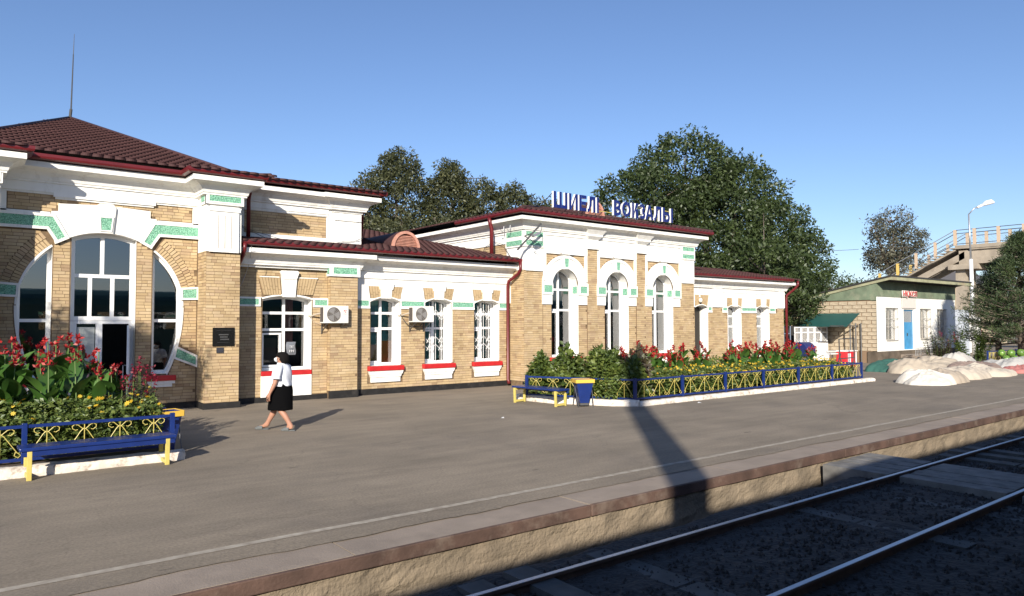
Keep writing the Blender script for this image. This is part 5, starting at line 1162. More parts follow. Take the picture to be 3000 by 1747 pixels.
def bin_(loc, rz, label):
    t = thing('litter_bin', label, 'litter bin', (0, 0, 0), 'blue litter bins with yellow rims')
    z0, z1 = 0.10, 0.70; a, c_ = 0.12, 0.235
    V = [(-a, -a, z0), (a, -a, z0), (a, a, z0), (-a, a, z0), (-c_, -c_*.8, z1), (c_, -c_*.8, z1), (c_, c_*.8, z1), (-c_, c_*.8, z1)]
    b = MB(); b.add(V, [(0, 3, 2, 1), (0, 1, 5, 4), (1, 2, 6, 5), (2, 3, 7, 6), (3, 0, 4, 7)]); b.build('bucket', M['blue'], t)
    b = MB(); b.box(-a*.95, a*.95, -a*.95, a*.95, z0-0.06, z0-0.003); b.build('bucket_foot', M['metal'], t)
    b = MB(); e = c_+0.008; f = c_*.8+0.008
    b.box(-e, e, -f-0.012, -f+0.004, z1-0.08, z1+0.012).box(-e, e, f-0.004, f+0.012, z1-0.08, z1+0.012).box(-e-0.012, -e, -f, f, z1-0.08, z1+0.012).box(e, e+0.012, -f, f, z1-0.08, z1+0.012); b.build('rim_band', mat('ochre_rim', (0.66, 0.42, 0.06), 0.5), t)
    for s_ in (-1, 1):
        b = MB(); b.tube([(s_*0.20, -0.26, 0), (s_*0.225, -0.02, 0.52), (s_*0.20, 0.24, 0)], 0.010, 6); b.build('stand_leg', M['metal'], t)
    t.location = loc; t.rotation_euler = (0, 0, rz); return t
bin_((12.95, 13.52, 0), R(-25), 'blue litter bin with yellow rim beside the far bench')
bin_((2.82, 12.98, 0), R(8), 'blue litter bin with yellow rim behind the corner post of the near fence')

# ------------------------------------------------------------------ plants
def leaf_quads(C_, D_, Nn, L_, Wd, tint, bend=0.0):
    """diamond leaves; C_ base (k,3), D_ direction, Nn normal"""
    S_ = np.cross(D_, Nn); S_ /= np.linalg.norm(S_, axis=1, keepdims=True)+1e-9
    L_ = L_[:, None]; Wd = Wd[:, None]
    a = C_; m_ = C_+D_*L_*0.45; t_ = C_+D_*L_-Nn*L_*bend
    V = np.stack([a, m_+S_*Wd*0.5, t_, m_-S_*Wd*0.5], 1)
    return V
def unit(v): return v/(np.linalg.norm(v, axis=1, keepdims=True)+1e-9)
def leaf_mesh(name, V, m_, tint, parent=None, **kw):
    k = len(V); F = np.arange(k*4).reshape(-1, 4); return fast_mesh(name, V.reshape(-1, 3), F, m_, parent, tint=tint, **kw)
def crown_leaves(clumps, per, size, g, spread=1.0, droop=0.3, aspect=0.45, shape=None):
    """clumps: (n,4) centre+radius"""
    C_ = np.repeat(clumps[:, :3], per, 0); Rr = np.repeat(clumps[:, 3], per); k = len(C_)
    d = unit(g.normal(size=(k, 3))); rad = Rr*np.cbrt(g.uniform(0.15, 1, k))
    P_ = C_+d*rad[:, None]*np.array([1, 1, 0.8])*spread
    D_ = unit(d*0.7+g.normal(size=(k, 3))*0.6+np.array([0, 0, -droop])); Nn = unit(d*1.3+g.normal(size=(k, 3))*0.55+np.array([0, 0, 0.25]))
    sz = size*g.uniform(0.6, 1.35, k)
    V = leaf_quads(P_, D_, Nn, sz, sz*aspect, None)
    base = np.repeat(g.uniform(0.15, 0.8, len(clumps)), per); tint = np.clip(base+g.uniform(-0.18, 0.18, k), 0, 1)
    return V, tint
def make_tree(name, label, base, lobes, nclump, per, leaf, m_, trunk_r, seed, group=None, droop=0.3, cat='tree', clump_r=(0.35, 0.7), shell=0.55, aspect=0.45, trunk=None):
    g = np.random.default_rng(seed); t = thing(name, label, cat, base, group)
    vol = np.array([l[3]*l[4]*l[5] for l in lobes]); cl = []
    for i, l in enumerate(lobes):
        n = int(nclump*vol[i]**0.75/np.sum(vol**0.75))
        d = unit(g.normal(size=(n, 3))); rad = g.uniform(shell, 1.0, n)**0.6
        p = d*rad[:, None]*np.array(l[3:6])+np.array(l[0:3])
        wob = np.array([0.25*noise.noise((q[0]*0.5, q[1]*0.5, q[2]*0.5+seed)) for q in p]); p += d*wob[:, None]*np.array(l[3:6])
        cl.append(np.concatenate([p, g.uniform(clump_r[0], clump_r[1], (n, 1))], 1))
    cl = np.concatenate(cl); V, tint = crown_leaves(cl, per, leaf, g, droop=droop, aspect=aspect)
    leaf_mesh('crown', V, m_, tint, t)
    b = MB(); bx, by, bz = base; cx = np.mean([l[0] for l in lobes]); cy = np.mean([l[1] for l in lobes]); zt = min(l[2] for l in lobes)
    q = [(bx, by, bz-0.1), (bx+0.1, by, bz+(zt-bz)*0.4), (bx*0.6+cx*0.4, by*0.6+cy*0.4, bz+(zt-bz)*0.8)]
    b.tube(q, [trunk_r*1.2, trunk_r, trunk_r*0.75], 10)
    for l in lobes: e = Vector(l[:3]); s_ = Vector(q[2]); mid = s_.lerp(e, 0.5)+Vector((g.uniform(-.3, .3), g.uniform(-.3, .3), 0.2)); b.tube([s_, mid, e, e+Vector((g.uniform(-.8, .8), g.uniform(-.5, .5), l[5]*0.25))], [trunk_r*0.6, trunk_r*0.4, trunk_r*0.12, 0.02], 7)
    for j in range(0, len(cl), max(1, len(cl)//60)):
        l = min(lobes, key=lambda l_: (l_[0]-cl[j][0])**2+(l_[1]-cl[j][1])**2+(l_[2]-cl[j][2])**2); b.tube([l[:3], cl[j][:3]], [0.06, 0.015], 4)
    b.build('trunk', M['bark'], t, smooth=True); return t
# big elm behind the right wing
make_tree('elm_tree', 'tallest broad dark green tree rising behind the right wing of the station', (39.0, 29.0, 0),
    [(39.3, 29.0, 7.5, 5.8, 5.0, 4.6), (37.6, 29.5, 11.6, 3.6, 3.6, 3.0), (33.8, 29.5, 9.3, 3.6, 3.2, 2.6), (41.8, 28.5, 10.6, 3.4, 3.2, 2.8), (45.0, 28.0, 8.0, 3.2, 3.0, 2.8), (46.2, 27.6, 5.0, 2.9, 2.6, 2.4), (42.5, 27.2, 3.6, 3.6, 2.4, 2.3), (38.0, 26.8, 4.2, 3.0, 1.6, 2.4), (46.8, 26.6, 3.1, 1.6, 1.4, 1.5), (36.6, 23.2, 5.0, 3.0, 2.2, 2.3), (36.4, 21.8, 3.4, 2.0, 1.4, 1.5), (38.0, 21.4, 3.9, 1.1, 0.9, 1.2), (35.4, 27.5, 5.5, 3.4, 2.4, 3.2), (48.6, 27.6, 6.4, 2.2, 2.0, 2.4)],
    3300, 34, 0.24, M['leaf_a'], 0.40, 5, droop=0.25, clump_r=(0.28, 0.62), shell=0.62)
make_tree('poplar_tree', 'tall twin-topped grey green tree left of the roof letters', (23.5, 42.0, 0),
    [(22.6, 40.5, 9.6, 2.5, 2.4, 3.0), (22.4, 40.8, 12.0, 1.25, 1.3, 1.6), (20.7, 41.4, 9.3, 1.3, 1.5, 2.0), (22.0, 40.8, 6.4, 3.2, 2.6, 2.6)], 1000, 34, 0.21, M['leaf_b'], 0.28, 8, clump_r=(0.25, 0.5), shell=0.55)
make_tree('poplar_tree', 'middle grey green tree with a rounded top behind the low wing', (26.5, 40.0, 0),
    [(25.3, 38.6, 9.6, 1.7, 1.7, 2.8), (25.2, 38.8, 11.6, 1.0, 1.0, 1.4), (26.9, 37.4, 9.0, 1.8, 1.8, 2.4), (25.8, 38.0, 6.6, 3.0, 2.4, 2.4)], 950, 34, 0.21, M['leaf_b'], 0.28, 9, clump_r=(0.25, 0.5), shell=0.55)
make_tree('poplar_tree', 'smaller rounded grey green tree just left of the first roof letter', (30.5, 37.0, 0),
    [(28.3, 36.0, 8.8, 1.5, 1.5, 2.2), (30.5, 35.4, 8.3, 1.5, 1.5, 1.9), (29.0, 35.6, 6.4, 2.6, 2.0, 2.0), (32.3, 35.6, 7.4, 1.2, 1.2, 1.8)], 800, 34, 0.20, M['leaf_b'], 0.25, 10, clump_r=(0.22, 0.45), shell=0.55)
make_tree('shrubby_tree', 'low yellowish green tree seen over the roof of the low wing', (17.5, 33.5, 0),
    [(16.9, 33.6, 6.1, 1.8, 1.6, 1.5), (19.2, 33.8, 6.3, 2.0, 1.6, 1.5), (22.0, 34.2, 6.8, 2.2, 1.6, 1.5)], 420, 30, 0.17, M['leaf_b'], 0.18, 12, clump_r=(0.22, 0.42), shell=0.4)
make_tree('far_elm_tree', 'sparse dusty tree behind the overpass stairs', (79, 35, 0),
    [(79.5, 34.8, 10.2, 3.6, 3.2, 2.7), (74.9, 34.8, 12.2, 1.3, 1.2, 1.2), (76.6, 34.8, 9.4, 2.0, 1.5, 1.8), (82.0, 34.6, 11.4, 2.0, 2.0, 1.6), (78.8, 34.6, 13.0, 2.3, 2.1, 1.7), (77.6, 35.0, 8.6, 2.2, 2.2, 1.5), (82.2, 34.6, 9.4, 2.0, 2.0, 1.6)], 370, 26, 0.27, M['leaf_f'], 0.3, 15, clump_r=(0.35, 0.75), shell=0.35, cat='tree')
make_tree('far_bush', 'low dark trees on the horizon between the big tree and the shop', (66, 36, 0), [(66, 36, 4.4, 4.0, 3.0, 1.8), (72, 38, 5.4, 4, 3, 1.8), (78, 38, 5.2, 4, 3, 1.8)], 260, 26, 0.30, M['leaf_a'], 0.2, 16, cat='trees')
# pine on the right
def pine(name, label, base, H, R0, seed, n=210, per=95):
    g = np.random.default_rng(seed); t = thing(name, label, 'pine tree', base); b = MB(); bx, by, bz = base
    b.tube([(bx, by, 0), (bx+0.08, by, H*0.5), (bx, by, H*0.97)], [0.17, 0.11, 0.02], 8); Vs = []; Ts = []
    for i in range(n):
        f = (i+0.5)/n; z = H*(0.16+0.82*f); rad = R0*(1-f**1.3)*g.uniform(0.65, 1.1)+0.12; a = g.uniform(0, 2*math.pi); up = 0.35+0.5*f
        s_ = np.array([bx, by, z]); e = s_+np.array([math.cos(a)*rad, math.sin(a)*rad, rad*up*0.6-0.1]); b.tube([tuple(s_), tuple((s_+e)/2+np.array([0, 0, -0.06])), tuple(e)], [0.03, 0.018, 0.006], 4)
        tt = g.uniform(0.25, 1.05, per); P_ = s_+(e-s_)*tt[:, None]+g.normal(size=(per, 3))*0.10; D_ = unit(unit(np.tile(e-s_, (per, 1)))*0.7+g.normal(size=(per, 3))*0.75+np.array([0, 0, 0.3])); Nn = unit(g.normal(size=(per, 3)))
        sz = g.uniform(0.12, 0.24, per); Vs.append(leaf_quads(P_, D_, Nn, sz, sz*0.16, None)); Ts.append(np.clip(g.uniform(0.1, 0.8)+g.uniform(-0.2, 0.2, per), 0, 1))
    leaf_mesh('crown', np.concatenate(Vs), M['leaf_p'], np.concatenate(Ts), t); b.build('trunk', M['bark'], t, smooth=True); return t
pine('pine_tree', 'feathery dark pine in front of the overpass at the right edge', (43.7, 12.9, 0), 6.9, 2.6, 21, 260, 105)
pine('pine_tree', 'second lower pine partly hidden behind the first at the right edge', (44.9, 14.3, 0), 5.6, 2.3, 22, 180, 90)
# tree off the left end of the platform bed whose shade falls on the entrance wall
make_tree('acacia_tree', 'small acacia standing left of the entrance beyond the picture edge', (-4.0, 13.4, 0),
    [(-3.6, 13.2, 5.2, 1.6, 1.3, 1.0), (-2.1, 13.0, 5.0, 1.1, 0.9, 0.8), (-1.3, 13.3, 4.6, 0.9, 0.8, 0.8)], 300, 34, 0.14, M['leaf_a'], 0.09, 25, clump_r=(0.2, 0.35), shell=0.3)

# cannas
def paddle(b_, base, az, lean, L_, Wd, g, curl=0.35):
    """one broad leaf as a strip mesh: returns verts, faces"""
    n = 7; V = []; F = []; d = np.array([math.cos(az), math.sin(az), 0]); s_ = np.array([-math.sin(az), math.cos(az), 0]); up = np.array([0, 0, 1.0])
    p = np.array(base, float); ang = lean
    for i in range(n+1):
        f = i/n; w = Wd*math.sin(math.pi*min(1, (f*0.93+0.07))**0.8)**0.8*0.5 if 0 < f < 1 else (0.012 if f == 0 else 0.003)
        fold = 0.25*w; V += [p-s_*w+up*fold, p, p+s_*w+up*fold]
        ang2 = ang-curl*f; p = p+(d*math.cos(ang2)+up*math.sin(ang2))*L_/n
    for i in range(n): a = 3*i; F += [(a, a+3, a+4, a+1), (a+1, a+4, a+5, a+2)]
    return V, F
def make_canna(H, seed, flowers=True):
    g = random.Random(seed); ng = np.random.default_rng(seed); t = thing('canna_plant', None, 'canna', (0, 0, 0))
    for sidx in range(3):
        bx, by = g.uniform(-0.16, 0.16), g.uniform(-0.16, 0.16); h = H*g.uniform(0.82, 1.0); lx, ly = g.uniform(-.08, .08), g.uniform(-.08, .08)
        b = MB(); b.tube([(bx, by, 0), (bx+lx*.5, by+ly*.5, h*0.6), (bx+lx, by+ly, h)], [0.016, 0.012, 0.007], 6); b.build('stem', mat_stem, t, smooth=True)
        for k in range(6):
            f = 0.06+0.12*k+g.uniform(-.03, .03); az = g.uniform(0, 6.28) if k == 0 else az+2.4; L_ = g.uniform(0.44, 0.62)*(1-0.2*f)*(H/1.6)**0.6
            V, F = paddle(None, (bx+lx*f, by+ly*f, h*f+0.03), az, R(g.uniform(48, 76)), L_, g.uniform(0.20, 0.28)*(H/1.6)**0.5, g, curl=g.uniform(0.3, 0.8))
            fast_mesh('leaf', V, F, M['leaf_c'], t, tint=np.full(len(F), g.uniform(0.1, 1.0))+np.tile([0.0, 0.08], len(F)//2), smooth=True)
        if flowers:
            cl = []
            for q in range(g.randint(3, 5) if H < 1.5 else g.randint(2, 4)):
                c_ = np.array([bx+lx+g.uniform(-.05, .05), by+ly+g.uniform(-.05, .05), h+0.02-0.075*q]); k = 12
                d = unit(ng.normal(size=(k, 3))+np.array([0, 0, 0.55])); Nn = unit(ng.normal(size=(k, 3))); sz = ng.uniform(0.05, 0.09, k)*(1.25 if H < 1.5 else 1); cl.append(leaf_quads(np.tile(c_, (k, 1)), d, Nn, sz, sz*0.5, None))
            V = np.concatenate(cl); leaf_mesh('flower_spike', V, M['petal_r'], ng.uniform(0, 1, len(V)), t)
    return t
mat_stem = mat('plant_stem', (0.10, 0.16, 0.04), 0.6)
def place(proto, x, y, z, rz, label, grp, s_=1.0, first=[True]):
    o = copy_tree(proto); o.location = (x, y, z); o.rotation_euler = (0, 0, rz); o.scale = (s_, s_, s_); o['label'] = label; o['group'] = grp; return o
def kill(o):
    for ch in list(o.children): kill(ch)
    bpy.data.objects.remove(o)
cg = random.Random(77)
protos = [make_canna(1.66, 100+i) for i in range(4)]; lows = [make_canna(1.28, 200+i) for i in range(4)]
spots1 = [(0.35, 14.0, 1.1), (0.62, 13.55, 1.0), (0.95, 13.9, 1.08), (1.18, 13.5, 0.98), (1.45, 13.95, 1.12), (1.62, 13.5, 1.0), (1.85, 13.8, 0.98), (2.05, 13.45, 0.86), (0.15, 13.4, 0.98), (0.75, 14.5, 1.1), (1.25, 14.6, 1.08), (1.75, 14.5, 1.02), (0.0, 14.7, 1.12), (2.25, 14.2, 0.80), (-0.5, 13.8, 1.0)]
for i, (x, y, s_) in enumerate(spots1): place(protos[i % 4], x, y, 0.1, cg.uniform(0, 6.28), 'tall red flowering canna with broad leaves in the left flower bed', 'tall cannas in the left flower bed', s_)
spots2 = []
x = 15.2
while x < 25.9: spots2.append((x+cg.uniform(-.2, .2), 14.6+cg.uniform(-.45, .5), cg.uniform(0.85, 1.15))); x += 0.34
for i, (x, y, s_) in enumerate(spots2): place(lows[i % 4], x, y, 0.1, cg.uniform(0, 6.28), 'low red flowering canna in the long middle flower bed', 'low cannas in the middle flower bed', s_)
for o in protos+lows: kill(o)

# dark leafy shrubs
def shrub(name, label, base, rx, ry, h, seed, m_, n, size, plume=0, group=None, aspect=0.4, body=False):
    g = np.random.default_rng(seed); t = thing(name, label, 'shrub', base, group); k = n; b = MB(); Vs = []; Ts = []
    ns = 16
    for i in range(ns):
        a = g.uniform(0, 6.28); r_ = math.sqrt(g.uniform(0, 1)); ex, ey = base[0]+rx*r_*math.cos(a), base[1]+ry*r_*math.sin(a); hh = h*g.uniform(0.72, 1.0)*(1-0.25*r_*r_)
        s0 = np.array([base[0]+(ex-base[0])*0.5, base[1]+(ey-base[1])*0.5, base[2]]); e = np.array([ex, ey, base[2]+hh]); b.tube([tuple(s0), tuple(e)], [0.012, 0.005], 5)
        m2 = n//ns; tt = g.uniform(0.12, 1.0, m2); P_ = s0+(e-s0)*tt[:, None]+g.normal(size=(m2, 3))*np.array([0.035, 0.035, 0.02]); az = g.uniform(0, 6.28, m2)
        D_ = unit(np.stack([np.cos(az), np.sin(az), g.uniform(-0.2, 0.8, m2)], 1)); Nn = unit(np.stack([g.normal(size=m2)*0.3, g.normal(size=m2)*0.3, np.ones(m2)], 1)); sz = size*g.uniform(0.6, 1.3, m2)*(1.15-0.4*tt)
        Vs.append(leaf_quads(P_, D_, Nn, sz, sz*aspect, None, bend=0.25)); Ts.append(np.clip(g.uniform(0.2, 0.7)+g.uniform(-.3, .3, m2), 0, 1))
        if i < plume:
            kk = 26; P2 = e+np.stack([g.normal(size=kk)*0.02, g.normal(size=kk)*0.02, g.uniform(-0.05, 0.22, kk)], 1); D2 = unit(g.normal(size=(kk, 3))+np.array([0, 0, 0.6])); sz2 = g.uniform(0.03, 0.06, kk)
            leaf_mesh('plume', leaf_quads(P2, D2, unit(g.normal(size=(kk, 3))), sz2, sz2*0.6, None), M['petal_m'], g.uniform(0, 1, kk), t, kind='stuff')
    if body:
        kb = int(n*1.4); d = unit(g.normal(size=(kb, 3))); d[:, 2] = np.abs(d[:, 2]); q = np.cbrt(g.uniform(0.3, 1, kb))[:, None]; wob = 1+0.18*np.sin(d[:, 0:1]*5+seed)*np.cos(d[:, 1:2]*4)
        P_ = np.array(base)+d*q*wob*np.array([rx, ry, h*0.86]); D_ = unit(d+g.normal(size=(kb, 3))*0.5); Nn = unit(d*0.8+g.normal(size=(kb, 3))*0.5+np.array([0, -0.2, 0.3])); sz = size*g.uniform(0.7, 1.3, kb)
        Vs.append(leaf_quads(P_, D_, Nn, sz, sz*aspect, None, bend=0.2)); Ts.append(np.clip(0.45+0.25*np.sin(P_[:, 0]*9)*np.cos(P_[:, 2]*8)+g.uniform(-.25, .25, kb), 0, 1))
    leaf_mesh('foliage', np.concatenate(Vs), m_, np.concatenate(Ts), t); b.build('stems', mat_stem, t, kind='stuff'); return t
shrub('amaranth_bush', 'dark leafy amaranth with crimson plumes at the right end of the left flower bed', (2.30, 13.25, 0.1), 0.42, 0.35, 1.25, 31, M['leaf_r'], 900, 0.10, 7)
shrub('amaranth_bush', 'second dark amaranth beside the side fence of the left flower bed', (2.62, 13.9, 0.1), 0.32, 0.4, 1.35, 32, M['leaf_r'], 800, 0.10, 6)
for i, (x, y, rx, h, m_, lb) in enumerate(((13.75, 15.0, 0.50, 1.55, 'leaf_g', 'tall leafy shrub at the bench end of the middle flower bed'), (14.1, 14.0, 0.55, 1.55, 'leaf_g', 'bushy green shrub behind the litter bin'), (14.9, 14.6, 0.6, 1.62, 'leaf_g', 'tall green shrub right of the litter bin below first arched window'),
        (15.1, 13.7, 0.55, 1.35, 'leaf_r', 'dark reddish shrub near the corner post of the middle bed'), (14.6, 13.35, 0.45, 1.2, 'leaf_g', 'rounded green shrub just behind the corner post'), (15.9, 14.3, 0.5, 1.5, 'leaf_r', 'dark tall shrub in the pole shadow of the middle bed'), (13.35, 15.6, 0.4, 1.3, 'leaf_g', 'small leafy shrub at far end fence by the bench'))):
    shrub('leafy_shrub', lb, (x, y, 0.1), rx, rx*0.9, h*0.95, 40+i, M[m_], 1300, 0.165, 3 if m_ == 'leaf_r' else 0, 'leafy shrubs at the near end of the middle bed', aspect=0.6, body=True)
# bedding: foliage carpet with yellow flower heads
def bedding(label, x0, x1, y0, y1, zlo, ztop, n, nf, seed, size=0.075, fsz=0.035):
    g = np.random.default_rng(seed); x = g.uniform(x0, x1, n); y = g.uniform(y0, y1, n)
    top = np.array([ztop+0.16*noise.noise((a*1.7, c_*1.7, seed)) + (0.18 if c_ > y0+0.35*(y1-y0) else 0)*0.8 for a, c_ in zip(x, y)]); z = zlo+(top-zlo)*g.uniform(0, 1, n)**0.6
    az = g.uniform(0, 6.28, n); D_ = unit(np.stack([np.cos(az), np.sin(az), g.uniform(-0.6, 1.3, n)], 1)); Nn = unit(np.stack([g.normal(size=n)*0.9, g.normal(size=n)*0.9-0.5, np.ones(n)], 1)); sz = size*g.uniform(0.6, 1.4, n)
    V1 = leaf_quads(np.stack([x, y, z], 1), D_, Nn, sz, sz*0.55, None, bend=0.2); t1 = np.clip(0.15+0.7*g.uniform(0, 1, n), 0, 1)
    fx = g.uniform(x0, x1, nf); fy = y0+(y1-y0)*g.uniform(0, 1, nf)**1.1; fz = np.array([ztop+0.05+0.16*noise.noise((a*1.7, c_*1.7, seed))+(0.14 if c_ > y0+0.35*(y1-y0) else 0) for a, c_ in zip(fx, fy)])+g.uniform(-0.08, 0.07, nf)
    pet = 7; ang = np.tile(np.arange(pet)*2*math.pi/pet, nf)+np.repeat(g.uniform(0, 1, nf), pet); C_ = np.repeat(np.stack([fx, fy, fz], 1), pet, 0); tl = np.repeat(unit(np.stack([g.normal(size=nf)*0.5-0.3, g.normal(size=nf)*0.5-0.5, np.ones(nf)*0.9], 1)), pet, 0)
    e1 = unit(np.cross(tl, np.array([0.3, 1, 0.1]))); e2 = np.cross(tl, e1); D2 = e1*np.cos(ang)[:, None]+e2*np.sin(ang)[:, None]; s2 = np.repeat(fsz*g.uniform(0.7, 1.2, nf), pet)
    V2 = leaf_quads(C_, D2, tl, s2, s2*0.6, None); t2 = np.repeat(g.uniform(0, 1, nf), pet)
    V = np.concatenate([V1, V2]); mi = np.concatenate([np.zeros(n), np.ones(len(V2))]); k = len(V)
    return fast_mesh('flower_bedding', V.reshape(-1, 3), np.arange(k*4).reshape(-1, 4), [M['leaf_g'], M['petal_y']], None, tint=np.concatenate([t1, t2]), mi=mi, kind='stuff', label=label, cat='flowers')
bedding('green bedding plants with a few yellow flowers in front of the tall cannas', -1.2, 2.75, 12.68, 13.6, 0.12, 0.80, 15000, 75, 51, size=0.085, fsz=0.045)
bedding('dense carpet of yellow flowers behind the long blue fence', 16.6, 26.3, 12.95, 14.2, 0.12, 0.58, 30000, 430, 52, size=0.085, fsz=0.042)
bedding('green bedding leaves behind the fence near the litter bin', 13.6, 16.8, 13.1, 14.3, 0.12, 0.62, 9000, 30, 53, size=0.10)
bedding('green undergrowth beneath the cannas of the middle bed', 15.0, 26.2, 14.1, 15.9, 0.12, 0.72, 16000, 120, 54, size=0.10)
# ================================================================== PERSON
def skin_body(name, verts, edges, radii, m_, parent, root=0, sub=2):
    me = bpy.data.meshes.new(name); me.from_pydata(verts, edges, []); me.materials.append(m_)
    o = bpy.data.objects.new(name, me); link(o); md = o.modifiers.new('skin', 'SKIN'); md.use_smooth_shade = True
    if not me.skin_vertices: me.attributes.new('skin', 'FLOAT', 'POINT') if False else None
    for i, r_ in enumerate(radii):
        sv = me.skin_vertices[0].data[i]; sv.radius = (r_, r_) if not isinstance(r_, tuple) else r_; sv.use_root = (i == root)
    ss = o.modifiers.new('sub', 'SUBSURF'); ss.levels = sub; ss.render_levels = sub
    dg = bpy.context.evaluated_depsgraph_get(); me2 = bpy.data.meshes.new_from_object(o.evaluated_get(dg)); 
    bpy.data.objects.remove(o); me2.polygons.foreach_set('use_smooth', [True]*len(me2.polygons))
    o2 = bpy.data.objects.new(name, me2); link(o2); par(o2, parent); return o2
skin_m = mat('skin', (0.40, 0.205, 0.135), 0.55, var=0.08, vscale=8)
hair_m = mat('black_hair', (0.008, 0.007, 0.007), 0.85, spec=0.1); blouse_m = mat('white_blouse', (0.70, 0.72, 0.77), 0.85, bump=1.0, bscale=7, stretch=(1, 1, 0.5)); skirt_m = mat('black_skirt', (0.004, 0.004, 0.0045), 1.0, spec=0.05); shoe_m = mat('grey_slipper', (0.12, 0.13, 0.13), 0.8)
PS = thing('person', 'woman in white blouse and black skirt walking left past the ticket window, white face mask', 'person', (0, 0, 0))
# local frame: walks towards +X, left side +Y, ground z=0; height 1.57
Vb = []; Eb = []; Rb = []
def J(p, r_, link_to=None):
    Vb.append(p); Rb.append(r_)
    if link_to is not None: Eb.append((link_to, len(Vb)-1))
    return len(Vb)-1
pel = J((0, 0, 0.86), (0.155, 0.125)); wst = J((0.00, 0, 0.99), (0.135, 0.115), pel); ch_ = J((-0.01, 0, 1.14), (0.145, 0.120), wst); shd = J((-0.01, 0, 1.27), (0.10, 0.085), ch_); nk = J((0.012, 0, 1.345), 0.050, shd); hd0 = J((0.030, 0, 1.40), 0.066, nk); hd1 = J((0.030, 0, 1.47), (0.086, 0.080), hd0); hd2 = J((0.022, 0, 1.525), 0.058, hd1)
def legs(side, hipx, kn, an, heel, toe):
    h = J((0, side*0.085, 0.80), 0.10, pel); t1 = J(((kn[0])*0.5, side*0.085, (0.80+kn[1])/2+0.02), 0.090, h); k = J((kn[0], side*0.08, kn[1]), 0.058, t1); c_ = J(((kn[0]*0.62+an[0]*0.38)-0.018, side*0.075, kn[1]*0.62+an[1]*0.38), 0.058, k); a = J((an[0], side*0.07, an[1]), 0.034, c_)
    he = J((heel[0], side*0.07, heel[1]), 0.032, a); m_ = J(((heel[0]+toe[0])/2+0.01, side*0.072, (heel[1]+toe[1])/2+0.012), 0.034, a); t2 = J((toe[0], side*0.075, toe[1]), 0.022, m_)
# lead leg (right, away) forward and trailing leg
legs(-1, 0, (0.15, 0.45), (0.30, 0.095), (0.285, 0.045), (0.44, 0.055))
legs(1, 0, (0.0, 0.435), (-0.20, 0.10), (-0.235, 0.055), (-0.08, 0.040))
def arm(side, el, wr):
    s0 = J((-0.01, side*0.135, 1.265), 0.062, shd); s1 = J((-0.005, side*0.185, 1.215), 0.055, s0); m_ = J(((el[0])*0.5, side*0.215, (1.215+el[2])/2), 0.048, s1); e = J((el[0], side*el[1], el[2]), 0.040, m_); f = J(((el[0]*0.6+wr[0]*0.4), side*(el[1]*0.6+wr[1]*0.4), el[2]*0.6+wr[2]*0.4), 0.038, e); w = J((wr[0], side*wr[1], wr[2]), 0.025, f)
    d = Vector((wr[0]-el[0], 0, wr[2]-el[2])).normalized(); p = J((wr[0]+d.x*0.045, side*wr[1], wr[2]+d.z*0.045), 0.028, w); return w, p, d
wl, plm, dl_ = arm(1, (0.02, 0.235, 0.97), (0.11, 0.245, 0.76)); arm(-1, (-0.04, 0.225, 0.97), (0.00, 0.235, 0.75))
for (side, x0, z0) in ((1, 0.11, 0.76), (-1, 0.00, 0.75)):
    for k in range(4):
        L_ = (0.068, 0.078, 0.072, 0.058)[k]; ox = 0.022-0.015*k; base = J((x0+0.02+ox, side*0.247, z0-0.085), 0.0095, (plm if side == 1 else len(Vb)-1 if False else None) if side == 1 else None)
        if side == -1: Eb.append((max(i for i, v in enumerate(Vb) if abs(v[1]+0.235) < 1e-6 and v[2] < 0.73), base))
        m1 = J((x0+0.028+ox, side*0.243, z0-0.085-L_*0.5), 0.0088, base); J((x0+0.020+ox, side*0.236, z0-0.085-L_), 0.0075, m1)
    pm_ = plm if side == 1 else max(i for i, v in enumerate(Vb) if abs(v[1]+0.235) < 1e-6 and v[2] < 0.73)
    tb = J((x0+0.055, side*0.240, z0-0.045), 0.010, pm_); J((x0+0.066, side*0.232, z0-0.085), 0.0085, tb)
skin_body('body', Vb, Eb, Rb, skin_m, PS, 0)
# face: nose, ears, eyes; mask
b = MB(); b.lathe((0.125, 0, 1.455), [(0.004, 0), (0.012, -0.01), (0.010, -0.022), (0.003, -0.03)], 8)
for s_ in (-1, 1):
    b.tube([(0.02, s_*0.078, 1.475), (0.012, s_*0.086, 1.46), (0.018, s_*0.082, 1.435)], [0.010, 0.013, 0.008], 8)
b.build('ear', skin_m, PS, smooth=True)
b = MB()
for s_ in (-1, 1): b.lathe((0.103, s_*0.032, 1.476), [(0.004, -0.008), (0.010, -0.003), (0.010, 0.003), (0.004, 0.008)], 8)
b.build('eye', hair_m, PS, smooth=True)
V = []; n = 12
for i in range(n+1):
    a = R(-72+144*i/n); w = math.cos(a)
    for k, (rr_, z) in enumerate(((0.092, 1.467), (0.106, 1.445), (0.108, 1.42), (0.094, 1.392), (0.07, 1.378))):
        V.append((0.03+rr_*math.cos(a)*1.0, rr_*math.sin(a)*0.86, z+0.006*(1-w)))
fast_mesh('face_mask', V, [(i*5+j, (i+1)*5+j, (i+1)*5+j+1, i*5+j+1) for i in range(n) for j in range(4)], mat('white_mask', (0.75, 0.8, 0.82), 0.8), PS, smooth=True)
b = MB()
for s_ in (-1, 1): b.tube([(0.06, s_*0.088, 1.46), (0.02, s_*0.092, 1.478)], 0.002, 4); b.tube([(0.06, s_*0.088, 1.40), (0.02, s_*0.092, 1.44)], 0.002, 4)
b.build('mask_strap', M['pvc'], PS)
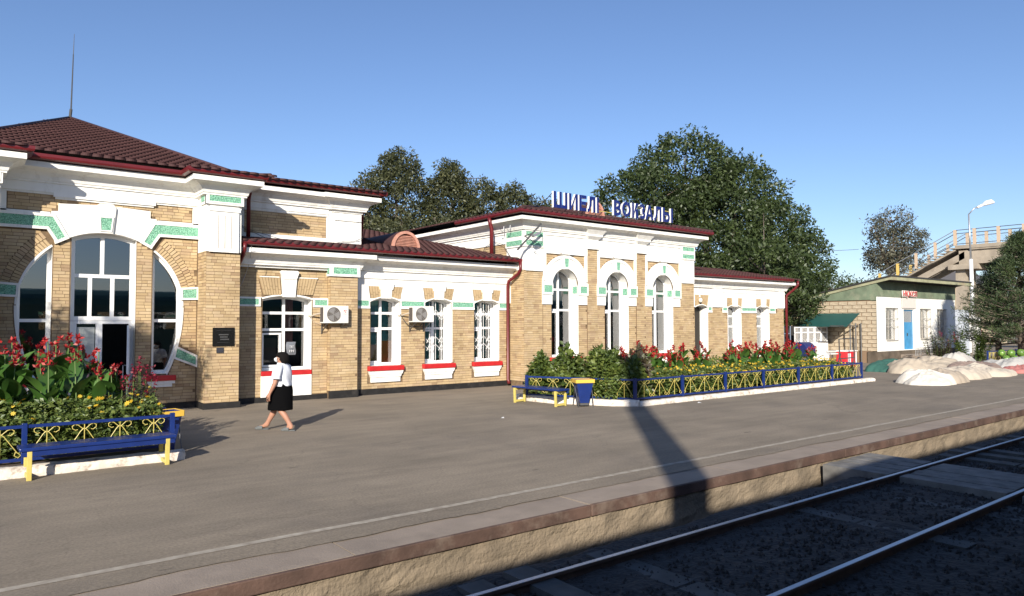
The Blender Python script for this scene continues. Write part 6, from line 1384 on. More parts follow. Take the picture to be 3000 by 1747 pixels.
def loft(rings, name, m_, nseg=26, open_=True):
    """rings: (cx, cy, z, rx, ry, amp)"""
    V = []
    for (cx, cy, z, rx, ry, am) in rings:
        for k in range(nseg):
            t = 2*math.pi*k/nseg; q = 1+am*math.sin(t*7+z*9)+am*0.6*math.sin(t*4+z*23); V.append((cx+rx*math.cos(t)*q, cy+ry*math.sin(t)*q, z+am*0.12*math.sin(t*5)))
    F = [(i*nseg+k, i*nseg+(k+1) % nseg, (i+1)*nseg+(k+1) % nseg, (i+1)*nseg+k) for i in range(len(rings)-1) for k in range(nseg)]
    o = fast_mesh(name, V, F, m_, PS, smooth=True); s_ = o.modifiers.new('sub', 'SUBSURF'); s_.levels = 1; s_.render_levels = 1; return o
hr = loft([(-0.005, 0, 1.585, 0.02, 0.02, 0), (0.0, 0, 1.575, 0.075, 0.07, 0.02), (-0.002, 0, 1.54, 0.108, 0.095, 0.02), (-0.012, 0, 1.49, 0.106, 0.102, 0.02), (-0.035, 0, 1.45, 0.088, 0.102, 0.03), (-0.05, 0, 1.40, 0.075, 0.096, 0.04), (-0.055, 0, 1.355, 0.052, 0.078, 0.05)], 'hair', hair_m)
# blouse with collar and sleeves
loft([(0.005, 0, 1.352, 0.062, 0.066, 0.01), (-0.003, 0, 1.335, 0.085, 0.105, 0.01), (-0.008, 0, 1.30, 0.115, 0.165, 0.015), (-0.008, 0, 1.24, 0.145, 0.190, 0.02), (0.0, 0, 1.14, 0.168, 0.195, 0.03), (0.0, 0, 1.04, 0.166, 0.188, 0.05), (0.0, 0, 0.965, 0.160, 0.182, 0.045), (-0.002, 0, 0.925, 0.170, 0.190, 0.05), (-0.002, 0, 0.90, 0.166, 0.186, 0.045)], 'blouse', blouse_m)
def tube_cloth(pts, rs, name, m_, n=16):
    b = MB(); b.tube(pts, rs, n, caps=False); o = b.build(name, m_, PS, smooth=True); return o
for s_ in (1, -1): tube_cloth([(-0.01, s_*0.115, 1.295), (-0.008, s_*0.175, 1.262), (-0.004, s_*0.212, 1.19), (0.004, s_*0.232, 1.10), (0.006, s_*0.238, 1.055)], [0.068, 0.082, 0.080, 0.076, 0.080], 'sleeve', blouse_m)
b = MB(); b.tube([(0.07*math.cos(R(t))+0.006, 0.075*math.sin(R(t)), 1.352+0.006*math.cos(R(t))) for t in range(35, 330, 20)], 0.013, 8); b.build('collar', blouse_m, PS, smooth=True)
# skirt widening with the stride, slit at the back hem
loft([(0.0, 0, 0.965, 0.152, 0.176, 0.0), (0.0, 0, 0.90, 0.172, 0.186, 0.01), (0.0, 0, 0.80, 0.190, 0.196, 0.012), (0.01, 0, 0.66, 0.200, 0.190, 0.02), (0.02, 0, 0.52, 0.212, 0.180, 0.025), (0.025, 0, 0.43, 0.220, 0.172, 0.03), (0.025, 0, 0.415, 0.214, 0.166, 0.03)], 'skirt', skirt_m)
for (x0, z0, tip) in ((0.285, 0.0, 1), (-0.245, 0.0, 0)):
    s_ = -1 if tip else 1; y = s_*0.072
    b = MB(); P_ = [(x0-0.035, y-0.032), (x0+0.0, y-0.038), (x0+0.10, y-0.042), (x0+0.19, y-0.034), (x0+0.225, y), (x0+0.19, y+0.034), (x0+0.10, y+0.042), (x0, y+0.038), (x0-0.035, y+0.032)]
    b.prism_z(P_, 0.004+(0.0), 0.022); o = b.build('slipper', shoe_m, PS, bevel=0.004)
    tube_cloth([(x0+0.07, y, 0.035), (x0+0.11, y, 0.036), (x0+0.16, y, 0.030), (x0+0.215, y, 0.020)], [0.054, 0.050, 0.042, 0.016], 'slipper_strap', shoe_m, 12)
b = MB(); b.box(0.14, 0.165, 0.235, 0.255, 0.58, 0.70); ph = thing('sunglasses', 'small dark sunglasses held in the hand of the walking woman', 'glasses', (0, 0, 0))
g_ = MB(); 
for k in (0, 1): g_.tube([(0.15+0.03*math.cos(R(t)), 0.255, 0.62+0.05*k+0.022*math.sin(R(t))) for t in range(0, 361, 30)], 0.004, 5)
g_.beam((0.15, 0.255, 0.70), (0.14, 0.25, 0.62), 0.006)
g_.build('frame', M['plaque'], ph)
hd_ = math.atan2(14.63-14.05, 5.13-5.42)      # walking direction on the platform
for o in (PS, ph): o.location = (5.30, 14.32, 0.0); o.rotation_euler = (0, 0, R(137)); o.scale = (1.17, 1.17, 1.0)

# ================================================================== SHOP, MARKET, OVERPASS
SP = thing('shop_building', 'small flat-roofed shop with whitewashed front, green painted band and blue door', 'building', (44, 20, 0))
YS = 18.0
M['shopgreen'] = mat('faded_green_plaster', (0.15, 0.19, 0.125), 0.9, var=0.25, vscale=2, dirt=(0.36, 0.33, 0.24), dscale=1.5, dfac=0.5); M['shopbrick'] = mat('yellowish_block', (0.46, 0.38, 0.27), 0.9, var=0.2, vscale=3); M['shopjoint'] = mat('brown_joint', (0.24, 0.16, 0.10), 0.95); M['bluedoor'] = mat('bright_blue_door', (0.055, 0.26, 0.50), 0.5, var=0.15, vscale=3)
M['barpaint'] = mat('dull_bar_paint', (0.42, 0.40, 0.36), 0.7); M['oldframe'] = mat('old_window_frame', (0.36, 0.33, 0.28), 0.7)
WALL2 = MB(); sx0, sx1 = 38.9, 49.3
ops = [(39.95, 41.35, const(1.20), const(2.98)), (42.12, 43.48, const(0.66), const(2.92)), (44.25, 45.62, const(1.18), const(2.98)), (46.6, 47.95, const(1.18), const(2.98))]
wall_front(sx0, sx1, 0.62, 3.58, YS, ops, 0.25, WALL2, WALL2); WALL2.build('wall', M['white'], SP)
b = MB(); b.box(sx0-0.02, sx1+0.02, YS-0.03, YS+0.3, 3.58, 4.40); b.box(sx0-0.021, sx0+0.25, YS+0.002, YS+0.31, 3.37, 3.579); b.add([(sx0-0.03, YS+0.3, 3.40), (sx0-0.03, 23.6, 3.40), (sx0-0.03, YS+0.3, 4.44), (sx0+0.2, YS+0.3, 3.40), (sx0+0.2, 23.6, 3.40), (sx0+0.2, YS+0.3, 4.44)], [(0, 2, 1), (0, 3, 5, 2), (1, 2, 5, 4)]); b.build('painted_band', M['shopgreen'], SP)
b = MB(); b.box(sx0+0.02, sx0+0.3, YS+0.26, 23.8, 0.0, 3.38); b.box(sx0+0.02, sx0+0.3, 23.8, 26.5, 0.0, 2.85); b.box(sx0+.3, sx1, 26.2, 26.5, 0, 2.8).box(sx1-.3, sx1, YS+.26, 26.2, 0, 2.8); b.build('side_wall', M['shopjoint'], SP)
b = MB(); b.box(sx0-0.05, sx1+0.05, YS-0.02, YS+0.5, -0.05, 0.615); b.build('plinth', mat('stained_plinth', (0.12, 0.095, 0.07), 0.95, var=0.4, vscale=2), SP)
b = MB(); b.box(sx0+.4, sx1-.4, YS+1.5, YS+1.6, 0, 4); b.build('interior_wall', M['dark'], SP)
bm = bpy.data.meshes.new('block'); ub2 = MB(); ub2.box(0, 1, 0, 1, 0, 1); bm.from_pydata(ub2.v, [], ub2.f); bm.materials.append(M['shopbrick'])
for c in range(14):
    z = 0.64+c*0.208; y = YS+0.02-(0.25 if c % 2 else 0)
    while y < 25.8:
        if z+0.2 > min(3.42, 4.42-(y+0.25-YS)*0.2): break
        ya = max(y, YS+0.02); yb = y+0.50
        o = bpy.data.objects.new('block', bm); link(o); o.location = (sx0-0.005-rr.uniform(0, .012), ya+0.015, z+0.012); o.scale = (0.05, yb-ya-0.03, 0.184); par(o, SP); y += 0.52
# canopy roof
b = MB(); cz = 4.36
yf_, yb_, zf_, zb_ = YS-0.85, 26.6, 4.60, 4.60-(26.6-YS+0.85)*0.2
b.obox((sx0-0.12, yf_, zf_), (sx1-sx0+0.5, 0, 0), (0, yb_-yf_, zb_-zf_), (0, 0, 0.09)); b.build('roof', mat('tar_roof', (0.03, 0.03, 0.03), 0.9), SP)
fm_ = mat('weathered_olive_fascia', (0.32, 0.32, 0.20), 0.85, var=0.2, dirt=(0.3, 0.18, 0.12), dscale=1, dfac=.6)
b = MB(); b.box(sx0-0.08, sx1+0.34, yf_+0.02, yf_+0.14, zf_-0.17, zf_+0.0).obox((sx0-0.08, yf_+0.14, zf_-0.17), (0.07, 0, 0), (0, yb_-yf_-0.2, (yb_-yf_-0.2)*-0.2), (0, 0, 0.16)); b.build('fascia', fm_, SP)
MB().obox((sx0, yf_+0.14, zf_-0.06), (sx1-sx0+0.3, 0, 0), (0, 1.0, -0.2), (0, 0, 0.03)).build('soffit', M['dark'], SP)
# openings
for (a, c_) in ((39.95, 41.35), (44.25, 45.62), (46.6, 47.95)):
    w = MB(); w.box(a, a+0.06, YS+0.16, YS+0.2, 1.2, 2.98).box(c_-0.06, c_, YS+0.16, YS+0.2, 1.2, 2.98).box(a, c_, YS+0.16, YS+0.2, 2.92, 2.98).box(a, c_, YS+0.16, YS+0.2, 1.2, 1.26).box((a+c_)/2-.03, (a+c_)/2+.03, YS+0.158, YS+0.2, 1.26, 2.92)
    wo_ = w.build('window', M['oldframe'], SP); MB().box(a+0.06, c_-0.06, YS+0.18, YS+0.186, 1.26, 2.92).build('pane', M['glass'], wo_)
    g = MB()
    for i in range(9): g.tube([(a+0.03+(c_-a-0.06)*i/8, YS-0.05, 1.18), (a+0.03+(c_-a-0.06)*i/8, YS-0.05, 3.0)], 0.009, 5)
    for z in (1.2, 1.95, 2.4, 2.98): g.beam((a, YS-0.05, z), (c_, YS-0.05, z), 0.03)
    g.build('window_bars', M['barpaint'], wo_)
d = MB(); d.box(42.12, 43.48, YS+0.10, YS+0.15, 0.66, 2.2).box(42.12, 42.2, YS+0.10, YS+0.15, 2.2, 2.92).box(43.4, 43.48, YS+0.10, YS+0.15, 2.2, 2.92).box(42.2, 43.4, YS+0.10, YS+0.15, 2.82, 2.92); d_ = d.build('door', M['bluedoor'], SP)
MB().box(42.2, 43.4, YS+0.13, YS+0.136, 2.2, 2.82).build('pane', M['glass'], d_)
g = MB(); [g.tube([(42.22+1.16*i/9, YS+0.09, 2.2), (42.22+1.16*i/9, YS+0.09, 2.84)], 0.012, 5) for i in range(10)]; g.build('door_bars', M['galv'], d_)
MB().box(42.7, 42.76, YS+0.06, YS+0.1, 1.42, 1.58).build('handle', M['metal'], d_)
b = MB(); b.box(41.6, 44.6, YS-0.7, YS-0.03, 0.0, 0.40).box(41.6, 44.8, YS-1.0, YS-0.7, 0, 0.2); b.build('step', M['conc'], SP)
MB().box(41.85, 43.6, YS-0.06, YS-0.034, 2.99, 3.56).build('notice_board', mat('pale_pink_board', (0.62, 0.56, 0.52), 0.8), SP)
ss = thing('shop_sign', 'small red cut-out letters on the green band over the blue door', 'sign', (41.7, YS-0.05, 3.7))
flat_text('НҚЖСП', 0.42, (41.74, YS-0.12, 3.64), 'letter_back', M['letterwhite'], ss, 1.80, depth=0.03, bold=0.022)
flat_text('НҚЖСП', 0.40, (41.76, YS-0.165, 3.65), 'letter', mat('red_letter', (0.50, 0.05, 0.05), 0.6), ss, 1.74, depth=0.008, bold=0.006)
# annexe to the right of the shop, in the shade
b = MB(); b.box(49.35, 52.4, YS+0.3, 24, 0, 3.0); o = b.build('wall', mat('blue_grey_wash', (0.46, 0.50, 0.55), 0.9), tag(thing('annexe', 'low blue-grey annexe wall to the right of the shop', 'building', (50.5, 20, 0))))
b = MB(); b.box(52.4, 60, YS+2.2, 26, 0, 2.6); b.build('wall', M['white'], tag(thing('white_outbuilding', 'white outbuilding half hidden behind the pines', 'building', (55, 22, 0))))
b = MB(); b.prism_z([(80, 27.5), (89, 27.5), (89, 35), (80, 35)], 0, 6.0); HB = thing('grey_roof_house', 'distant house with low grey roof seen under the overpass stairs', 'house', (84, 31, 0)); b.build('wall', M['shopbrick'], HB)
b = MB(); b.add([(79.5, 27, 6.0), (89.5, 27, 6.0), (89.5, 35.5, 6.0), (79.5, 35.5, 6.0), (82.5, 31, 8.1), (86.5, 31, 8.1)], [(0, 1, 5, 4), (1, 2, 5), (2, 3, 4, 5), (3, 0, 4)]); b.build('roof', mat('grey_slate_roof', (0.11, 0.105, 0.11), 0.8), HB)

# white board fence with window grilles left of the shop, teal canopy
KB = thing('white_kiosk_wall', 'white boarded kiosk front with small windows under the teal canopy', 'kiosk', (38, 21, 0))
ky = 20.6
xx = 35.2
while xx < 38.6:
    MB().box(xx, xx+0.13, ky+rr.uniform(-.008, .008), ky+0.03, 0.02, 1.05).build('board', M['white'], KB); xx += 0.14
b = MB(); b.box(35.2, 38.65, ky-0.02, ky, 1.05, 1.12).box(35.2, 38.65, ky-0.02, ky, 1.62, 1.68); b.build('rail', M['pvc'], KB)
for i in range(5):
    a = 35.25+i*0.68; w = MB(); w.box(a, a+0.05, ky-.015, ky+.03, 1.12, 1.95).box(a+0.6, a+0.65, ky-.015, ky+.03, 1.12, 1.95).box(a+.05, a+.6, ky-.015, ky+.03, 1.90, 1.95); w_ = w.build('window', M['pvc'], KB)
    MB().box(a+.05, a+.6, ky+.01, ky+.014, 1.12, 1.90).build('pane', M['glass'], w_)
    g = MB(); [g.tube([(a+.1+k*.1, ky-.02, 1.12), (a+.1+k*.1, ky-.02, 1.9)], .007, 4) for k in range(5)]; g.tube([(a+.05, ky-.02, 1.35), (a+.325, ky-.02, 1.15), (a+.6, ky-.02, 1.35)], .007, 4); g.build('window_grille', M['pvc'], w_)
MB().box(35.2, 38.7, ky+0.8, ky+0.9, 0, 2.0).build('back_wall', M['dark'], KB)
b = MB(); b.obox((37.4, 18.9, 1.95), (0, 3.0, 0), (1.62, 0, 0.78), (-0.01, 0, 0.02)); o = b.build('teal_canopy', mat('teal_sheet', (0.012, 0.075, 0.068), 0.6, var=0.1), None); tag(o, 'flat teal canopy sheet over the kiosk front left of the shop', 'canopy')
t = thing('canopy_frame', 'black pipe posts holding the teal canopy beside the shop wall', 'frame', (38.5, 19.2, 0))
for (x, y) in ((38.3, 19.15), (38.62, 19.0), (38.80, 18.8)): MB().tube([(x, y, 0), (x, y, 2.15)], 0.035, 7).build('post', M['metal'], t)
MB().beam((36.2, 19.15, 2.0), (38.95, 19.0, 2.0), 0.06).build('crossbar', M['metal'], t)
# park gate behind the right wing: dark blue rails and a blue drum
t = thing('steel_gate', 'tall blue-grey barred gate in the shade behind the right wing', 'gate', (34.5, 21, 0))
for k in range(6): MB().tube([(33.9+k*0.32, 21.0, 0), (33.9+k*0.32, 21.0, 2.0)], 0.03, 6).build('bar', mat('blue_grey_paint', (0.16, 0.20, 0.27), 0.6) if k == 0 else bpy.data.materials['blue_grey_paint'], t)
MB().beam((33.9, 21.0, 0.5), (35.5, 21.0, 0.5), 0.05).beam((33.9, 21.0, 1.6), (35.5, 21.0, 1.6), 0.05).build('crossbar', bpy.data.materials['blue_grey_paint'], t)
b = MB(); b.tube([(34.6, 20.0, 0.75), (35.5, 20.0, 0.75)], 0.42, 16); t = thing('blue_tank', 'dark blue rounded tank on legs behind the cannas', 'tank', (35, 20, 0)); b.build('drum', mat('navy_paint', (0.02, 0.03, 0.13), 0.4), t, smooth=False)
for x in (34.7, 35.4): MB().beam((x, 19.9, 0), (x, 19.9, 0.4), 0.05).build('leg', M['pvc'], t)
# stalls, tables, barrow
def table(x, y, L, Wd, h, label, top, legm, rz=0):
    t = thing('market_table', label, 'table', (0, 0, 0), 'market tables'); MB().box(0, L, 0, Wd, h-0.04, h).build('table_top', top, t)
    for (a, c_) in ((0.05, 0.05), (L-0.1, 0.05), (0.05, Wd-0.1), (L-0.1, Wd-0.1)): MB().box(a, a+0.06, c_, c_+0.06, 0, h-0.042).build('leg', legm, t)
    MB().beam((0.08, 0.08, 0.18), (L-0.08, 0.08, 0.18), 0.05).build('stretcher', legm, t); t.location = (x, y, 0); t.rotation_euler = (0, 0, rz); return t
table(35.6, 18.35, 1.9, 0.8, 0.72, 'white topped trestle table right behind the fence end', M['white'], M['pvc'])
table(32.8, 17.4, 1.5, 0.7, 0.70, 'low white market table behind the far end of the flower bed', M['white'], M['pvc'])
t = thing('orange_crate', 'orange plywood box under the white trestle table', 'box', (37.7, 18.3, 0))
MB().box(37.15, 38.0, 18.75, 19.3, 0.02, 0.66).build('box_body', mat('orange_ply', (0.50, 0.24, 0.08), 0.8), t); MB().box(37.12, 38.03, 18.72, 19.33, 0.664, 0.70).build('lid', mat('orange_ply_lid', (0.55, 0.30, 0.12), 0.8), t)
t = thing('folding_frame', 'black folding stall frame leaning open in front of the kiosk', 'stall frame', (32.8, 16.6, 0))
b = MB(); b.beam((32.0, 16.5, 0.5), (32.05, 16.55, 1.42), 0.04).beam((33.35, 16.5, 0.55), (33.45, 16.55, 1.45), 0.04).beam((32.05, 16.55, 1.42), (33.45, 16.55, 1.45), 0.04); b.build('upright_frame', M['metal'], t)
b = MB(); b.beam((31.4, 16.4, 0), (32.1, 16.5, 0.75), 0.04).beam((32.2, 16.4, 0), (32.0, 16.5, 0.6), 0.04).beam((33.0, 16.4, 0), (33.4, 16.5, 0.7), 0.04).beam((31.9, 16.5, 0.52), (33.4, 16.5, 0.54), 0.04); b.build('leg_frame', M['metal'], t)
t = thing('cooler_box', 'red and white drinks cooler beside the folding frame', 'cooler', (33.9, 17.2, 0))
MB().box(33.6, 34.5, 17.0, 17.5, 0.05, 0.78).build('cooler_body', mat('cooler_red', (0.55, 0.03, 0.04), 0.4), t, bevel=0.02); MB().box(33.75, 34.0, 16.985, 16.998, 0.12, 0.7).build('white_stripe', M['pvc'], t); MB().box(33.58, 34.52, 16.98, 17.52, 0.79, 0.84).build('lid', M['pvc'], t)

# tarpaulin-covered heaps
def heap(name, label, outline_c, ax, ay, h, m_, seed, rz=0.0, ridge=0.0):
    n, m2 = 96, 26; V = []; F = []
    for j in range(m2+1):
        f = j/m2
        for i in range(n):
            a = 2*math.pi*i/n; rr_ = 1+0.22*noise.noise((math.cos(a)*1.5, math.sin(a)*1.5, seed))+0.05*noise.noise((math.cos(a)*6, math.sin(a)*6, seed))
            q = f*rr_; x = ax*q*math.cos(a); y = ay*q*math.sin(a)
            lump = 0.85+0.5*noise.noise((x*0.7+seed, y*1.0, 0.3))+0.14*noise.noise((x*2.3, y*2.6+seed, 1.7))
            z = h*max(0, (1-f**2.6))**0.6*lump
            fold = 1-abs(noise.noise((a*3.2+0.9*f, f*1.1+seed, 0.2)))*4.2; z += 0.07*h*max(-0.3, fold)*(0.25+f)*(1-f**8)
            r2 = 1-abs(noise.noise((x*1.7+y, y*1.1-x*0.4, seed+4)))*5; z += 0.05*h*max(-.1, r2)*(1-f)
            z += 0.045*(1-min(1, abs(noise.noise((x*2.6+seed, y*2.9, 7.7)))*5))*(f < 0.97) - 0.02*(f < 0.97); z *= 0.88
            V.append((outline_c[0]+x*math.cos(rz)-y*math.sin(rz), outline_c[1]+x*math.sin(rz)+y*math.cos(rz), max(0.004+0.012*(f < 1), z)))
    for j in range(m2):
        for i in range(n): i2 = (i+1) % n; F.append((j*n+i, (j+1)*n+i, (j+1)*n+i2, j*n+i2))
    o = fast_mesh(name, V, F, m_, None, smooth=True, label=label, cat='tarpaulin'); return o
cl = lambda nm, c, v=0.12: mat(nm, c, 0.9, var=v, vscale=1.6, bump=0.9, bscale=4, dirt=tuple(x*0.7 for x in c), dscale=2, dfac=0.5)
heap('covered_heap', 'beige tarpaulin heap furthest left beside the shop step', (33.9, 13.6), 2.3, 1.25, 0.80, cl('beige_tarp', (0.42, 0.36, 0.28)), 1.3, R(-10))
heap('covered_heap', 'greenish tarpaulin behind the left beige heap', (34.2, 14.6), 2.3, 0.8, 0.71, cl('green_tarp', (0.025, 0.095, 0.075)), 7.3, R(-10))
heap('covered_heap', 'bright white sheet heap nearest the platform edge', (27.4, 10.95), 1.15, 0.85, 0.52, cl('white_tarp', (0.66, 0.62, 0.54), 0.10), 2.1, R(0))
heap('covered_heap', 'tan cloth heap directly behind the bright white one', (28.7, 11.0), 1.3, 0.9, 0.55, cl('tan_tarp', (0.38, 0.32, 0.25)), 3.7)
heap('covered_heap', 'cream cloth heap in the middle of the covered row', (31.0, 11.3), 1.7, 1.0, 0.60, cl('cream_tarp', (0.47, 0.41, 0.33)), 4.2, R(-4))
heap('covered_heap', 'pale cream sheet heap with brown blanket on its back', (33.9, 11.2), 1.9, 0.9, 0.49, cl('cream_tarp_pale', (0.52, 0.46, 0.37), 0.08), 5.9, R(-2))
heap('covered_heap', 'brown blanket heap behind the pale cream sheet', (35.4, 12.2), 2.4, 0.9, 0.60, cl('brown_blanket', (0.27, 0.20, 0.165)), 6.6)
heap('covered_heap', 'brown and rose cloth heap at the right end of the row', (36.9, 10.9), 1.5, 0.75, 0.44, cl('rose_blanket', (0.42, 0.16, 0.14)), 8.1)
heap('covered_heap', 'grey-white sheet heap below the watermelons', (38.8, 11.9), 2.2, 1.1, 0.59, cl('grey_sheet', (0.42, 0.41, 0.38), 0.06), 9.4)
heap('covered_heap', 'light grey sheet over goods left of the watermelons', (38.0, 13.9), 1.9, 0.9, 0.84, cl('grey_sheet_light', (0.44, 0.42, 0.38), 0.06), 10.4)
wm = bpy.data.materials.new('watermelon_rind'); wm.use_nodes = True; tw = wm.node_tree; pw = tw.nodes['Principled BSDF']; pw.inputs['Roughness'].default_value = 0.35
tc = N(tw, 'ShaderNodeTexCoord'); wv = N(tw, 'ShaderNodeTexWave'); wv.inputs['Scale'].default_value = 6.0; wv.inputs['Distortion'].default_value = 1.6; wv.inputs['Detail Scale'].default_value = 3.0; wv.bands_direction = 'X'; cr = N(tw, 'ShaderNodeValToRGB'); cr.color_ramp.elements[0].color = (0.02, 0.07, 0.015, 1); cr.color_ramp.elements[1].color = (0.18, 0.32, 0.06, 1); cr.color_ramp.elements[0].position = 0.25; cr.color_ramp.elements[1].position = 0.5
tw.links.new(tc.outputs['Object'], wv.inputs[0]); tw.links.new(wv.outputs['Fac'], cr.inputs[0]); tw.links.new(cr.outputs[0], pw.inputs['Base Color'])
b = MB(); b.lathe((0, 0, 0), [(0.02, -0.175), (0.09, -0.16), (0.16, -0.11), (0.195, -0.04), (0.195, 0.04), (0.16, 0.11), (0.09, 0.16), (0.02, 0.175)], 20)
m0 = b.build('watermelon', wm, None, smooth=True); tag(m0, 'striped green watermelon on the pile beside the blue fence', 'watermelon', 'watermelons piled beside the blue fence'); m0.location = (41.7, 13.15, 0.62); m0.rotation_euler = (R(90), 0, R(20))
for i, (x, y, z) in enumerate((lambda L: [(x+0.7, y+0.15, z-0.37) for x, y, z in L])(((41.5, 12.75, 0.98), (42.1, 12.5, 1.0), (42.7, 12.3, 1.0), (40.7, 12.7, 0.72), (41.2, 12.5, 0.70), (41.8, 12.3, 0.70), (42.4, 12.1, 0.70), (40.4, 12.6, 0.45), (41.0, 12.25, 0.42), (41.6, 12.05, 0.42), (42.2, 11.9, 0.46), (43.2, 12.0, 0.9)))):
    o = m0.copy(); link(o); o.location = (x, y, z); o.rotation_euler = (R(80+rr.uniform(-15, 15)), rr.uniform(-.4, .4), rr.uniform(0, 3))
b = MB(); b.box(41.0, 44.3, 12.0, 13.2, 0, 0.05); tag(b.build('melon_pallet', M['wood_red'], None), 'low wooden pallet carrying the watermelons', 'pallet')
for (x, y, a, lb) in ((15.9, 12.05, 0.3, 'small white paper scrap on the asphalt near the corner of the middle fence'), (9.9, 12.9, 1.1, 'crumpled white scrap on the asphalt below the third window')):
    b = MB(); b.add([(x, y, 0.012), (x+0.09*math.cos(a), y+0.09*math.sin(a), 0.006), (x+0.05, y+0.10, 0.03), (x-0.05, y+0.07, 0.010)], [(0, 1, 2), (0, 2, 3)]); tag(b.build('paper_scrap', M['pvc'], None), lb, 'litter')
# third bed at the right
MB().box(41.0, 60, 13.3, 16.8, -0.02, 0.1).build('flower_bed_soil', M['soil'], kind='structure')
fence([(40.6, 13.4), (48.5, 13.4)], 0.72, 0.17, 'blue fence with yellow scrolls behind the watermelons', [[0, 2.0, 4.0, 6.0, 7.9]], 0.55)
shrub('rose_bush', 'tall red flowered bush behind the watermelon fence', (42.4, 14.6, 0.1), 1.7, 0.9, 1.75, 61, M['leaf_g'], 2600, 0.17, 6)
shrub('dark_rose_bush', 'dark thorny rose bush left of the pines', (39.7, 15.3, 0), 1.3, 0.9, 1.9, 62, M['leaf_r'], 1800, 0.15, 3)
t = thing('wire_cart', 'grey wire goods cart beside the shop step', 'cart', (39, 16.2, 0))
b = MB()
for k in range(12): b.tube([(39.2+k*0.18, 16.2, 0.45), (39.2+k*0.18, 16.2, 0.85)], 0.01, 4)
for z in (0.45, 0.65, 0.85): b.beam((39.2, 16.2, z), (41.2, 16.2, z), 0.02)
b.build('basket', M['galv'], t)
for (x) in (39.4, 41.0): MB().tube([(x, 16.1, 0.2), (x, 16.16, 0.2)], 0.2, 12).build('wheel', M['metal'], t)

# ------------------------------------------------------------------ pedestrian overpass
OV = thing('footbridge', 'concrete pedestrian overpass with railings and stairs behind the shop', 'footbridge', (63, 22, 0))
M['bconc'] = mat('bridge_concrete', (0.34, 0.29, 0.225), 0.9, var=0.2, vscale=1.2, dirt=(0.17, 0.13, 0.10), dscale=0.8, dfac=0.5); M['byellow'] = mat('yellow_post_paint', (0.60, 0.42, 0.12), 0.7); M['bpost'] = mat('pale_post', (0.50, 0.38, 0.27), 0.8)
BX, BW = 62.8, 2.6; zd = 8.30; yL = 22.8
b = MB(); b.box(BX-0.1, BX+BW, -20, yL, zd-0.28, zd).box(BX-0.05, BX+BW-0.05, -20, yL-1.0, zd-0.40, zd-0.282); b.build('deck', M['bconc'], OV)
b = MB(); b.box(BX+0.1, BX+0.5, -20, yL-0.2, zd-1.5, zd-0.42).box(BX+BW-0.5, BX+BW-0.1, -20, yL-.2, zd-1.5, zd-.42); b.build('girder', M['bconc'], OV)
sl2 = -0.515; yE = 36.5
b = MB()
for xx in (BX+0.1, BX+BW-0.5): b.obox((xx, yL-0.6, zd-1.05), (0.4, 0, 0), (0, yE-yL, (yE-yL)*sl2), (0, 0, 0.55))
b.build('stair_stringer', M['bconc'], OV)
MB().obox((BX-0.02, yL, zd-0.42), (BW, 0, 0), (0, yE-yL, (yE-yL)*sl2), (0, 0, 0.16)).build('stair_slab', M['bconc'], OV)
for k in range(26):
    y = yL+0.35*k; z = zd-0.18*(k+1); MB().box(BX-0.12, BX+BW, y, y+0.42, z-0.07, z).build('stair_tread', M['bconc'], OV)
b = MB(); b.box(BX-0.2, BX+BW+0.2, yL-1.6, yL+0.5, zd-1.92, zd-1.52); b.build('pier_cap', M['bconc'], OV)
b = MB(); b.prism_z([(BX+0.2, yL-0.6), (BX+0.8, yL-0.6), (BX+0.8, yL+0.1), (BX+0.2, yL+0.1)], 0, zd-1.92).prism_z([(BX+BW-0.8, yL-0.6), (BX+BW-0.2, yL-0.6), (BX+BW-0.2, yL+0.1), (BX+BW-.8, yL+0.1)], 0, zd-1.92); b.build('column', M['bconc'], OV)
b = MB(); b.box(BX+0.2, BX+0.8, 6, 6.8, 0, zd-1.5).box(BX+BW-0.8, BX+BW-.2, 6, 6.8, 0, zd-1.5); b.build('column', M['bconc'], OV)
for side, xx in (('n', BX), ('f', BX+BW-0.1)):
    for k, y in enumerate([yL, yL-1.37, yL-3.0, yL-4.65, yL-6.3, yL-8, yL-9.7]): MB().box(xx-0.1, xx+0.1, y-0.1, y+0.1, zd, zd+1.25).build('railing_post', M['bpost'], OV)
    for k in range(1, 8):
        y = yL+1.48*k; z = zd+sl2*1.48*k; MB().box(xx-0.09, xx+0.09, y-0.09, y+0.09, z-0.1, z+1.15).build('railing_post', M['bpost'] if k < 3 else M['byellow'], OV)
    for dz in (1.22, 0.95, 0.12):
        MB().beam((xx, -12, zd+dz), (xx, yL, zd+dz), 0.05).build('handrail', M['metal'], OV); MB().beam((xx, yL, zd+dz), (xx, yL+11.5, zd+dz+sl2*11.5), 0.05).build('handrail', M['metal'] if dz < 1 else M['galv'], OV)
    g = MB()
    for k in range(40):
        y = yL-12+0.3*k; g.tube([(xx, y, zd+0.12), (xx, y+0.8, zd+0.95)], 0.0035, 3, caps=False); g.tube([(xx, y+0.8, zd+0.12), (xx, y, zd+0.95)], 0.0035, 3, caps=False)
    for k in range(36):
        y = yL+0.3*k; z = zd+(y-yL)*sl2; z2 = zd+(y+0.8-yL)*sl2; g.tube([(xx, y, z+0.12), (xx, y+0.8, z2+0.95)], 0.0035, 3, caps=False); g.tube([(xx, y+0.8, z2+0.12), (xx, y, z+0.95)], 0.0035, 3, caps=False)
    g.build('mesh_infill', M['galv'], OV)
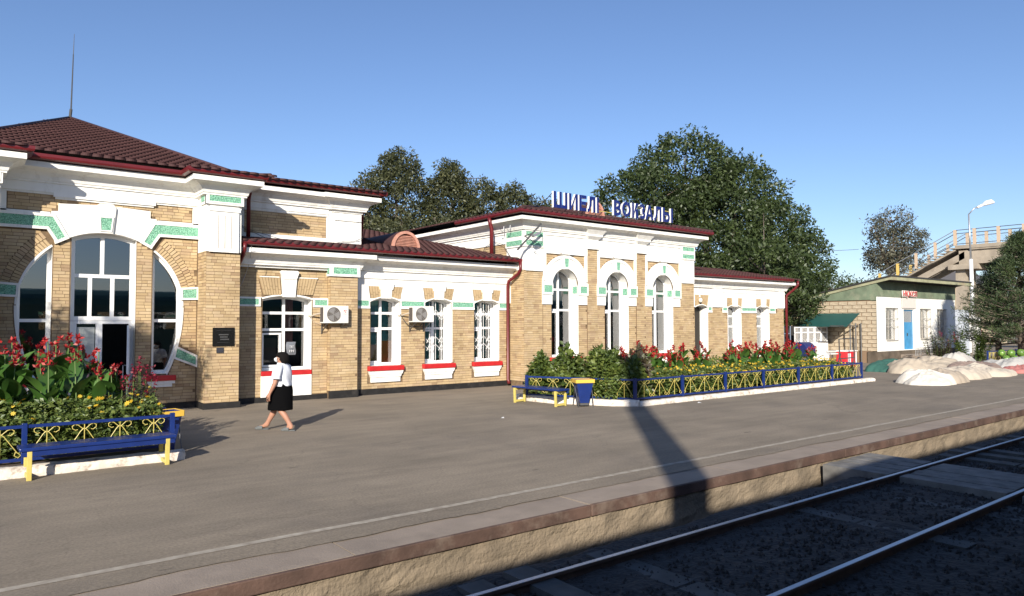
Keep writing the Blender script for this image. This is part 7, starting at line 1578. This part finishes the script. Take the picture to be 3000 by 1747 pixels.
# street lamp
t = thing('street_lamp', 'tall white and grey street lamp leaning over the overpass', 'street lamp', (56.2, 19.4, 0))
MB().tube([(56.3, 19.4, 0), (56.1, 19.4, 6.6)], [0.14, 0.12], 10).build('lower_pole', M['pvc'], t, smooth=True)
MB().tube([(56.1, 19.4, 6.6), (55.9, 19.4, 9.75)], [0.07, 0.05], 8).build('upper_pole', M['galv'], t, smooth=True)
MB().tube([(55.9, 19.4, 9.75), (56.15, 19.15, 10.15), (56.3, 19.0, 10.25)], 0.04, 7).build('arm', M['galv'], t, smooth=True)
b = MB(); b.tube([(56.3, 19.0, 10.22), (56.6, 18.7, 10.42)], 0.09, 8).tube([(56.55, 18.75, 10.38), (56.72, 18.58, 10.52), (56.95, 18.35, 10.60), (57.1, 18.2, 10.55)], [0.09, 0.17, 0.17, 0.06], 12); b.build('lamp_head', M['pvc'], t, smooth=True)
cable([(46, 31, 7.6), (70, 34, 9.4)], 'single overhead wire between the big tree and the sparse tree', r=0.02, sag=0.15)

# ================================================================== TRAIN AND MAST BEHIND THE CAMERA (they cast the platform shadows)
TR = thing('passenger_train', 'green passenger carriage standing on the second track', 'train', (0, -1.5, 0))
tm = mat('train_green', (0.03, 0.10, 0.07), 0.4); prof = [(-3.0, 0.95-0.12), (-0.06, 0.95-0.12), (-0.06, 3.10), (-0.14, 3.38), (-0.45, 3.58), (-1.0, 3.78), (-1.53, 3.88), (-2.06, 3.78), (-2.6, 3.58), (-2.92, 3.38), (-3.0, 3.1)]
for (xa, xb) in ((-52, -28.4), (-27.6, -4.0), (-3.2, 20.4), (21.2, 44.8), (45.6, 69.2)):
    n = len(prof); V = [(xa, p[0], p[1]) for p in prof]+[(xb, p[0], p[1]) for p in prof]; b = MB(); b.add(V, [tuple(range(n)), tuple(range(2*n-1, n-1, -1))]+[(i, (i+1) % n, (i+1) % n+n, i+n) for i in range(n)]); b.build('carriage_body', tm, TR)
    b = MB(); b.box(xb, xb+0.8, -2.5, -0.5, 0.9, 3.3); b.build('gangway', M['metal'], TR)
    for cx in (xa+4, xb-4): MB().box(cx-1.5, cx+1.5, -2.5, -0.5, -0.1, 0.8).build('bogie', M['metal'], TR)
    b = MB(); b.box(xa+1, xb-1, -2.6, -0.4, 0.1, 0.82); b.build('underframe', M['metal'], TR)
    for k in range(9): MB().box(xa+1.6+k*2.4, xa+2.8+k*2.4, -0.058, -0.05, 1.9, 2.75).build('window', M['glass'], TR)
ms = thing('lighting_mast', 'tall concrete lighting mast beyond the train', 'mast', (-1.63, -3.9, 0))
MB().tube([(-1.63, -3.9, -0.6), (-1.63, -3.9, 12.0)], [0.36, 0.27], 14).build('mast_shaft', M['bconc'], ms, smooth=True)
